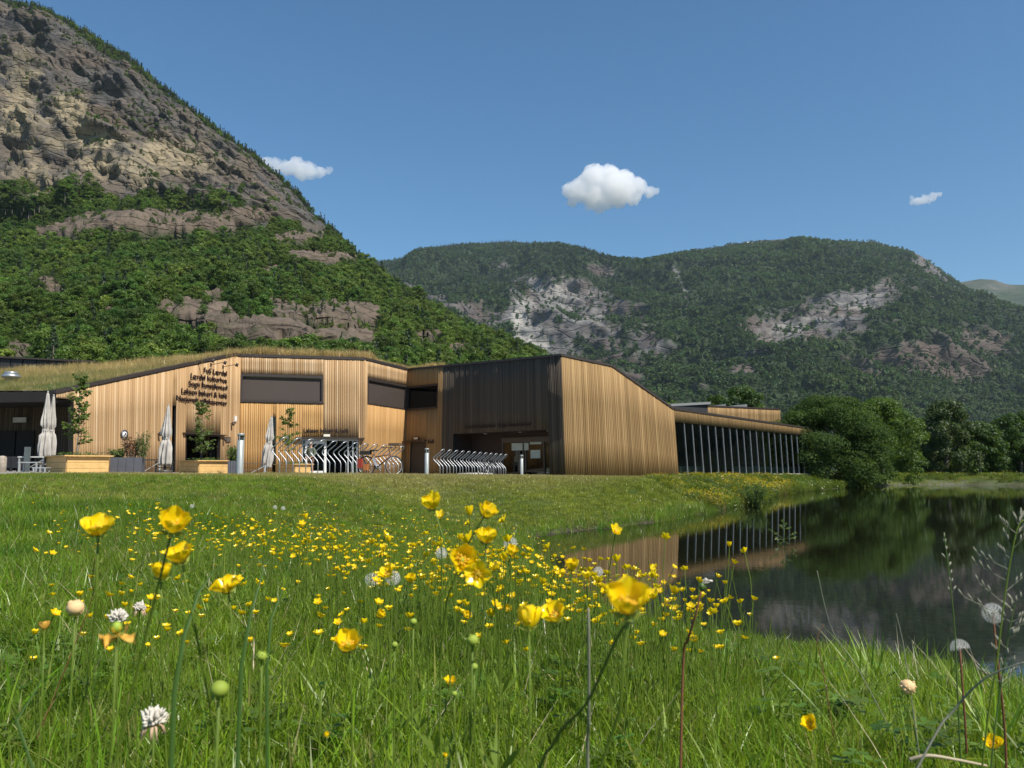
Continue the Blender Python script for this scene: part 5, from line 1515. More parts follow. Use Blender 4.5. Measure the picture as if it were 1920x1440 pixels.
# tables, benches, chairs
M_tabletop = simple('pale_table_board', (0.60, 0.60, 0.58), 0.5)
M_blackmetal = simple('black_metal', (0.02, 0.02, 0.022), 0.45)
M_brownwood = simple('brown_slats', (0.13, 0.08, 0.045), 0.7)
def table(x, Y, ytop, w, d, rz, label, topm, legm, h=.74, stretch=True):
    c = at(x, ytop, Y); r_ = empty('cafe_table', (c.x, Y, c.z - h), rz, label, 'table', 'cafe tables on the terrace')
    m = MB(); m.box((0, 0, h - .02), (w, d, .04)); m.build('tabletop', topm, r_)
    for sx in (-1, 1):
        for sy in (-1, 1):
            m = MB(); m.box((sx * (w / 2 - .05), sy * (d / 2 - .05), (h - .04) / 2), (.05, .05, h - .04)); m.build('leg', legm, r_)
    if stretch:
        m = MB(); m.beam((-w / 2 + .07, -d / 2 + .05, .12), (w / 2 - .07, -d / 2 + .05, h - .12), .02, .03); m.build('brace', legm, r_)
    return r_
def bench(x, Y, ytop, w, rz, label, mat, h=.45):
    c = at(x, ytop, Y); r_ = empty('bench', (c.x, Y, c.z - h), rz, label, 'bench', 'benches at the cafe tables')
    for k in range(3):
        m = MB(); m.box((0, (k - 1) * .12, h - .02), (w, .10, .04)); m.build('slat', mat, r_)
    for sx in (-1, 1):
        m = MB(); m.box((sx * (w / 2 - .06), -.15, (h - .04) / 2), (.05, .05, h - .04)); m.box((sx * (w / 2 - .06), .15, (h - .04) / 2), (.05, .05, h - .04)); m.box((sx * (w / 2 - .06), 0, .05), (.04, .3, .04)); m.build('leg', mat, r_)
    return r_
def chair(x, Y, ytop, rz, label, mat, h=.82):
    c = at(x, ytop, Y); r_ = empty('terrace_chair', (c.x, Y, c.z - h), rz, label, 'chair', 'terrace chairs')
    m = MB(); m.box((0, 0, .44), (.42, .42, .035)); m.build('seat', mat, r_)
    m = MB(); m.box((0, .2, .64), (.42, .025, .36)); m.build('backrest', mat, r_)
    for sx in (-1, 1):
        for sy in (-1, 1):
            m = MB(); m.box((sx * .19, sy * .19, .21 if sy < 0 else .36), (.03, .03, .42 if sy < 0 else .72)); m.build('leg', mat, r_)
    return r_
table(67, 31, 856, .95, .7, R(5), 'table with a pale top at the left, beside the large planter', M_tabletop, M_alu)
bench(57, 30, 866, .7, R(5), 'pale metal bench in front of the pale topped table', M_alu)
bench(78, 29.4, 876, .5, R(5), 'low pale footstool tucked against the large planter', M_alu, .3)
table(28, 33, 856, 1.3, .8, R(5), 'black table in the shade at the left edge', M_blackmetal, M_blackmetal)
chair(20, 32, 858, R(170), 'black chair at the dark table, nearest the stone bollard', M_blackmetal); chair(38, 32, 858, R(185), 'black chair at the dark table, beside the pale table', M_blackmetal)
table(281, 36, 861.5, .9, .7, R(25), 'dark edged table between the grey planter and the second parasol', M_blackmetal, M_alu)
bench(272, 35, 875, .8, R(25), 'dark brown bench under the table left of the second parasol', M_brownwood)
table(308, 37, 865, .75, .7, R(25), 'black table partly hidden by the second parasol', M_blackmetal, M_blackmetal)
bench(306, 35.6, 876, .7, R(25), 'dark bench at the foot of the second parasol', M_blackmetal)
table(475, 37, 868.5, 1.1, .7, R(20), 'brown topped table right of the nearest bollard', M_brownwood, M_alu)
bench(472, 36, 880, .7, R(20), 'low bench under the brown topped table', M_brownwood)
m = MB(); m.box((0, 0, .5), (.22, .04, 1.0)); m.box((0, 0, .02), (.4, .3, .04)); p = at(52, 838, 30.5)
tag(m.build('menu_stand', simple('grey_green_board', (.10, .12, .12), .5), loc=(p.x, p.y, p.z - 1.0)), 'narrow grey upright menu stand behind the pale topped table', 'sign stand')
p = at(5, 855, 27.0); m = MB(); m.lathe([(.001, -.3), (.13, -.3), (.13, .5), (.12, .56), (.07, .6), (.001, .61)], n=16)
tag(m.build('stone_bollard', simple('rough_stone', (.36, .31, .25), .9, var=.25, scale=8), loc=(p.x, p.y, p.z - .6)), 'short weathered stone bollard at the left edge', 'bollard')

# ------------------------------------------------------------------ steel light bollards
M_bollard = simple('grey_green_steel', (0.36, 0.39, 0.38), 0.42, 0.25, var=.07, scale=6)
def bollard(x, ytop, Y, label):
    c = at(x, ytop, Y); H = 1.12; r = .085 if Y > 30 else .092
    r_ = empty('light_bollard', (c.x, Y, c.z - H), 0, label, 'bollard', 'grey light bollards along the bike racks')
    m = MB(); m.lathe([(r, -.25), (r, H * .83), (r * .92, H * .835), (.01, H * .84)], n=24); m.build('post', M_bollard, r_)
    m = MB(); m.lathe([(r * .80, H * .835), (r * .80, H * .94)], n=20); m.build('lamp_glass', simple('dark_lamp_glass', (.03, .04, .04), .2), r_)
    m = MB(); m.lathe([(.01, H * .935), (r * 1.02, H * .935), (r * 1.02, H * .985), (r * .9, H), (.01, H)], n=24); m.build('cap', M_bollard, r_)
    for a in (.4, 2.5, 4.6):
        m = MB(); m.box((r * .93 * math.cos(a), r * .93 * math.sin(a), H * .885), (.02, .02, .12)); m.build('strut', M_bollard, r_)
bollard(452, 812.5, 22.5, 'nearest and largest grey bollard, before the brown topped table'); bollard(800.5, 840.5, 32.9, 'grey bollard between the two bike racks, before the plain door'); bollard(978, 853, 42.7, 'farthest grey bollard, before the main entrance doors')

# ------------------------------------------------------------------ bike racks
def rack(pa, pb, ya, yb, Ya, Yb_, n, label):
    """pa/pb: pixel x of first and last top, ya/yb their pixel rows"""
    A = at(pa, ya, Ya); B = at(pb, yb, Yb_); Hn = 1.10
    A.z -= Hn; B.z -= Hn
    d = (B - A); L = d.length; d.normalize(); side = Vector((-d.y, d.x, 0)).normalized()    # towards the left
    r_ = empty('bike_rack', A, 0, label, 'bike rack', 'steel bike racks')
    prof = [(0.02, -.05), (0.02, .40), (.06, .47), (.30, .70), (.33, .76), (.30, .82), (.02, 1.02), (-.02, 1.07)]
    hw = .165
    kk = 0
    for k in range(n):
        c = d * (L * k / (n - 1))
        leg = [c + side * s_ + Vector((0, 0, z)) for s_, z in prof]
        a = [p_ - d * hw for p_ in leg]; b = [p_ + d * hw for p_ in leg]
        top = leg[-1]; nrm = (leg[-1] - leg[-2]).normalized()
        arc = [top + nrm * (.10 * math.sin(t_)) - d * hw * math.cos(t_) for t_ in np.linspace(0, math.pi, 7)]
        pts = a[:-1] + arc + b[:-1][::-1]
        if kk == 0:
            m = MB(); m.tube([p_ - c for p_ in pts], .0185, 7); lm = m.mesh('hoop', M_steel); kk = 1
        link('hoop', lm, r_, c)
    m = MB(); m.beam(Vector((0, 0, .0)) - d * .5, d * (L + .5), .10, .06); m.build('base_rail', M_concrete, r_)
    return A, B, d, side
RA = rack(533, 752, 822.5, 839, 25.6, 32.6, 12, 'longer and nearer steel bike rack with the loaded bicycle in it')
RB = rack(829, 947, 844.5, 853.5, 35.3, 43.2, 12, 'farther steel bike rack with the dark bicycle, before the main entrance')

# ------------------------------------------------------------------ bicycles
M_rubber = simple('black_rubber', (0.02, 0.02, 0.02), 0.7)
M_brownpaint = simple('brown_frame_paint', (0.16, 0.06, 0.04), 0.35)
M_silver = simple('silver_paint', (0.55, 0.56, 0.58), 0.35, 0.4)
M_redbag = simple('red_pannier_cloth', (0.34, 0.045, 0.025), 0.6)
M_orangebag = simple('orange_pannier_cloth', (0.50, 0.17, 0.05), 0.6)
def ring(m, c, R_, r, ax_u, ax_v, n=28, mi=0):
    m.tube([Vector(c) + Vector(ax_u) * R_ * math.cos(2 * math.pi * k / n) + Vector(ax_v) * R_ * math.sin(2 * math.pi * k / n) for k in range(n + 1)], r, 6, mi, cap=False)
def bicycle(loc, rz, label, frame, steer=0.0, loaded=True):
    r_ = empty('bicycle', loc, rz, label, 'bicycle')
    R_ = .335; Z = Vector((0, 0, 1)); X = Vector((1, 0, 0))
    def wheel(cx, ang=0.0):
        u = Vector((math.cos(ang), math.sin(ang), 0)); c = Vector((cx, 0, R_ + .02))
        m = MB(); ring(m, c, R_, .022, u, Z); w = m.build('wheel', M_rubber, r_)
        m = MB(); ring(m, c, R_ - .028, .010, u, Z); m.build('rim', M_silver, w)
        m = MB()
        for k in range(14):
            a = 2 * math.pi * k / 14; m.tube([c, c + (u * math.cos(a) + Z * math.sin(a)) * (R_ - .03)], .0025, 3, cap=False)
        m.build('spokes', M_silver, w)
    wheel(-.52); wheel(.55, steer)
    bb = Vector((-.08, 0, .30)); st = Vector((-.22, 0, .78)); hd = Vector((.36, 0, .86)); hb = Vector((.40, 0, .70)); ra = Vector((-.52, 0, .355)); fa_ = Vector((.55, 0, .355))
    m = MB()
    m.tube([bb, st], .02, 8); m.tube([bb, hb], .024, 8); m.tube([st + Vector((.03, 0, -.12)), hd if not loaded else hb + Vector((-.02, 0, .05))], .02, 8); m.tube([hb, hd], .022, 8)
    for s_ in (-.05, .05): m.tube([bb, ra + Vector((0, s_, 0))], .011, 6); m.tube([st, ra + Vector((0, s_, 0))], .009, 6)
    m.build('frame', frame, r_)
    m = MB(); u = Vector((math.cos(steer), math.sin(steer), 0)); sd = Vector((-u.y, u.x, 0))
    for s_ in (-.05, .05): m.tube([hb + sd * s_, fa_ + sd * s_], .012, 6)
    m.build('fork', frame, r_)
    m = MB(); m.tube([hd, hd + Vector((-.03, 0, .14))], .014, 6); h0 = hd + Vector((-.03, 0, .14)); m.tube([h0 + sd * .31 - u * .14, h0 + sd * .2 + u * .04, h0, h0 - sd * .2 + u * .04, h0 - sd * .31 - u * .14], .012, 6); m.build('handlebar', M_blackmetal, r_)
    m = MB(); m.tube([st, st + Vector((-.03, 0, .10))], .014, 6); m.build('seat_post', M_silver, r_)
    m = MB(); m.ball((st.x - .06, 0, st.z + .12), .13, 10, sc=(1.0, .7, .28)); m.ball((st.x + .07, 0, st.z + .125), .07, 8, sc=(1.3, .4, .3)); m.build('saddle', M_rubber, r_)
    m = MB(); m.lathe([(.001, -.01), (.09, -.01), (.09, .01), (.001, .01)], n=16, M=Matrix.Translation(bb) @ Matrix.Rotation(R(90), 4, 'X')); m.beam(bb + Vector((0, .06, 0)), bb + Vector((.10, .06, -.14)), .02, .02); m.beam(bb + Vector((0, -.06, 0)), bb + Vector((-.10, -.06, .14)), .02, .02); m.build('crank', M_silver, r_)
    if loaded:
        m = MB(); m.beam((-.75, 0, .74), (-.22, 0, .74), .12, .015); m.tube([(-.7, .05, .74), ra], .006, 5); m.tube([(-.7, -.05, .74), ra], .006, 5); m.build('luggage_rack', M_blackmetal, r_)
        m = MB(); m.box((-.55, 0, .82), (.36, .26, .12)); m.build('black_bag', M_rubber, r_)
        m = MB(); m.box((-.70, -.14, .44), (.17, .10, .34)); m.build('pannier', M_redbag, r_)['label'] = 'red pannier'
        m = MB(); m.box((-.46, -.15, .30), (.14, .10, .22)); m.build('pannier', M_orangebag, r_)['label'] = 'orange pannier'
        m = MB(); m.beam((-.24, 0, .62), (-.12, 0, .34), .10, .09); m.build('battery', M_silver, r_)
        c = hd + u * .24 + Vector((0, 0, .05))
        m = MB()
        for z in (0, .08, .16): ring(m, c + Vector((0, 0, z)), .17, .006, Vector((1, 0, 0)), Vector((0, 1, 0)), 14)
        for k in range(12):
            a = 2 * math.pi * k / 12; m.tube([c + Vector((.15 * math.cos(a), .15 * math.sin(a), 0)), c + Vector((.18 * math.cos(a), .18 * math.sin(a), .2))], .004, 3)
        m.build('basket', M_blackmetal, r_)
        m = MB(); m.box(c + Vector((0, 0, .2)), (.40, .36, .10)); m.build('basket_load', M_brownwood, r_)
    return r_
pb1 = at(712, 873, 29.9); pb1.z = ground_zs(pb1) + .03
bicycle(tuple(pb1), R(-14), 'brown and silver bicycle with red and orange panniers and a front basket', M_brownpaint, R(50), True)
pb2 = at(912, 880, 40.5); pb2.z = ground_zs(pb2) + .02
bicycle(tuple(pb2), R(-58), 'dark slim bicycle parked in the farther rack', M_blackmetal, R(10), False)

# ------------------------------------------------------------------ two round concrete well lids in the lawn
LIDS = []
for x, y, w, lb in [(820, 905.5, 74, 'left and farther low round concrete lid flush in the lawn'), (891, 912, 66, 'right concrete lid in the lawn, its dark rim showing')]:
    zz_ = 1.0
    for _ in range(6):
        p = on_z(x, y, zz_); zz_ = ground_zs(p) + .05
    rr = w / 2 * p.y / FPX
    m = MB(); m.lathe([(rr * .99, -.25), (rr, .13), (rr * .96, .15), (.001, .16)], n=32); m.lathe([(rr * .5, .161), (rr * .48, .175), (.001, .177)], n=24); LIDS.append((p.x, p.y, rr))
    tag(m.build('well_lid', M_concrete, loc=(p.x, p.y, zz_ - .05)), lb, 'manhole lid', 'concrete lids in the lawn')

# ------------------------------------------------------------------ the person by the cafe door
M_skin = simple('skin', (0.52, 0.29, 0.20), 0.5, var=.05)
M_jacket = simple('olive_jacket_cloth', (0.13, 0.155, 0.11), 0.8, var=.2, scale=10)
M_shorts = simple('brown_shorts_cloth', (0.17, 0.11, 0.075), 0.8)
M_hair = simple('pale_grey_hair', (0.42, 0.38, 0.33), 0.7)
def skin_body(name, verts, edges, radii, mat, parent, root=0, sub=2):
    import bmesh
    me = bpy.data.meshes.new(name); me.from_pydata(verts, edges, []); me.materials.append(mat)
    bm = bmesh.new(); bm.from_mesh(me); ly = bm.verts.layers.skin.verify(); bm.verts.ensure_lookup_table()
    for k, v in enumerate(bm.verts):
        r = radii[k]; v[ly].radius = (r, r) if not isinstance(r, tuple) else r; v[ly].use_root = (k == root)
    bm.to_mesh(me); bm.free()
    o = link(name, me, parent)
    sk = o.modifiers.new('skin', 'SKIN'); sk.use_smooth_shade = True
    sb = o.modifiers.new('sub', 'SUBSURF'); sb.levels = sub; sb.render_levels = sub
    return o
fp = at(582, 888, 45.5); fz = at(582, 889.5, 45.5).z
per = empty('person', (fp.x, fp.y, fz), R(-20), 'person in olive jacket and brown shorts with sunglasses standing by the cafe door', 'person')
#          0 pelvis      1 waist         2 chest        3 neckbase      4 neck         5 headlow       6 head          7 headtop
vb = [(0, 0, .93), (0, 0, 1.08), (0, .0, 1.27), (0, .01, 1.42), (0, -.005, 1.50), (0, -.02, 1.56), (0, -.015, 1.64), (0, 0, 1.70),
      (.10, 0, .90), (.11, -.02, .50), (.12, 0, .09), (.13, -.13, .04), (-.10, 0, .90), (-.11, -.05, .50), (-.10, -.02, .09), (-.11, -.15, .04),
      (.19, .01, 1.38), (.25, .0, 1.12), (.20, -.16, .96), (.15, -.22, .92), (-.19, .01, 1.38), (-.26, .02, 1.12), (-.26, -.08, .90), (-.25, -.11, .82)]
eb = [(0, 1), (1, 2), (2, 3), (3, 4), (4, 5), (5, 6), (6, 7), (0, 8), (8, 9), (9, 10), (10, 11), (0, 12), (12, 13), (13, 14), (14, 15), (3, 16), (16, 17), (17, 18), (18, 19), (3, 20), (20, 21), (21, 22), (22, 23)]
rb = [(.15, .11), (.14, .10), (.16, .11), (.08, .07), .05, .07, (.085, .095), .05, .085, .055, .038, .035, .085, .055, .038, .035, .055, .042, .030, .028, .055, .042, .030, .028]
body = skin_body('body', vb, eb, rb, M_skin, per)
vj = [(0, 0, .86), (0, 0, 1.08), (0, 0, 1.27), (0, .01, 1.42), (.20, .01, 1.37), (.265, 0, 1.12), (.22, -.13, .99), (-.20, .01, 1.37), (-.275, .02, 1.12), (-.27, -.06, .94)]
ej = [(0, 1), (1, 2), (2, 3), (3, 4), (4, 5), (5, 6), (3, 7), (7, 8), (8, 9)]
skin_body('jacket', vj, ej, [(.20, .145), (.185, .14), (.19, .14), (.12, .10), .08, .065, .055, .08, .065, .055], M_jacket, per)
skin_body('shorts', [(0, 0, .95), (.10, 0, .86), (.115, -.02, .60), (-.10, 0, .86), (-.115, -.04, .60)], [(0, 1), (1, 2), (0, 3), (3, 4)], [(.17, .13), .11, .095, .11, .095], M_shorts, per)
m = MB(); m.ball((0, .015, 1.665), .098, 14, sc=(.92, 1.05, .95)); m.build('hair', M_hair, per)
m = MB(); m.ball((0, -.075, 1.625), .062, 12, sc=(1.05, .75, 1.25)); m.ball((0, -.125, 1.61), .014, 6, sc=(1, 1.2, 1.5)); m.build('face', M_skin, per)
m = MB(); m.box((.033, -.125, 1.645), (.05, .012, .034)); m.box((-.033, -.125, 1.645), (.05, .012, .034)); m.box((0, -.127, 1.652), (.03, .01, .01)); m.build('sunglasses', M_rubber, per)
for s_ in (-1, 1):
    m = MB(); m.ball((s_ * .12, -.10 - (.02 if s_ < 0 else 0), .04), .055, 10, sc=(.8, 2.1, .7)); m.build('shoe', M_brownwood, per)
for hx, hy, hz_, s_ in ((.13, -.25, .905, 1), (-.25, -.125, .79, -1)):
    m = MB(); m.ball((hx, hy, hz_), .042, 8, sc=(.7, .9, 1.1))
    for k in range(4): m.tube([(hx - .025 + .017 * k, hy - .01, hz_ - .03), (hx - .027 + .018 * k, hy - .03, hz_ - .065 - .004 * (k in (1, 2))), (hx - .026 + .018 * k, hy - .03, hz_ - .09)], [.0085, .008, .006], 6)
    m.tube([(hx - s_ * .03, hy - .01, hz_ + .01), (hx - s_ * .05, hy - .035, hz_ - .02), (hx - s_ * .045, hy - .045, hz_ - .04)], [.010, .009, .006], 6)
    m.build('hand', M_skin, per)

# ------------------------------------------------------------------ grass
def blade_set(n, rad, h0, h1, w, seed, lean=0.5, segs=4, bend=0.6):
    """n curved blades, each a narrow tapering strip"""
    rs = np.random.default_rng(seed); V = []; F = []; T = []
    for k in range(n):
        a = rs.uniform(0, 6.283); r = rad * math.sqrt(rs.uniform(0, 1)); x, y = r * math.cos(a), r * math.sin(a)
        h = rs.uniform(h0, h1); d = rs.uniform(0, 6.283); ln = abs(rs.normal(0, lean)); dx, dy = math.cos(d), math.sin(d)
        f = rs.uniform(0, 6.283); fx, fy = math.cos(f), math.sin(f); ww = w * rs.uniform(.6, 1.3); o = len(V); bd = bend * rs.uniform(.2, 1.2)
        for s_ in range(segs + 1):
            t_ = s_ / segs
            hx = ln * h * (t_ * .6 + bd * t_ * t_); zz_ = h * (t_ - .35 * bd * ln * t_ * t_)
            wd = ww * (1 - t_ ** 1.7) * (.6 + .4 * min(1, 3 * t_ + .3)) / 2
            if s_ == segs: V.append((x + dx * hx, y + dy * hx, zz_))
            else: V += [(x + dx * hx - fx * wd, y + dy * hx - fy * wd, zz_), (x + dx * hx + fx * wd, y + dy * hx + fy * wd, zz_)]
        for s_ in range(segs - 1):
            i = o + 2 * s_; F += [(i, i + 1, i + 3), (i, i + 3, i + 2)]
        i = o + 2 * (segs - 1); F.append((i, i + 1, i + 2))
    return np.array(V), np.array(F)

def grass_mat(name, c0, c1, tint, trans=.42, spec=.35, big=0.8):
    t = NT(name)
    p = t.pos(); rnd = t.n('ShaderNodeObjectInfo').outputs['Random']
    c = t.mixc(t.ramp(t.noise(p, big, 3), [(.38, 0.0), (.62, 1.0)]), c0, c1)
    hsv = t.n('ShaderNodeHueSaturation'); t.set(hsv.inputs['Color'], c)
    t.set(hsv.inputs['Value'], t.math('MULTIPLY_ADD', rnd, .95, .50)); t.set(hsv.inputs['Hue'], t.math('MULTIPLY_ADD', t.math('FRACT', t.math('MULTIPLY', rnd, 9.7)), .035, .483))
    c = t.mixc(t.attr('tint', 'INSTANCER'), hsv.outputs[0], tint)
    b = t.bsdf(c, .36, 0, spec * 1.4)
    tr = t.n('ShaderNodeBsdfTranslucent'); t.set(tr.inputs[0], t.mixc(.45, c, (.42, .52, .02)))
    mx = t.n('ShaderNodeMixShader'); mx.inputs[0].default_value = trans
    t.t.links.new(b, mx.inputs[1]); t.t.links.new(tr.outputs[0], mx.inputs[2])
    return t.done(mx.outputs[0])
M_grass = grass_mat('meadow_grass', (0.080, 0.180, 0.010), (0.185, 0.300, 0.018), (0.40, 0.29, 0.15))
M_lawn = grass_mat('mown_grass', (0.175, 0.225, 0.016), (0.250, 0.290, 0.030), (0.44, 0.34, 0.16), trans=.4, big=0.35)
M_gold = grass_mat('dry_roof_grass', (0.42, 0.31, 0.13), (0.55, 0.40, 0.18), (0.12, 0.17, 0.05), trans=.35, big=.5)
M_straw = leaf_mat('dry_straw', (0.38, 0.30, 0.18), (0.50, 0.42, 0.28), trans=.2, rand=False)
M_clover = leaf_mat('clover_leaves', (0.075, 0.14, 0.018), (0.12, 0.19, 0.03), trans=.35, scale=4)

def merge(parts):
    V = []; F = []; o = 0
    for v, f in parts: V.append(v); F.append(f + o); o += len(v)
    return np.vstack(V), np.vstack(F)
near_k = [fast_mesh('tuft', *blade_set(26, .045, .035, .115, .0050, 100 + k, .95, 5), M_grass) for k in range(7)]
long_k = [fast_mesh('long_tuft', *blade_set(7, .03, .09, .22, .0062, 120 + k, .5, 6, .6), M_grass) for k in range(5)]
mid_k = [fast_mesh('mid_tuft', *blade_set(36, .085, .035, .10, .0066, 140 + k, .75, 3), M_grass) for k in range(5)]
def clover_mesh(seed):
    rs = np.random.default_rng(seed); V = []; F = []
    for k in range(5):
        a = rs.uniform(0, 6.28); r = rs.uniform(0, .04); h = rs.uniform(.05, .11); cx, cy_ = r * math.cos(a), r * math.sin(a); ph = rs.uniform(0, 6.28)
        for j in range(3):
            b = ph + 2.094 * j; o = len(V); ux, uy = math.cos(b), math.sin(b); L = rs.uniform(.012, .019); tl = rs.uniform(-.003, .006)
            pts = [(0, 0), (.35, .38), (.8, .48), (1.05, .2), (1.05, -.2), (.8, -.48), (.35, -.38)]
            for (s_, w_) in pts: V.append((cx + (ux * s_ - uy * w_) * L, cy_ + (uy * s_ + ux * w_) * L, h + tl * s_ + .003 * abs(w_)))
            F += [(o, o + i, o + i + 1) for i in range(1, 6)]
    return np.array(V), np.array(F)
clo_k = [fast_mesh('clover', *clover_mesh(160 + k), M_clover) for k in range(4)]
def broad_leaf(seed):
    rs = np.random.default_rng(seed); V = []; F = []
    for k in range(4):
        d = rs.uniform(0, 6.28); L = rs.uniform(.09, .16); w = rs.uniform(.014, .024); o = len(V); dx, dy = math.cos(d), math.sin(d)
        for s_ in range(7):
            t_ = s_ / 6; z = .02 + L * (.75 * t_ - .35 * t_ * t_); q_ = L * .75 * t_; wd = w * math.sin(math.pi * min(.97, t_ * .9 + .08)) ** .8
            for e in (-1, 0, 1): V.append((dx * q_ - dy * wd * e, dy * q_ + dx * wd * e, z + (.006 if e else 0)))
        for s_ in range(6):
            for e in range(2):
                i = o + s_ * 3 + e; F += [(i, i + 1, i + 4), (i, i + 4, i + 3)]
    return np.array(V), np.array(F)
brd_k = [fast_mesh('broad_leaves', *broad_leaf(180 + k), M_clover) for k in range(4)]
straw_k = [fast_mesh('straw', *blade_set(3, .04, .08, .26, .0035, 190 + k, .9, 4), M_straw) for k in range(3)]
meadow_kinds = near_k + long_k + mid_k + clo_k + brd_k + straw_k
iN, iL, iM, iC, iB, iS = 0, 7, 12, 17, 21, 25

def sow(n, Y0, Y1, seed, margin=.75, qlim=.66, power=1.0):
    """random ground points between two distances, inside the wedge seen from the lawn"""
    rs = np.random.default_rng(seed)
    Y = (Y0 ** (1 + power) + rs.uniform(size=n) * (Y1 ** (1 + power) - Y0 ** (1 + power))) ** (1 / (1 + power))
    X = (Y * qlim + margin) * rs.uniform(-1, 1, n)
    d = shore_d(X, Y)
    return X, Y, d, rs
def yaw(rs, n, tilt=.12): return np.c_[rs.normal(0, tilt, (n, 2)), rs.uniform(0, 6.28, n)]
P = []; RO = []; S = []; I = []; TI = []
def put(X, Y, d, idx, sc, rs, tint=None, tilt=.12, mask=None):
    m = np.ones(len(X), bool) if mask is None else mask
    for lx, ly, lr in LIDS: m = m & (np.hypot(X - lx, Y - ly) > lr + .12)
    X, Y, d = X[m], Y[m], d[m]; z = ground_z(X, Y, d)
    P.append(np.c_[X, Y, z - .005]); RO.append(yaw(rs, len(X), tilt)); S.append(np.broadcast_to(sc if np.isscalar(sc) else np.asarray(sc)[m], (len(X),))); I.append(np.asarray(idx)[m])
    TI.append(np.zeros(len(X)) if tint is None else np.asarray(tint)[m])
patch = lambda X, Y, f: fbm(np.stack([X * f, Y * f, 0 * X + 2], -1), 2)
# dense tufts close by
X, Y, d, rs = sow(21000, .85, 3.6, 201, .7); n = len(X)
h = 1.0 + .35 * patch(X, Y, .9)
put(X, Y, d, rs.integers(iN, iN + 7, n), rs.uniform(.75, 1.25, n) * h, rs, rs.uniform(0, 1, n) ** 8 * .7, mask=d > .03)
X, Y, d, rs = sow(3600, .95, 4.2, 202, .7); n = len(X)
put(X, Y, d, rs.integers(iL, iL + 5, n), rs.uniform(.6, 1.1, n) * (1 + .5 * patch(X, Y, .8)) * np.where(rs.uniform(size=n) < .06, 1.35, 1), rs, rs.uniform(0, 1, n) ** 8 * .6, mask=(d > .03) & (patch(X, Y, .8) > -.45))
X, Y, d, rs = sow(1500, .85, 3.6, 203, .7); n = len(X)
put(X, Y, d, rs.integers(iC, iC + 4, n), rs.uniform(.8, 1.25, n), rs, mask=(d > .1) & (patch(X, Y, 1.6) > -.05))
X, Y, d, rs = sow(420, .9, 5, 204, .7); n = len(X)
put(X, Y, d, rs.integers(iB, iB + 4, n), rs.uniform(.6, 1.15, n), rs, mask=d > .05)
X, Y, d, rs = sow(700, .9, 6, 205, .7); n = len(X)
put(X, Y, d, rs.integers(iS, iS + 3, n), rs.uniform(.6, 1.1, n), rs, mask=d > .02)
# further meadow
X, Y, d, rs = sow(34000, 3.3, 9.0, 206, .8); n = len(X)
put(X, Y, d, np.where(rs.uniform(size=n) < .07, rs.integers(iL, iL + 5, n), rs.integers(iM, iM + 5, n)), rs.uniform(.75, 1.3, n) * (1.05 + .35 * patch(X, Y, .6)), rs, rs.uniform(0, 1, n) ** 7 * .7, mask=d > .02)
X, Y, d, rs = sow(15000, 8.5, 17, 207, .8); n = len(X)
put(X, Y, d, rs.integers(iM, iM + 5, n), rs.uniform(.6, 1.0, n) * (1 + .2 * patch(X, Y, .4)), rs, np.clip(rs.uniform(0, 1, n) ** 6 * .7 + .3 * dry_f(X, Y, d), 0, 1), mask=(d > .02) & ((d < 5) | (rs.uniform(size=n) < .35)))
# tall fringe at the water's edge
for (n_, a_, b_, sd) in [(5200, 4.0, 17, 208), (6000, 14, 44, 209), (2600, 40, 80, 210)]:
    X, Y, d, rs = sow(n_ * 9, a_, b_, sd, .8); m_ = (d > -.12) & (d < .8 + .5 * patch(X, Y, .5)); X, Y, d = X[m_][:n_], Y[m_][:n_], d[m_][:n_]; n = len(X)
    put(X, Y, d, np.where(rs.uniform(size=n) < .55, rs.integers(iL, iL + 5, n), rs.integers(iM, iM + 5, n)), rs.uniform(.7, 1.3, n) * np.clip(Y / 14, .75, 1.7), rs, rs.uniform(0, 1, n) ** 4 * .7)
instancer('meadow_grass', np.vstack(P), np.vstack(RO), np.concatenate(S), np.concatenate(I), meadow_kinds, np.concatenate(TI))
tag(bpy.data.objects['meadow_grass'], label='uncut meadow grass, clover and weeds between the camera and the pond')

lawn_k = [fast_mesh('lawn_tuft', *blade_set(46, .17, .035, .075, .010, 220 + k, .6, 2), M_lawn) for k in range(5)]
P = []; RO = []; S = []; I = []; TI = []
X, Y, d, rs = sow(44000, 7.5, 31, 211, 1, .66); n = len(X)
put(X, Y, d, rs.integers(0, 5, n), rs.uniform(.8, 1.3, n) * np.clip(Y / 22, .62, 1.25), rs, np.clip(dry_f(X, Y, d) + rs.uniform(0, .15, n), 0, 1), mask=(d > .6) & (bld_line(X, Y) > -1.2))
X, Y, d, rs = sow(26000, 29, 50, 212, 1, .66); n = len(X)
put(X, Y, d, rs.integers(0, 5, n), rs.uniform(1.1, 1.7, n), rs, np.clip(dry_f(X, Y, d) + rs.uniform(0, .15, n), 0, 1), mask=(d > .6) & (bld_line(X, Y) > -1.2) & (Y < 46 + .43 * (X - 2.9)))
X, Y, d, rs = sow(12000, 46, 88, 213, 1, .66); n = len(X)
put(X, Y, d, rs.integers(0, 5, n), rs.uniform(1.6, 3.2, n), rs, rs.uniform(0, .5, n), mask=(d > .3) & (X > 12) & (Y > 50 + 1.15 * (X - 9.9) + (X > 20) * 500 * 0 ) & (X / Y > .3) | ((d > .2) & (X / Y > .39)) & (Y > 60))
instancer('lawn_grass', np.vstack(P), np.vstack(RO), np.concatenate(S), np.concatenate(I), lawn_k, np.concatenate(TI))
tag(bpy.data.objects['lawn_grass'], label='short mown lawn with dry patches in front of the building')

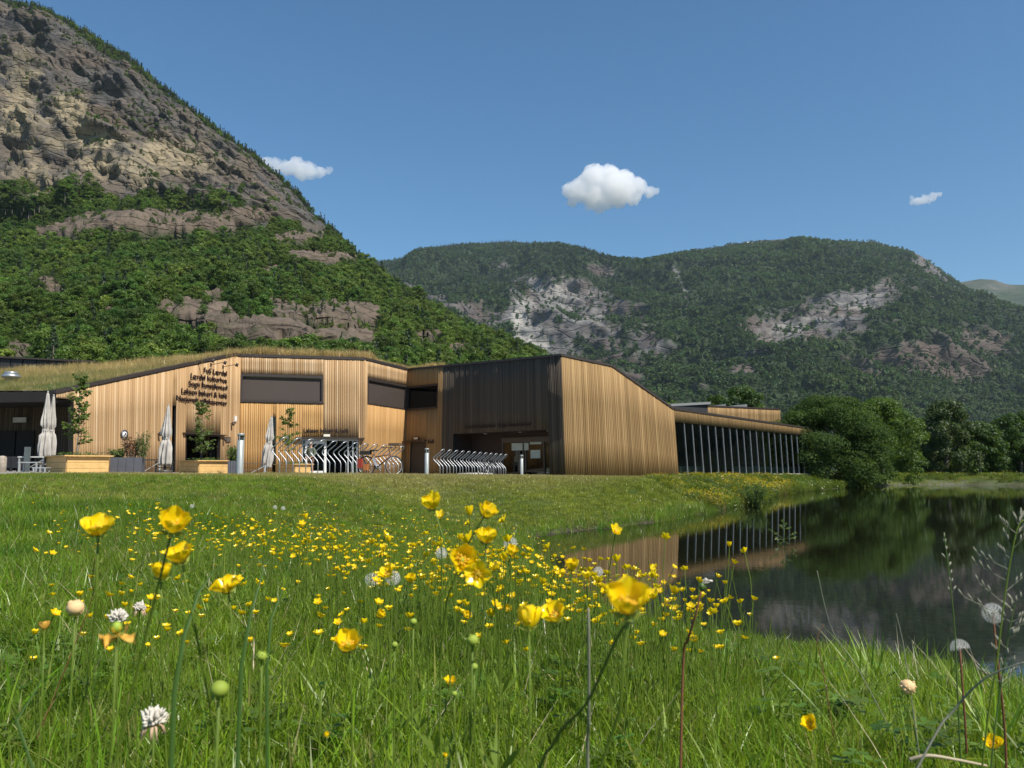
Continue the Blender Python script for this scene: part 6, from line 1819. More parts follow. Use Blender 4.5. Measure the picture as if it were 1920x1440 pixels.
# grass on the roof
roof_k = [fast_mesh('roof_tuft', *blade_set(16, .12, .18, .42, .010, 240 + k, .35, 3), M_gold) for k in range(5)]
rs = np.random.default_rng(250); RP = []; RT = []
ar = [((b - a).cross(c - a)).length / 2 for a, b, c in SOD]; tot = sum(ar)
for (a, b, c), A_r in zip(SOD, ar):
    k = int(14000 * A_r / tot); u = rs.uniform(size=k); v = rs.uniform(size=k); fl = u + v > 1; u[fl] = 1 - u[fl]; v[fl] = 1 - v[fl]
    Aa, Bb, Cc = np.array(a), np.array(b), np.array(c); RP.append(Aa + (Bb - Aa) * u[:, None] + (Cc - Aa) * v[:, None])
RP = np.vstack(RP)
edge_pts = []
for (p0, p1, n_) in [(A_, B_, 420), (B_, C_, 420), (C_, D_, 300), (D_, D2, 260), (L_, A_, 420), (K0, K1, 300), (K1, B_, 500)]:
    tq = rs.uniform(size=n_)[:, None]; off = rs.uniform(.05, .7, n_)[:, None] * np.array([[-.15, 1, 0]])
    edge_pts.append(np.array(p0) * (1 - tq) + np.array(p1) * tq + off)
RP = np.vstack([RP] + edge_pts); n = len(RP)
gr_ = sstep(7.6, 5.2, RP[:, 2]) * np.clip(.75 + .6 * fbm(RP * .35, 2), 0, 1)
hsc = rs.uniform(.6, 1.25, n) * (1 - .35 * gr_) * (1 + .3 * fbm(RP * .5 + 5, 2))
hsc = hsc * np.where((RP[:, 0] > -9.0), .75, 1.15) * np.where((RP[:, 0] > -17) & (RP[:, 0] < -9), 1.35, 1.0)
RP[:, 2] += .10
instancer('roof_grass', RP, yaw(rs, n, .1), hsc, rs.integers(0, 5, n), roof_k, np.clip(gr_, 0, 1))
tag(bpy.data.objects['roof_grass'], label='tall golden dry grass growing over the sloping roof')

# bank of herbs below the glass hall
M_herb = grass_mat('bank_herbs', (0.065, 0.12, 0.018), (0.12, 0.17, 0.025), (0.30, 0.12, 0.035), big=.4)
M_petal_far = leaf_mat('yellow_petals', (0.62, 0.44, 0.01), (0.72, 0.50, 0.02), trans=.3, rand=False)
def herb(seed, flowers):
    rs = np.random.default_rng(seed); V, F = blade_set(22, .22, .25, .6, .022, seed, .4, 3)
    C = np.c_[rs.normal(0, .16, (90, 2)), rs.uniform(.1, .5, 90)]; v2, f2 = leaf_tris(C, np.tile([0, -.4, .8], (90, 1)), .045, rs)
    k = len(F) + len(f2); Vt, Ft = merge([(V, F), (v2, f2)]); mi = np.zeros(k)
    if flowers:
        C = np.c_[rs.normal(0, .17, (flowers, 2)), rs.uniform(.38, .62, flowers)]; v3, f3 = leaf_tris(C, np.tile([0, -.5, .7], (flowers, 1)), .022, rs, aspect=1.0)
        Vt, Ft = merge([(Vt, Ft), (v3, f3)]); mi = np.r_[mi, np.ones(len(f3))]
    return fast_mesh('herb', Vt, Ft, [M_herb, M_petal_far], midx=mi)
hk = [herb(260, 0), herb(261, 0), herb(262, 26), herb(263, 40), herb(264, 14)]
P = []; RO = []; S = []; I = []; TI = []
rs = np.random.default_rng(270)
pxs = rs.uniform(1195, 1640, 9000); Yq = rs.uniform(24, 74, 9000)
Xq = (pxs - 960) / 1546 * Yq; d = shore_d(Xq, Yq)
ok = (d > -.15) & (d < 3.4) & (Yq > 30 - (pxs - 1300) * .02) & (Yq < 49.5 + 1.15 * np.clip(Xq - 9.9, -3, 40) - .3)
Xq, Yq, d, pxs = Xq[ok], Yq[ok], d[ok], pxs[ok]; n = len(Xq); print('herbs', n)
fl = patch(Xq, Yq, .25)
idx = np.where(fl > .1, rs.choice([2, 3, 4], n), rs.choice([0, 1, 1, 4], n)); idx = np.where(pxs > 1480, rs.choice([0, 1], n), idx)
ti = np.clip(.9 * (fbm(np.stack([Xq * .5, Yq * .5, 0 * Xq + 7], -1), 2) - .15), 0, .8) * (pxs < 1480)
put(Xq, Yq, d, idx, rs.uniform(.55, 1.1, n) * np.clip(.55 + (pxs - 1200) / 500, .5, 1.0) * np.clip(1.15 - d * .15, .6, 1.1), rs, ti)
pf_ = rs.uniform(1660, 1960, 1800); Yf = rs.uniform(68, 84, 1800); Xf = (pf_ - 960) / 1546 * Yf; df = shore_d(Xf, Yf); ok = (df > .9) & (df < 9) & (patch(Xf, Yf, .15) > -.2); Xf, Yf, df = Xf[ok], Yf[ok], df[ok]
put(Xf, Yf, df, rs.choice([0, 1, 1, 4], len(Xf)), rs.uniform(.5, 1.0, len(Xf)), rs)
instancer('bank_herbs', np.vstack(P), np.vstack(RO), np.concatenate(S), np.concatenate(I), hk, np.concatenate(TI))
tag(bpy.data.objects['bank_herbs'], label='tangle of yellow, orange and green herbs on the bank below the glass hall')

# ------------------------------------------------------------------ buttercups
t = NT('buttercup_petal')
c = t.mixc(t.ramp(t.noise(t.vscale(t.obj(), (1, 1, 1)), 260, 3), [(.35, 0.0), (.7, 1.0)]), (0.92, 0.66, 0.006), (0.96, 0.76, 0.012))
b = t.bsdf(c, .22, 0, .55)
tr = t.n('ShaderNodeBsdfTranslucent'); tr.inputs[0].default_value = (.97, .72, .01, 1)
mx = t.n('ShaderNodeMixShader'); mx.inputs[0].default_value = .30; t.t.links.new(b, mx.inputs[1]); t.t.links.new(tr.outputs[0], mx.inputs[2])
M_petal = t.done(mx.outputs[0])
M_wilt = simple('wilted_petal', (0.62, 0.34, 0.05), .6, scale=200)
M_stamen = simple('stamens', (0.70, 0.42, 0.015), .6)
M_carpel = simple('green_carpels', (0.30, 0.42, 0.04), .6)
M_stem = leaf_mat('flower_stem', (0.12, 0.19, 0.022), (0.16, 0.23, 0.03), trans=.2, rand=False, scale=20)
M_sepal = leaf_mat('sepal', (0.30, 0.36, 0.06), (0.36, 0.42, 0.08), trans=.3, rand=False)

def petal_geo(L=.0150, W=.0122, cup=1.0, openess=.6, n=6, m=5, wav=.0, seed=0, fold=0.0):
    """one obovate cupped petal growing along +x from the centre, curving upward"""
    rs = random.Random(seed); V = []; F = []; p1, p2 = rs.uniform(0, 6), rs.uniform(0, 6)
    a0 = R(15); a1 = R(88) - openess * R(62)
    for i in range(n + 1):
        t_ = i / n
        # integrate the curved midrib
        x = z = 0.0
        for k in range(8):
            s_ = t_ * (k + .5) / 8; an = a0 + (a1 - a0) * min(1, s_ * 1.5) ** .8 * cup; x += math.cos(an) * L * t_ / 8; z += math.sin(an) * L * t_ / 8
        an = a0 + (a1 - a0) * min(1, t_ * 1.5) ** .8 * cup
        w = W * (.16 + .84 * math.sin(min(1, t_ * 1.06) ** .85 * math.pi * .60)) * (1 if t_ < .82 else math.sqrt(max(.05, 1 - ((t_ - .82) / .20) ** 2)))
        for j in range(-m, m + 1):
            v = j / m; c_ = .30 * w * v * v * (1 - .3 * t_)
            wz = wav * L * math.sin(3.2 * v + p1) * t_ * t_ + wav * .6 * L * math.sin(6 * v + p2 + 3 * t_) * t_ * t_
            V.append((x - math.sin(an) * (c_ + wz) , w * v * (.5 - .05 * v * v), z + math.cos(an) * (c_ + wz)))
    q_ = 2 * m + 1
    for i in range(n):
        for j in range(2 * m): a = i * q_ + j; F.append((a, a + 1, a + q_ + 1, a + q_))
    return np.array(V), np.array(F)

def head_matrix(P0, tilt, az, spin, s=1.0):
    return Matrix.Translation(P0) @ Matrix.Rotation(az, 4, 'Z') @ Matrix.Rotation(tilt, 4, 'X') @ Matrix.Rotation(spin, 4, 'Z') @ Matrix.Diagonal((s, s, s, 1))

def petal_w(o_):
    v, _f = petal_geo(openess=max(o_, .3)); return float(v[:, 0].max()) * .97
_petals = {}
def petal_mesh(openess, seed, mat, wav=.05):
    k = (round(openess, 1), seed, mat.name)
    if k not in _petals:
        v, f = petal_geo(openess=openess, seed=seed, wav=wav); _petals[k] = fast_mesh('petal', v, f, mat, smooth=True)
    return _petals[k]
_st = {}
def stamen_mesh():
    if 'm' not in _st:
        m = MB(); rs = random.Random(4)
        for k in range(34):
            a = rs.uniform(0, 6.28); r = rs.uniform(.0008, .0034); h = rs.uniform(.0032, .0052); p = Vector((math.cos(a) * r, math.sin(a) * r, h)); q_ = Vector((math.cos(a) * r * 1.5, math.sin(a) * r * 1.5, h + .0012))
            m.tube([(p.x * .4, p.y * .4, .001), p], .00022, 4); m.tube([p, q_], .00055, 5)
        _st['m'] = m.mesh('stamens', M_stamen)
        m = MB(); m.ball((0, 0, .003), .0021, 8, sc=(1, 1, 1.1)); _st['c'] = m.mesh('carpels', M_carpel)
        m = MB()
        for k in range(5):
            a = 6.283 * k / 5 + .6; ca, sa = math.cos(a), math.sin(a)
            V = [(ca * x - sa * y, sa * x + ca * y, z) for x, y, z in [(.001, 0, -.0006), (.004, .0022, -.0002), (.007, 0, .0022), (.004, -.0022, -.0002)]]; m.add(V, [(0, 1, 2, 3)])
        m.ball((0, 0, -.0006), .0014, 6); _st['s'] = m.mesh('sepals', M_sepal)
    return _st['m'], _st['c'], _st['s']

def stem_curve(base, head, tiltdir, seed, n=9, sway=.03):
    rs = random.Random(seed); L = (head - base).length
    c1 = base + Vector((rs.uniform(-sway, sway), rs.uniform(-sway, sway), L * .4)); c2 = head - tiltdir * L * .30
    return [base * (1 - t_) ** 3 + c1 * 3 * t_ * (1 - t_) ** 2 + c2 * 3 * t_ * t_ * (1 - t_) + head * t_ ** 3 for t_ in np.linspace(0, 1, n)]

def hero(px, py, wpx, size, label, openess=.6, tilt=.3, az=0.0, spin=0.0, seed=1, lean=(0, 0), np_=5, wav=.05, bud=None, side_leaf=True, mat=None, wilt=False, name='buttercup', scs=None):
    """a single buttercup whose head sits where the pixel shows it; size = true width of the flower in metres"""
    Y = size * FPX / wpx; H = at(px, py, Y)
    bx, by = H.x + lean[0], H.y + lean[1]
    bz = float(ground_z(np.array([bx]), np.array([by]))[0])
    s = size * .80 / (2.0 * petal_w(openess))
    th = empty(name, (bx, by, bz), 0, label, 'flower', 'buttercups nearest the camera')
    o_ = Vector((bx, by, bz)); Mh = head_matrix(H - o_, tilt, az, spin, s)
    up = (Mh.to_3x3() @ Vector((0, 0, 1))).normalized()
    ks = [k for k in range(np_)]
    for k in ks:
        pm = petal_mesh(openess + (.1 if (k * 7 + seed) % 3 == 0 else 0) - (.15 if wilt else 0), (seed + k) % 4, mat or M_petal, wav)
        o = link('petal', pm, th); f_ = 1.0 if not wilt else 1.0
        o.matrix_local = Mh @ Matrix.Rotation(2 * math.pi * k / np_ + .15 * math.sin(seed + k * 2.1), 4, 'Z') @ Matrix.Rotation((R(-52) if wilt else .12 * math.sin(seed * 3 + k)) * -1, 4, 'Y')
    a, b_, c_ = stamen_mesh()
    for nm, me_ in (('stamens', a), ('carpels', b_), ('sepals', c_)):
        o = link(nm, me_, th); o.matrix_local = Mh @ (Matrix.Diagonal((2.0, 2.0, 2.0, 1)) if wilt and nm == 'carpels' else Matrix.Identity(4))
    pts = stem_curve(Vector((0, 0, 0)), H - o_ - up * .001, up, seed)
    m = MB(); m.tube(pts, [.0011 * s ** .5] * 3 + [.0009 * s ** .5] * 3 + [.00075 * s ** .5] * 3, 6); 
    st_o = m.build('stem', M_stem, th)
    if side_leaf:
        rs = random.Random(seed + 50)
        p0 = pts[4]; m = MB()
        for k in range(5):
            a_ = rs.uniform(0, 6.28); l = rs.uniform(.02, .045); q_ = p0 + Vector((math.cos(a_) * l * .7, math.sin(a_) * l * .7, l * .8)); pp = (p0 + q_) / 2; sd = (q_ - p0).cross(Vector((0, -1, .2))).normalized() * l * .07
            m.add([p0, pp + sd, q_, pp - sd], [(0, 1, 2, 3)])
        m.build('leaf', M_stem, th)
    if bud:
        p0 = pts[5]; q_ = p0 + Vector(bud); m = MB(); m.tube([p0, (p0 + q_) / 2 + Vector((0, 0, -.006)), q_], .0007, 5); m.build('side_stem', M_stem, th)
        m = MB(); m.ball(q_, .0035, 8, sc=(1, 1, .95)); m.build('bud', M_sepal, th)
    return th

HEROES = [
    (184, 1003, 68, .027, 'wide open buttercup at the far left, alone on its stem above the meadow', dict(openess=.66, tilt=.35, az=.35, spin=.2, seed=1, lean=(-.06, .05))),
    (322, 997, 70, .027, 'buttercup second from the left with one petal standing straight up', dict(openess=.50, tilt=.55, az=.6, spin=1.4, seed=2, lean=(-.12, .03), np_=4)),
    (341, 1055, 58, .026, 'buttercup right below the one with the upright petal', dict(openess=.55, tilt=.25, az=-.2, spin=.6, seed=3, lean=(.05, .1))),
    (302, 1087, 48, .026, 'small cup shaped buttercup, lowest of the group of four at the left', dict(openess=.42, tilt=.12, az=.3, spin=.9, seed=4, lean=(.03, .06))),
    (428, 1110, 58, .026, 'ragged buttercup with curled petals over dark grass blades', dict(openess=.75, tilt=.25, az=-.3, spin=.3, seed=5, lean=(-.07, .0), wav=.22)),
    (814, 955, 46, .026, 'highest buttercup, seen against the lawn left of the middle', dict(openess=.5, tilt=.35, az=-.9, spin=.5, seed=6, lean=(-.06, .02), np_=4)),
    (908, 968, 42, .026, 'second highest buttercup, tilted to the left against the lawn', dict(openess=.48, tilt=.5, az=1.0, spin=.2, seed=7, lean=(-.12, .04))),
    (911, 1019, 54, .027, 'flat open buttercup just above the overlapping pair in the middle', dict(openess=.7, tilt=.2, az=.0, spin=.8, seed=8, lean=(-.03, .04))),
    (864, 1054, 60, .027, 'left flower of the overlapping pair in the middle', dict(openess=.55, tilt=.85, az=.35, spin=.4, seed=9, lean=(.0, .05))),
    (898, 1076, 62, .027, 'right flower of the overlapping pair, its round face turned to the camera', dict(openess=.9, tilt=1.25, az=-.2, spin=.1, seed=10, lean=(.0, .08))),
    (654, 1218, 56, .026, 'heart shaped buttercup standing alone left of the middle over the green grass', dict(openess=.52, tilt=.35, az=.0, spin=.95, seed=11, lean=(-.01, .03), bud=(.03, .0, .02))),
    (992, 1180, 66, .025, 'half closed buttercup showing the back of its big rounded petal', dict(openess=.22, tilt=-.3, az=.25, spin=.0, seed=12, lean=(-.05, .02), np_=5)),
    (1043, 1163, 56, .026, 'shiny buttercup directly right of the half closed one', dict(openess=.62, tilt=.35, az=-.5, spin=.4, seed=13, lean=(-.05, .06))),
    (1177, 1150, 94, .026, 'largest buttercup of all, right of the middle in front of the pond reflection', dict(openess=.5, tilt=.42, az=-.25, spin=.35, seed=14, lean=(-.17, .0))),
    (730, 1081, 36, .026, 'buttercup between two dandelion clocks', dict(openess=.6, tilt=.5, az=-.5, spin=.2, seed=15, lean=(.02, .05))),
    (707, 1156, 24, .024, 'small side-on buttercup below the dandelion clocks', dict(openess=.4, tilt=.8, az=1.2, spin=.1, seed=16, lean=(.03, .05))),
    (1523, 1363, 36, .026, 'lone buttercup in the grass near the bottom right', dict(openess=.55, tilt=.55, az=-.8, spin=.3, seed=17, lean=(.01, .03))),
    (1864, 1401, 36, .026, 'lone buttercup in the bottom right corner', dict(openess=.55, tilt=.5, az=-.7, spin=.6, seed=18, lean=(.0, .03))),
    (844, 1283, 27, .024, 'ragged orange yellow buttercup deep in the grass below the middle', dict(openess=.65, tilt=.2, az=.1, spin=.6, seed=19, lean=(.0, .03), wav=.2)),
    (1072, 1070, 34, .026, 'upright buttercup in front of the brown reflection at its left edge', dict(openess=.45, tilt=.2, az=.2, spin=.3, seed=20, lean=(.02, .03))),
    (957, 1041, 30, .025, 'buttercup just right of the overlapping pair, below the grey dandelion clock', dict(openess=.5, tilt=.3, az=.5, spin=.6, seed=21, lean=(.01, .03))),
    (772, 1092, 26, .024, 'orange toned buttercup right of the pair of dandelion clocks', dict(openess=.35, tilt=.3, az=-.2, spin=.9, seed=22, lean=(.0, .03))),
    (874, 1159, 22, .024, 'buttercup low between the middle pair and the half closed one', dict(openess=.6, tilt=.3, az=.6, spin=.2, seed=23, lean=(.0, .02))),
    (923, 1156, 22, .024, 'small buttercup close left of the half closed one', dict(openess=.45, tilt=.3, az=-.4, spin=.7, seed=24, lean=(.0, .02))),
    (950, 1146, 20, .024, 'tiny flower touching the left side of the half closed buttercup', dict(openess=.5, tilt=.5, az=.4, spin=.4, seed=25, lean=(.0, .02))),
    (1140, 1112, 22, .024, 'buttercup half hidden behind the upper left petal of the largest one', dict(openess=.4, tilt=.6, az=-.9, spin=.4, seed=26, lean=(.02, .02))),
    (612, 1383, 17, .014, 'small half open yellow bud near the bottom left of the middle', dict(openess=.1, tilt=.1, az=.0, spin=.4, seed=27, lean=(.0, .02))),
    (835, 1421, 14, .012, 'tiny yellow bud at the bottom middle edge', dict(openess=.1, tilt=.1, az=.0, spin=.1, seed=28, lean=(.0, .01))),
    (8, 1430, 22, .024, 'buttercup cut by the bottom left corner', dict(openess=.6, tilt=.3, az=.0, spin=.1, seed=29, lean=(.0, .01)))]
for (px, py, w, size, lb, kw) in HEROES: kw = dict(kw, openess=kw['openess'] - (.22 if kw['openess'] < .8 else 0), tilt=kw['tilt'] * 1.15 + .1); hero(px, py, w, size, lb, **kw)
hero(219, 1190, 70, .022, 'spent buttercup with a green centre and drooping orange petals', openess=.8, tilt=.1, seed=31, lean=(-.005, .0), np_=4, mat=M_wilt, wav=.25, wilt=True, name='spent_buttercup')
hero(83, 1182, 26, .014, 'small wilting flower, white and orange, at the left edge of the meadow', openess=.25, tilt=-.4, az=.6, seed=32, lean=(.02, .01), mat=M_wilt, name='wilting_buttercup')

def bud_stalk(px, py, wpx, size, label, mat, cat='bud', name='flower_bud', lean=(0, .02), lumpy=0):
    Y = size * FPX / wpx; H = at(px, py, Y); bx, by = H.x + lean[0], H.y + lean[1]; bz = ground_zs((bx, by))
    th = empty(name, (bx, by, bz), 0, label, cat); o_ = Vector((bx, by, bz)); h = H - o_
    m = MB(); pts = stem_curve(Vector((0, 0, 0)), h, Vector((0, 0, 1)), int(px)); m.tube(pts, .0010, 6); m.build('stem', M_stem, th)
    m = MB(); m.ball(h + Vector((0, 0, size * .4)), size / 2, 14, sc=(1, 1, .92))
    rs = random.Random(int(px))
    if mat is M_peach:
        for k in range(16):
            d_ = Vector((rs.gauss(0, 1), rs.gauss(0, 1), rs.gauss(0, .7))).normalized(); m.ball(h + Vector((0, 0, size * .4)) + d_ * size * .34, size * rs.uniform(.14, .26), 8, sc=(1, .7, 1.2))
    for k in range(lumpy):
        d_ = Vector((rs.gauss(0, 1), rs.gauss(0, 1), rs.gauss(0, 1))).normalized(); m.tube([h + Vector((0, 0, size * .4)) + d_ * size * .40, h + Vector((0, 0, size * .4)) + d_ * size * .62], [size * .10, size * .03], 5)
    m.build('head', mat, th)
    m = MB()
    for k in range(5):
        a = 1.257 * k; m.add([h, h + Vector((math.cos(a) * size * .4, math.sin(a) * size * .4, -.0015)), h + Vector((math.cos(a) * size * .8, math.sin(a) * size * .8, .001)), h + Vector((math.cos(a + .5) * size * .4, math.sin(a + .5) * size * .4, -.0015))], [(0, 1, 2, 3)])
    m.build('sepals', M_stem, th)
M_budg = simple('yellow_green_bud', (0.25, 0.33, 0.035), .7, scale=100)
M_peach = simple('peach_dry_petals', (0.72, 0.48, 0.24), .7, scale=200)
bud_stalk(411, 1306, 33, .011, 'round yellow green bud, largest, in the lower left of the meadow', M_budg)
bud_stalk(141, 1152, 30, .016, 'pale peach coloured wilted flower head left of the spent buttercup', M_peach, 'flower', 'wilted_flower', lumpy=0)
bud_stalk(889, 1256, 14, .008, 'small green bud above the ragged orange buttercup', M_budg)
bud_stalk(886, 1210, 22, .011, 'bright green seed head standing below the middle pair', M_budg, 'seed head', 'seed_head', lumpy=24)
bud_stalk(491, 1238, 18, .009, 'spiky green seed head left of the heart shaped buttercup', M_budg, 'seed head', 'seed_head', lumpy=24)
bud_stalk(775, 1171, 13, .008, 'yellow green bud right of the small side-on buttercup', M_budg)
bud_stalk(740, 1214, 12, .008, 'yellow bud right of the heart shaped buttercup', M_budg)
bud_stalk(603, 1288, 11, .007, 'tiny green bud below the heart shaped buttercup', M_budg)
bud_stalk(852, 1305, 10, .007, 'tiny bud just below the ragged orange buttercup', M_budg)

# small buttercups of the dense band: one mesh each
def small_cup(seed, openess, hgt=.30, d=.0215):
    rs = random.Random(seed); V = []; F = []; mi = []
    tilt = rs.uniform(.05, .7); az = rs.uniform(0, 6.28); H = Vector((rs.uniform(-.04, .04), rs.uniform(-.04, .04), hgt)); Mh = head_matrix(H, tilt, az, rs.uniform(0, 6), d / .0245)
    v0, f0 = petal_geo(openess=openess, n=3, m=2, seed=seed)
    v0 = v0 * 1.0; tri = []
    for q_ in f0: tri += [(q_[0], q_[1], q_[2]), (q_[0], q_[2], q_[3])]
    f0 = np.array(tri); o = 0
    for k in range(5):
        Mk = np.array(Mh @ Matrix.Rotation(2 * math.pi * k / 5, 4, 'Z')); v = (Mk[:3, :3] @ v0.T).T + Mk[:3, 3]; V.append(v); F.append(f0 + o); mi += [0] * len(f0); o += len(v)
    m = MB(); up = (Mh.to_3x3() @ Vector((0, 0, 1))).normalized(); m.tube(stem_curve(Vector((0, 0, 0)), H, up, seed, 6, .02), .0011, 3, cap=False)
    q2 = Vector((rs.uniform(-.04, .04), rs.uniform(-.04, .04), hgt * .9)); m.tube([H * .5, (H * .5 + q2) / 2 + Vector((0, 0, -.01)), q2], .0008, 3, cap=False)
    ft_ = []
    for q_ in m.f: ft_ += [(q_[0], q_[1], q_[2]), (q_[0], q_[2], q_[3])]
    V.append(np.array(m.v)); F.append(np.array(ft_) + o); mi += [1] * len(ft_); o += len(m.v)
    m = MB(); m.ball(H + up * .003, .003, 6); ft_ = []
    for q_ in m.f: ft_ += [(q_[0], q_[1], q_[2]), (q_[0], q_[2], q_[3])]
    V.append(np.array(m.v)); F.append(np.array(ft_) + o); mi += [2] * len(ft_)
    return fast_mesh('small_buttercup', np.vstack(V), np.vstack(F), [M_petal, M_stem, M_stamen], smooth=True, midx=mi)
cups = [small_cup(300 + k, [.55, .45, .7, .6, .3, .75, .5, .65][k], hgt=[.30, .27, .33, .28, .31, .25, .29, .32][k]) for k in range(8)]
# where they grow: a broad drift from the left lawn edge to the pond's near corner
rs = np.random.default_rng(400); out = []
while len(out) < 1500:
    n = 6000; x = rs.uniform(60, 1420, n); y = rs.uniform(948, 1250, n)
    yc = np.interp(x, [60, 200, 400, 700, 1000, 1200, 1420], [972, 985, 1000, 1030, 1062, 1090, 1130]); su = np.interp(x, [60, 300, 700, 1000, 1400], [10, 22, 38, 42, 30]); sd_ = np.interp(x, [60, 300, 700, 1000, 1400], [16, 28, 42, 46, 55])
    dn = np.exp(-((y - yc) / np.where(y < yc, su, sd_)) ** 2) * np.interp(x, [60, 150, 350, 600, 1050, 1150, 1300, 1420], [.12, .35, .6, 1, 1, .6, .22, .06])
    dn = dn + .035 * (y > yc) * (y < 1200)
    dn *= np.clip(1 + 1.1 * gnoise(np.stack([x / 60, y / 16, 0 * x], -1)), .1, 2)
    sel = rs.uniform(size=n) < dn * .75
    for a, b in zip(x[sel], y[sel]): out.append((a, b))
out = np.array(out[:1500]); Hd = .29
zg_ = np.full(len(out), .85)
dyv = 720 - out[:, 1]; dirz = FPX * SP + dyv * CP; diry = FPX * CP - dyv * SP; dirx = out[:, 0] - 960
for _ in range(12):
    k_ = (zg_ + Hd - EYE.z) / dirz; X = dirx * k_; Y = diry * k_; Y = np.clip(Y, 1, 40); zn = ground_z(X, Y); zg_ = .5 * zg_ + .5 * zn
sc = np.ones(len(X)); dd_ = shore_d(X, Y); ok = (dd_ > .08) & (Y > 1.6) & (Y < 26)
X, Y, zg_ = X[ok], Y[ok], zg_[ok]; od = np.argsort(Y); X, Y, zg_ = X[od], Y[od], zg_[od]; print('cups', len(X), Y[:3], Y[-3:])
NB = 248
lab_a = 'small open buttercup among many in the yellow drift across the meadow'
rs = np.random.default_rng(401)
for k in range(min(NB, len(X))):
    o = link('small_buttercup', cups[k % 8], None, (X[k], Y[k], zg_[k])); o.rotation_euler = (0, 0, rs.uniform(0, 6.28)); s_ = rs.uniform(.85, 1.12); o.scale = (s_, s_, s_)
    tag(o, lab_a, 'flower', 'small buttercups of the yellow drift')
n = len(X) - NB
instancer('buttercup_drift', np.c_[X[NB:], Y[NB:], zg_[NB:]], np.c_[np.zeros((n, 2)), rs.uniform(0, 6.28, n)], rs.uniform(.8, 1.2, n) * np.clip(Y[NB:] / 7, 1, 1.35), rs.integers(0, 8, n), cups)
tag(bpy.data.objects['buttercup_drift'], label='countless tiny far buttercups of the yellow drift')
# nearer, larger blooms of the same drift
k = 0
while k < 44:
    px = rs.uniform(560, 1262); py = np.interp(px, [560, 900, 1262], [1010, 1045, 1092]) + rs.normal() * 22
    if px < 880 and rs.uniform() < .55: continue
    Yn = rs.uniform(1.25, 2.3); H = at(px, py, Yn)
    if float(shore_d(np.array([H.x]), np.array([Yn]))[0]) < .15: continue
    bz = ground_zs((H.x, H.y)); o = link('small_buttercup', cups[k % 8], None, (H.x, H.y, bz)); q_ = (H.z - bz) / .29; o.scale = (1.05, 1.05, q_ if q_ < 1.25 else q_)
    o.rotation_euler = (0, 0, rs.uniform(0, 6.28)); tag(o, 'small open buttercup among many in the yellow drift across the meadow', 'flower', 'small buttercups of the yellow drift'); k += 1
# separate small flowers along the near edge of the pond
for px, py, lb in [(1340, 1111, 'small buttercup over the dark water right of the red stalk'), (1394, 1072, 'buttercup on a thin tall stem against the dark pond'), (1283, 1124, 'buttercup over the water left of the red stalk'),
                   (1251, 1080, 'small buttercup before the lower edge of the brown reflection'), (1281, 1093, 'buttercup where reflection and dark water meet'), (1348, 1045, 'topmost small buttercup over the reflected glass hall'),
                   (1367, 1083, 'small buttercup left of the thin tall stemmed one'), (1279, 1207, 'leftmost small buttercup in the row along the near bank'), (1318, 1226, 'second small buttercup in the row along the near bank'),
                   (1344, 1227, 'third small buttercup in the row along the near bank'), (1383, 1217, 'fourth small buttercup in the row along the near bank'), (1457, 1224, 'rightmost small buttercup in the row along the near bank')]:
    Y = 1.9 if py > 1150 else 2.3; H = at(px, py, Y); bz = ground_zs((H.x, H.y)); s_ = (H.z - bz) / .29
    o = link('small_buttercup', cups[int(px) % 8], None, (H.x, H.y, bz)); o.scale = (1.0, 1.0, s_); tag(o, lb, 'flower')

# ------------------------------------------------------------------ dandelion clocks, clover, stalks
M_fluff = simple('dandelion_fluff', (0.78, 0.77, 0.73), .8, var=.03)
M_seed = simple('brown_seed', (0.20, 0.13, 0.07), .8)
def clock_mesh(seed, part=1.0, rad=.019):
    rs = random.Random(seed); m = MB(); N_ = int(130 * part)
    for k in range(N_):
        z = 1 - 2 * (k + .5) / 130; a = k * 2.39996; r = math.sqrt(1 - z * z); d_ = Vector((r * math.cos(a), r * math.sin(a), z))
        m.tube([d_ * .003, d_ * rad * .78], .00010, 3, 0, cap=False); q_ = d_ * rad * .78
        u = d_.orthogonal().normalized(); v = d_.cross(u)
        for j in range(9):
            b = 6.283 * j / 9 + rs.uniform(0, .4); e = q_ + (u * math.cos(b) + v * math.sin(b)) * rad * .27 + d_ * rad * .20; sdw = (v * math.cos(b) - u * math.sin(b)) * .00013
            m.add([q_ - sdw, q_ + sdw, e], [(0, 1, 2)], 0)
    return m.mesh('seed_ball', M_fluff)
_ck = clock_mesh(1), clock_mesh(2, .55)
def clock(px, py, wpx, label, part=0, red=False, Y=None):
    size = .042; Y = size * FPX / wpx; H = at(px, py, Y); bx, by = H.x + .01, H.y + .02; bz = ground_zs((bx, by)); th = empty('dandelion_clock', (bx, by, bz), 0, label, 'dandelion', 'dandelion clocks in the meadow'); h = H - Vector((bx, by, bz))
    o = link('seed_ball', _ck[part], th, h); o.rotation_euler = (.3, .2, px)
    m = MB(); m.ball(h, .004, 8, sc=(1, 1, .7)); m.build('seed_head', M_seed, th)
    m = MB(); m.tube(stem_curve(Vector((0, 0, 0)), h, Vector((0, 0, 1)), int(px)), .0020, 7); m.build('stem', M_redstem if red else M_stem, th)
clock(1862, 1150, 44, 'bright white dandelion clock on a red stalk above the pond at the right', red=True)
clock(1412 + 388, 1216, 40, 'half blown dandelion clock left of and below the bright one', 1, True)
clock(697, 1087, 30, 'left one of two grey dandelion clocks flanking a buttercup'); clock(737, 1084, 32, 'right one of two grey dandelion clocks, touching the buttercup')
clock(957, 1019, 30, 'grey dandelion clock right of the flat open buttercup'); clock(828, 1037, 26, 'grey dandelion clock left of the overlapping pair'); clock(1122, 1072, 22, 'small faint dandelion clock over the brown reflection')
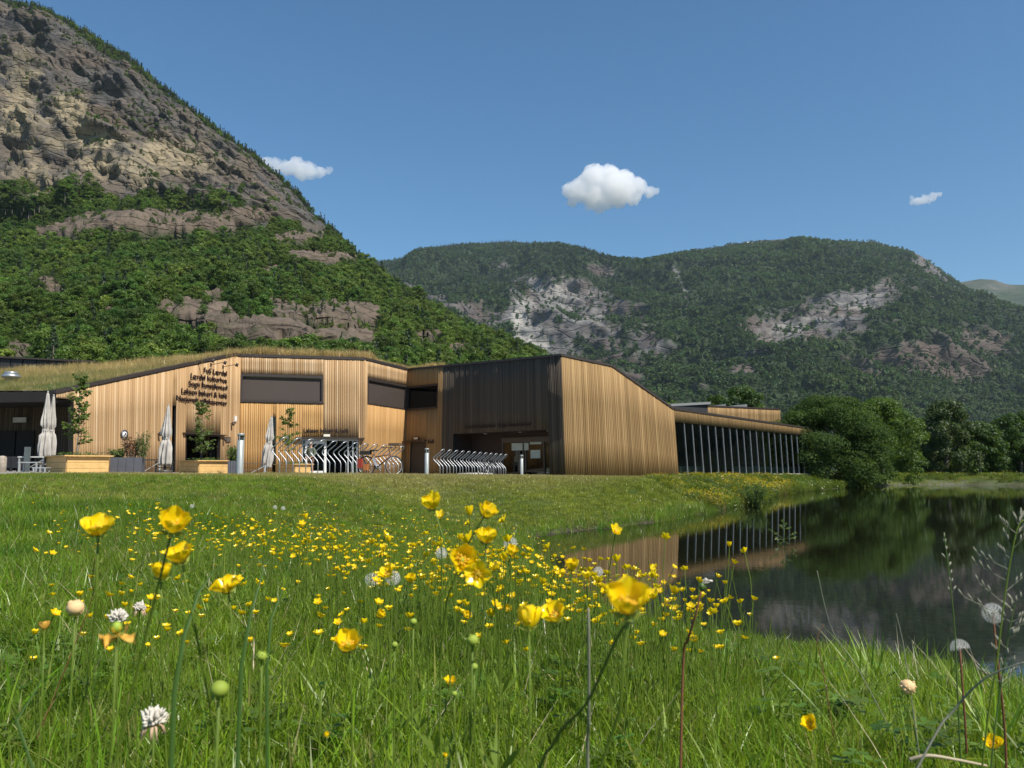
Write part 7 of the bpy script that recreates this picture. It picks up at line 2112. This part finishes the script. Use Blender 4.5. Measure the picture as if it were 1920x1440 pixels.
for px, py, lb in [(516, 951, 'left of two tiny dandelion clocks far out on the lawn'), (531, 953, 'right of two tiny dandelion clocks far out on the lawn'), (360, 949, 'tiny dandelion clock at the far left of the drift')]: clock(px, py, 9, lb)
bud_stalk(1702, 1298, 26, .024, 'fluffy pinkish blown seed head low in the grass at the right', M_peach, 'seed head', 'seed_head', lumpy=14)

M_white_fl = simple('clover_white', (0.58, 0.54, 0.47), .7, var=.15, scale=200)
M_fade = simple('clover_faded', (0.45, 0.32, 0.20), .7, scale=200)
def clover_head(px, py, wpx, label, size=.022, faded=True):
    Y = size * FPX / wpx; H = at(px, py, Y); bx, by = H.x + .005, H.y + .015; bz = ground_zs((bx, by)); th = empty('clover_flower', (bx, by, bz), 0, label, 'clover', 'white clover heads'); h = H - Vector((bx, by, bz)); rs = random.Random(int(px))
    m = MB(); m2 = MB()
    for k in range(84):
        z = 1 - 1.35 * (k + .5) / 84; a = k * 2.4; r = math.sqrt(max(0, 1 - z * z)); d_ = Vector((r * math.cos(a) + rs.gauss(0, .12), r * math.sin(a) + rs.gauss(0, .12), z + .1 + rs.gauss(0, .12))) * rs.uniform(.82, 1.1); m.tube([h + d_ * size * .12, h + d_ * size * .40, h + d_ * size * .50 + Vector((0, 0, .0012))], [.0006, .0017, .0005], 5)
    m.build('florets', M_white_fl, th)
    if faded:
        for k in range(18):
            a = rs.uniform(0, 6.28); l = size * rs.uniform(.4, .65); m2.tube([h + Vector((0, 0, -size * .1)), h + Vector((math.cos(a) * l * .7, math.sin(a) * l * .7, -size * .2)), h + Vector((math.cos(a) * l, math.sin(a) * l, -size * .2 - l * .8))], [.0008, .0014, .0004], 5)
        m2.build('faded_florets', M_fade, th)
    m = MB(); m.tube(stem_curve(Vector((0, 0, 0)), h, Vector((0, 0, 1)), int(px)), .0011, 6); m.build('stem', M_stem, th)
clover_head(288, 1352, 42, 'largest white clover head, its lower florets brown, near the bottom left')
clover_head(222, 1160, 32, 'white clover head peeping out behind the spent buttercup', faded=False)
clover_head(262, 1141, 21, 'small pinkish white clover head above and right of the spent buttercup')


clover_head(1323, 1092, 12, 'tiny white tip beside the top of the red stalk', faded=False)


# leaning stalks and grass panicles
def stalk(name, pts_px, Ys, r, mat, label, cat, extras=None):
    P_ = [at(x, y, Y) for (x, y), Y in zip(pts_px, Ys)]; b = P_[0]; gz_ = ground_zs(b)
    if b.z > gz_ + .02 and name != 'dry_leaf':
        k_ = min(9.0, (b.z - gz_ + .01) / max(.02, P_[1].z - b.z)); P_.insert(0, Vector((b.x - (P_[1].x - b.x) * k_ * .8, b.y, gz_ - .01)))
    loc = Vector((P_[0].x, P_[0].y, gz_)); th = empty(name, tuple(loc), 0, label, cat)
    ctrl = [p_ - loc for p_ in P_]; pts = []
    for i in range(len(ctrl) - 1):
        p0 = ctrl[max(i - 1, 0)]; p1 = ctrl[i]; p2 = ctrl[i + 1]; p3 = ctrl[min(i + 2, len(ctrl) - 1)]
        for t_ in np.linspace(0, 1, 6, endpoint=False): pts.append(.5 * ((2 * p1) + (p2 - p0) * t_ + (2 * p0 - 5 * p1 + 4 * p2 - p3) * t_ * t_ + (3 * p1 - p0 - 3 * p2 + p3) * t_ ** 3))
    pts.append(ctrl[-1]); n_ = len(pts)
    m = MB(); m.tube(pts, [r * (1 - .45 * k / n_) for k in range(n_)], 7); m.build('stem', mat, th)
    if extras: extras(th, pts)
    return th
M_darkstem = simple('dark_green_stalk', (0.07, 0.12, 0.025), .5)
M_greystalk = simple('grey_dry_stalk', (0.22, 0.22, 0.16), .7)
stalk('dark_stalk', [(985, 1560), (1040, 1390), (1100, 1318), (1160, 1190), (1186, 1165)], [.62, .58, .52, .47, .445], .0013, M_darkstem, 'thick dark stem curving up from the bottom to the largest buttercup', 'plant')
stalk('grey_stalk', [(1103, 1480), (1104, 1350), (1104, 1200), (1103, 1140)], [.75, .72, .70, .70], .0016, M_greystalk, 'straight grey stalk standing just left of the largest buttercup', 'plant')
def dand_tip(th, pts):
    m = MB(); m.ball(pts[-1], .0045, 8, sc=(1, 1, 1.3)); m.ball(pts[-1] + Vector((.012, 0, .008)), .003, 6, sc=(1.4, 1, .6), mi=1); m.build('closed_head', [M_darkstem, M_white_fl], th)
stalk('red_stalk', [(1280, 1260), (1290, 1200), (1305, 1150), (1316, 1100)], [1.25, 1.22, 1.2, 1.2], .0022, M_redstem, 'leaning red brown dandelion stalk with a closed green head over the pond', 'plant', dand_tip)
def panicle(th, pts, seed=3, n=20, top=.5, size=.05):
    rs = random.Random(seed); m = MB(); N_ = len(pts); C = []
    for k in range(n):
        p0 = pts[int(N_ * (1 - top) + (N_ * top - 1) * k / n)]; a = rs.uniform(-1, 1); l = size * (1.2 - k / n) * rs.uniform(.5, 1.1); q_ = p0 + Vector((a * l, rs.uniform(-.5, .5) * l, l * .45)); m.tube([p0, q_], .0004, 3, cap=False)
        for j in range(3): e = p0.lerp(q_, .5 + .25 * j); m.tube([e, e + Vector((a * .004, 0, .005)), e + Vector((a * .006, 0, .009))], [.0004, .0013, .0003], 4)
    m.build('panicle', M_greystalk, th)
stalk('meadow_grass_panicle', [(1846, 1400), (1868, 1250), (1885, 1110), (1905, 1000), (1918, 975)], [.95, .95, .95, .95, .95], .0012, M_stem, 'tall flowering grass with open panicle at the right edge', 'grass stalk', lambda th, p: panicle(th, p, 3, 20, .5, .045))
stalk('meadow_grass_panicle', [(1860, 1420), (1875, 1300), (1893, 1180), (1905, 1125)], [1.0, 1.0, 1.0, 1.0], .0011, M_darkstem, 'dark grass head just right of the bright dandelion clock', 'grass stalk', lambda th, p: panicle(th, p, 5, 20, .5, .022))
stalk('grass_stalk', [(1795, 1290), (1790, 1180), (1780, 1080), (1770, 1000)], [1.5, 1.5, 1.5, 1.5], .0016, M_darkstem, 'dark slender grass spike against the water left of the bright dandelion clock', 'grass stalk', lambda th, p: panicle(th, p, 6, 14, .35, .008))
stalk('dry_twig', [(1720, 1440), (1790, 1330), (1850, 1270), (1925, 1240)], [.9, .9, .88, .86], .0014, M_greystalk, 'grey dry twig bending towards the right edge', 'plant')
stalk('dry_leaf', [(1705, 1425), (1740, 1417), (1790, 1424), (1850, 1436)], [1.25, 1.24, 1.24, 1.25], .0032, M_straw, 'curled dry straw leaf lying at the bottom right', 'plant')
for k, (a, b, c_, lb) in enumerate([((163, 1150), (172, 1090), (178, 1045), 'reddish stalk leaning up to the far left buttercup'), ((1700, 1250), (1690, 1190), (1680, 1150), 'withered grass stalk at the near bank, left of the half blown clock'), ((1540, 1240), (1532, 1200), (1545, 1170), 'pinkish grass tip at the near bank'), ((1612, 1260), (1560, 1180), (1532, 1070), 'thin arching grass stem before the dark water')]):
    stalk('grass_stalk', [a, b, c_], [[1.7, 1.65, 1.62], [1.5, 1.5, 1.5], [1.7, 1.7, 1.7], [1.7, 1.7, 1.7]][k], .0010, [M_redstem, M_greystalk, M_redstem, M_greystalk][k], lb, 'grass stalk')
# long dark blades rising in front of the left group
def big_blade(pts_px, Y, w, label):
    P_ = [at(x, y, Y + .02 * i) for i, (x, y) in enumerate(pts_px)]; P_[0].z = min(P_[0].z, ground_zs(P_[0]) - .02); loc = Vector(P_[0]); V = []; n_ = len(P_)
    for i, p_ in enumerate(P_):
        t_ = i / (n_ - 1); wd = w * (1 - t_ ** 1.6) / 2; q_ = p_ - loc; V += [tuple(q_ + Vector((-wd, .3 * wd, 0))), tuple(q_ + Vector((0, -.5 * wd, 0))), tuple(q_ + Vector((wd, .3 * wd, 0)))]
    F = []
    for i in range(n_ - 1):
        for j in range(2): a = 3 * i + j; F.append((a, a + 1, a + 4, a + 3))
    o = link('blade_of_grass', fast_mesh('blade_of_grass', np.array(V), np.array(F), M_bladed, smooth=True), None, loc); tag(o, label, 'grass blade')
M_bladed = leaf_mat('broad_blade', (0.055, 0.12, 0.02), (0.08, 0.16, 0.03), trans=.45, rand=False)
big_blade([(318, 1500), (326, 1300), (345, 1190), (372, 1110), (400, 1072), (432, 1052)], .80, .0055, 'broad dark grass blade arching right above the ragged buttercup')
big_blade([(440, 1480), (452, 1250), (470, 1150), (490, 1080), (502, 1040)], .85, .0050, 'long straight grass blade right of the ragged buttercup')
big_blade([(520, 1480), (500, 1250), (508, 1160), (530, 1105), (545, 1085)], .95, .0045, 'pale grass blade leaning right, beside the long straight one')
big_blade([(90, 1560), (60, 1440), (30, 1350), (70, 1290), (85, 1260)], .9, .005, 'grass blade bending at the lower left edge')
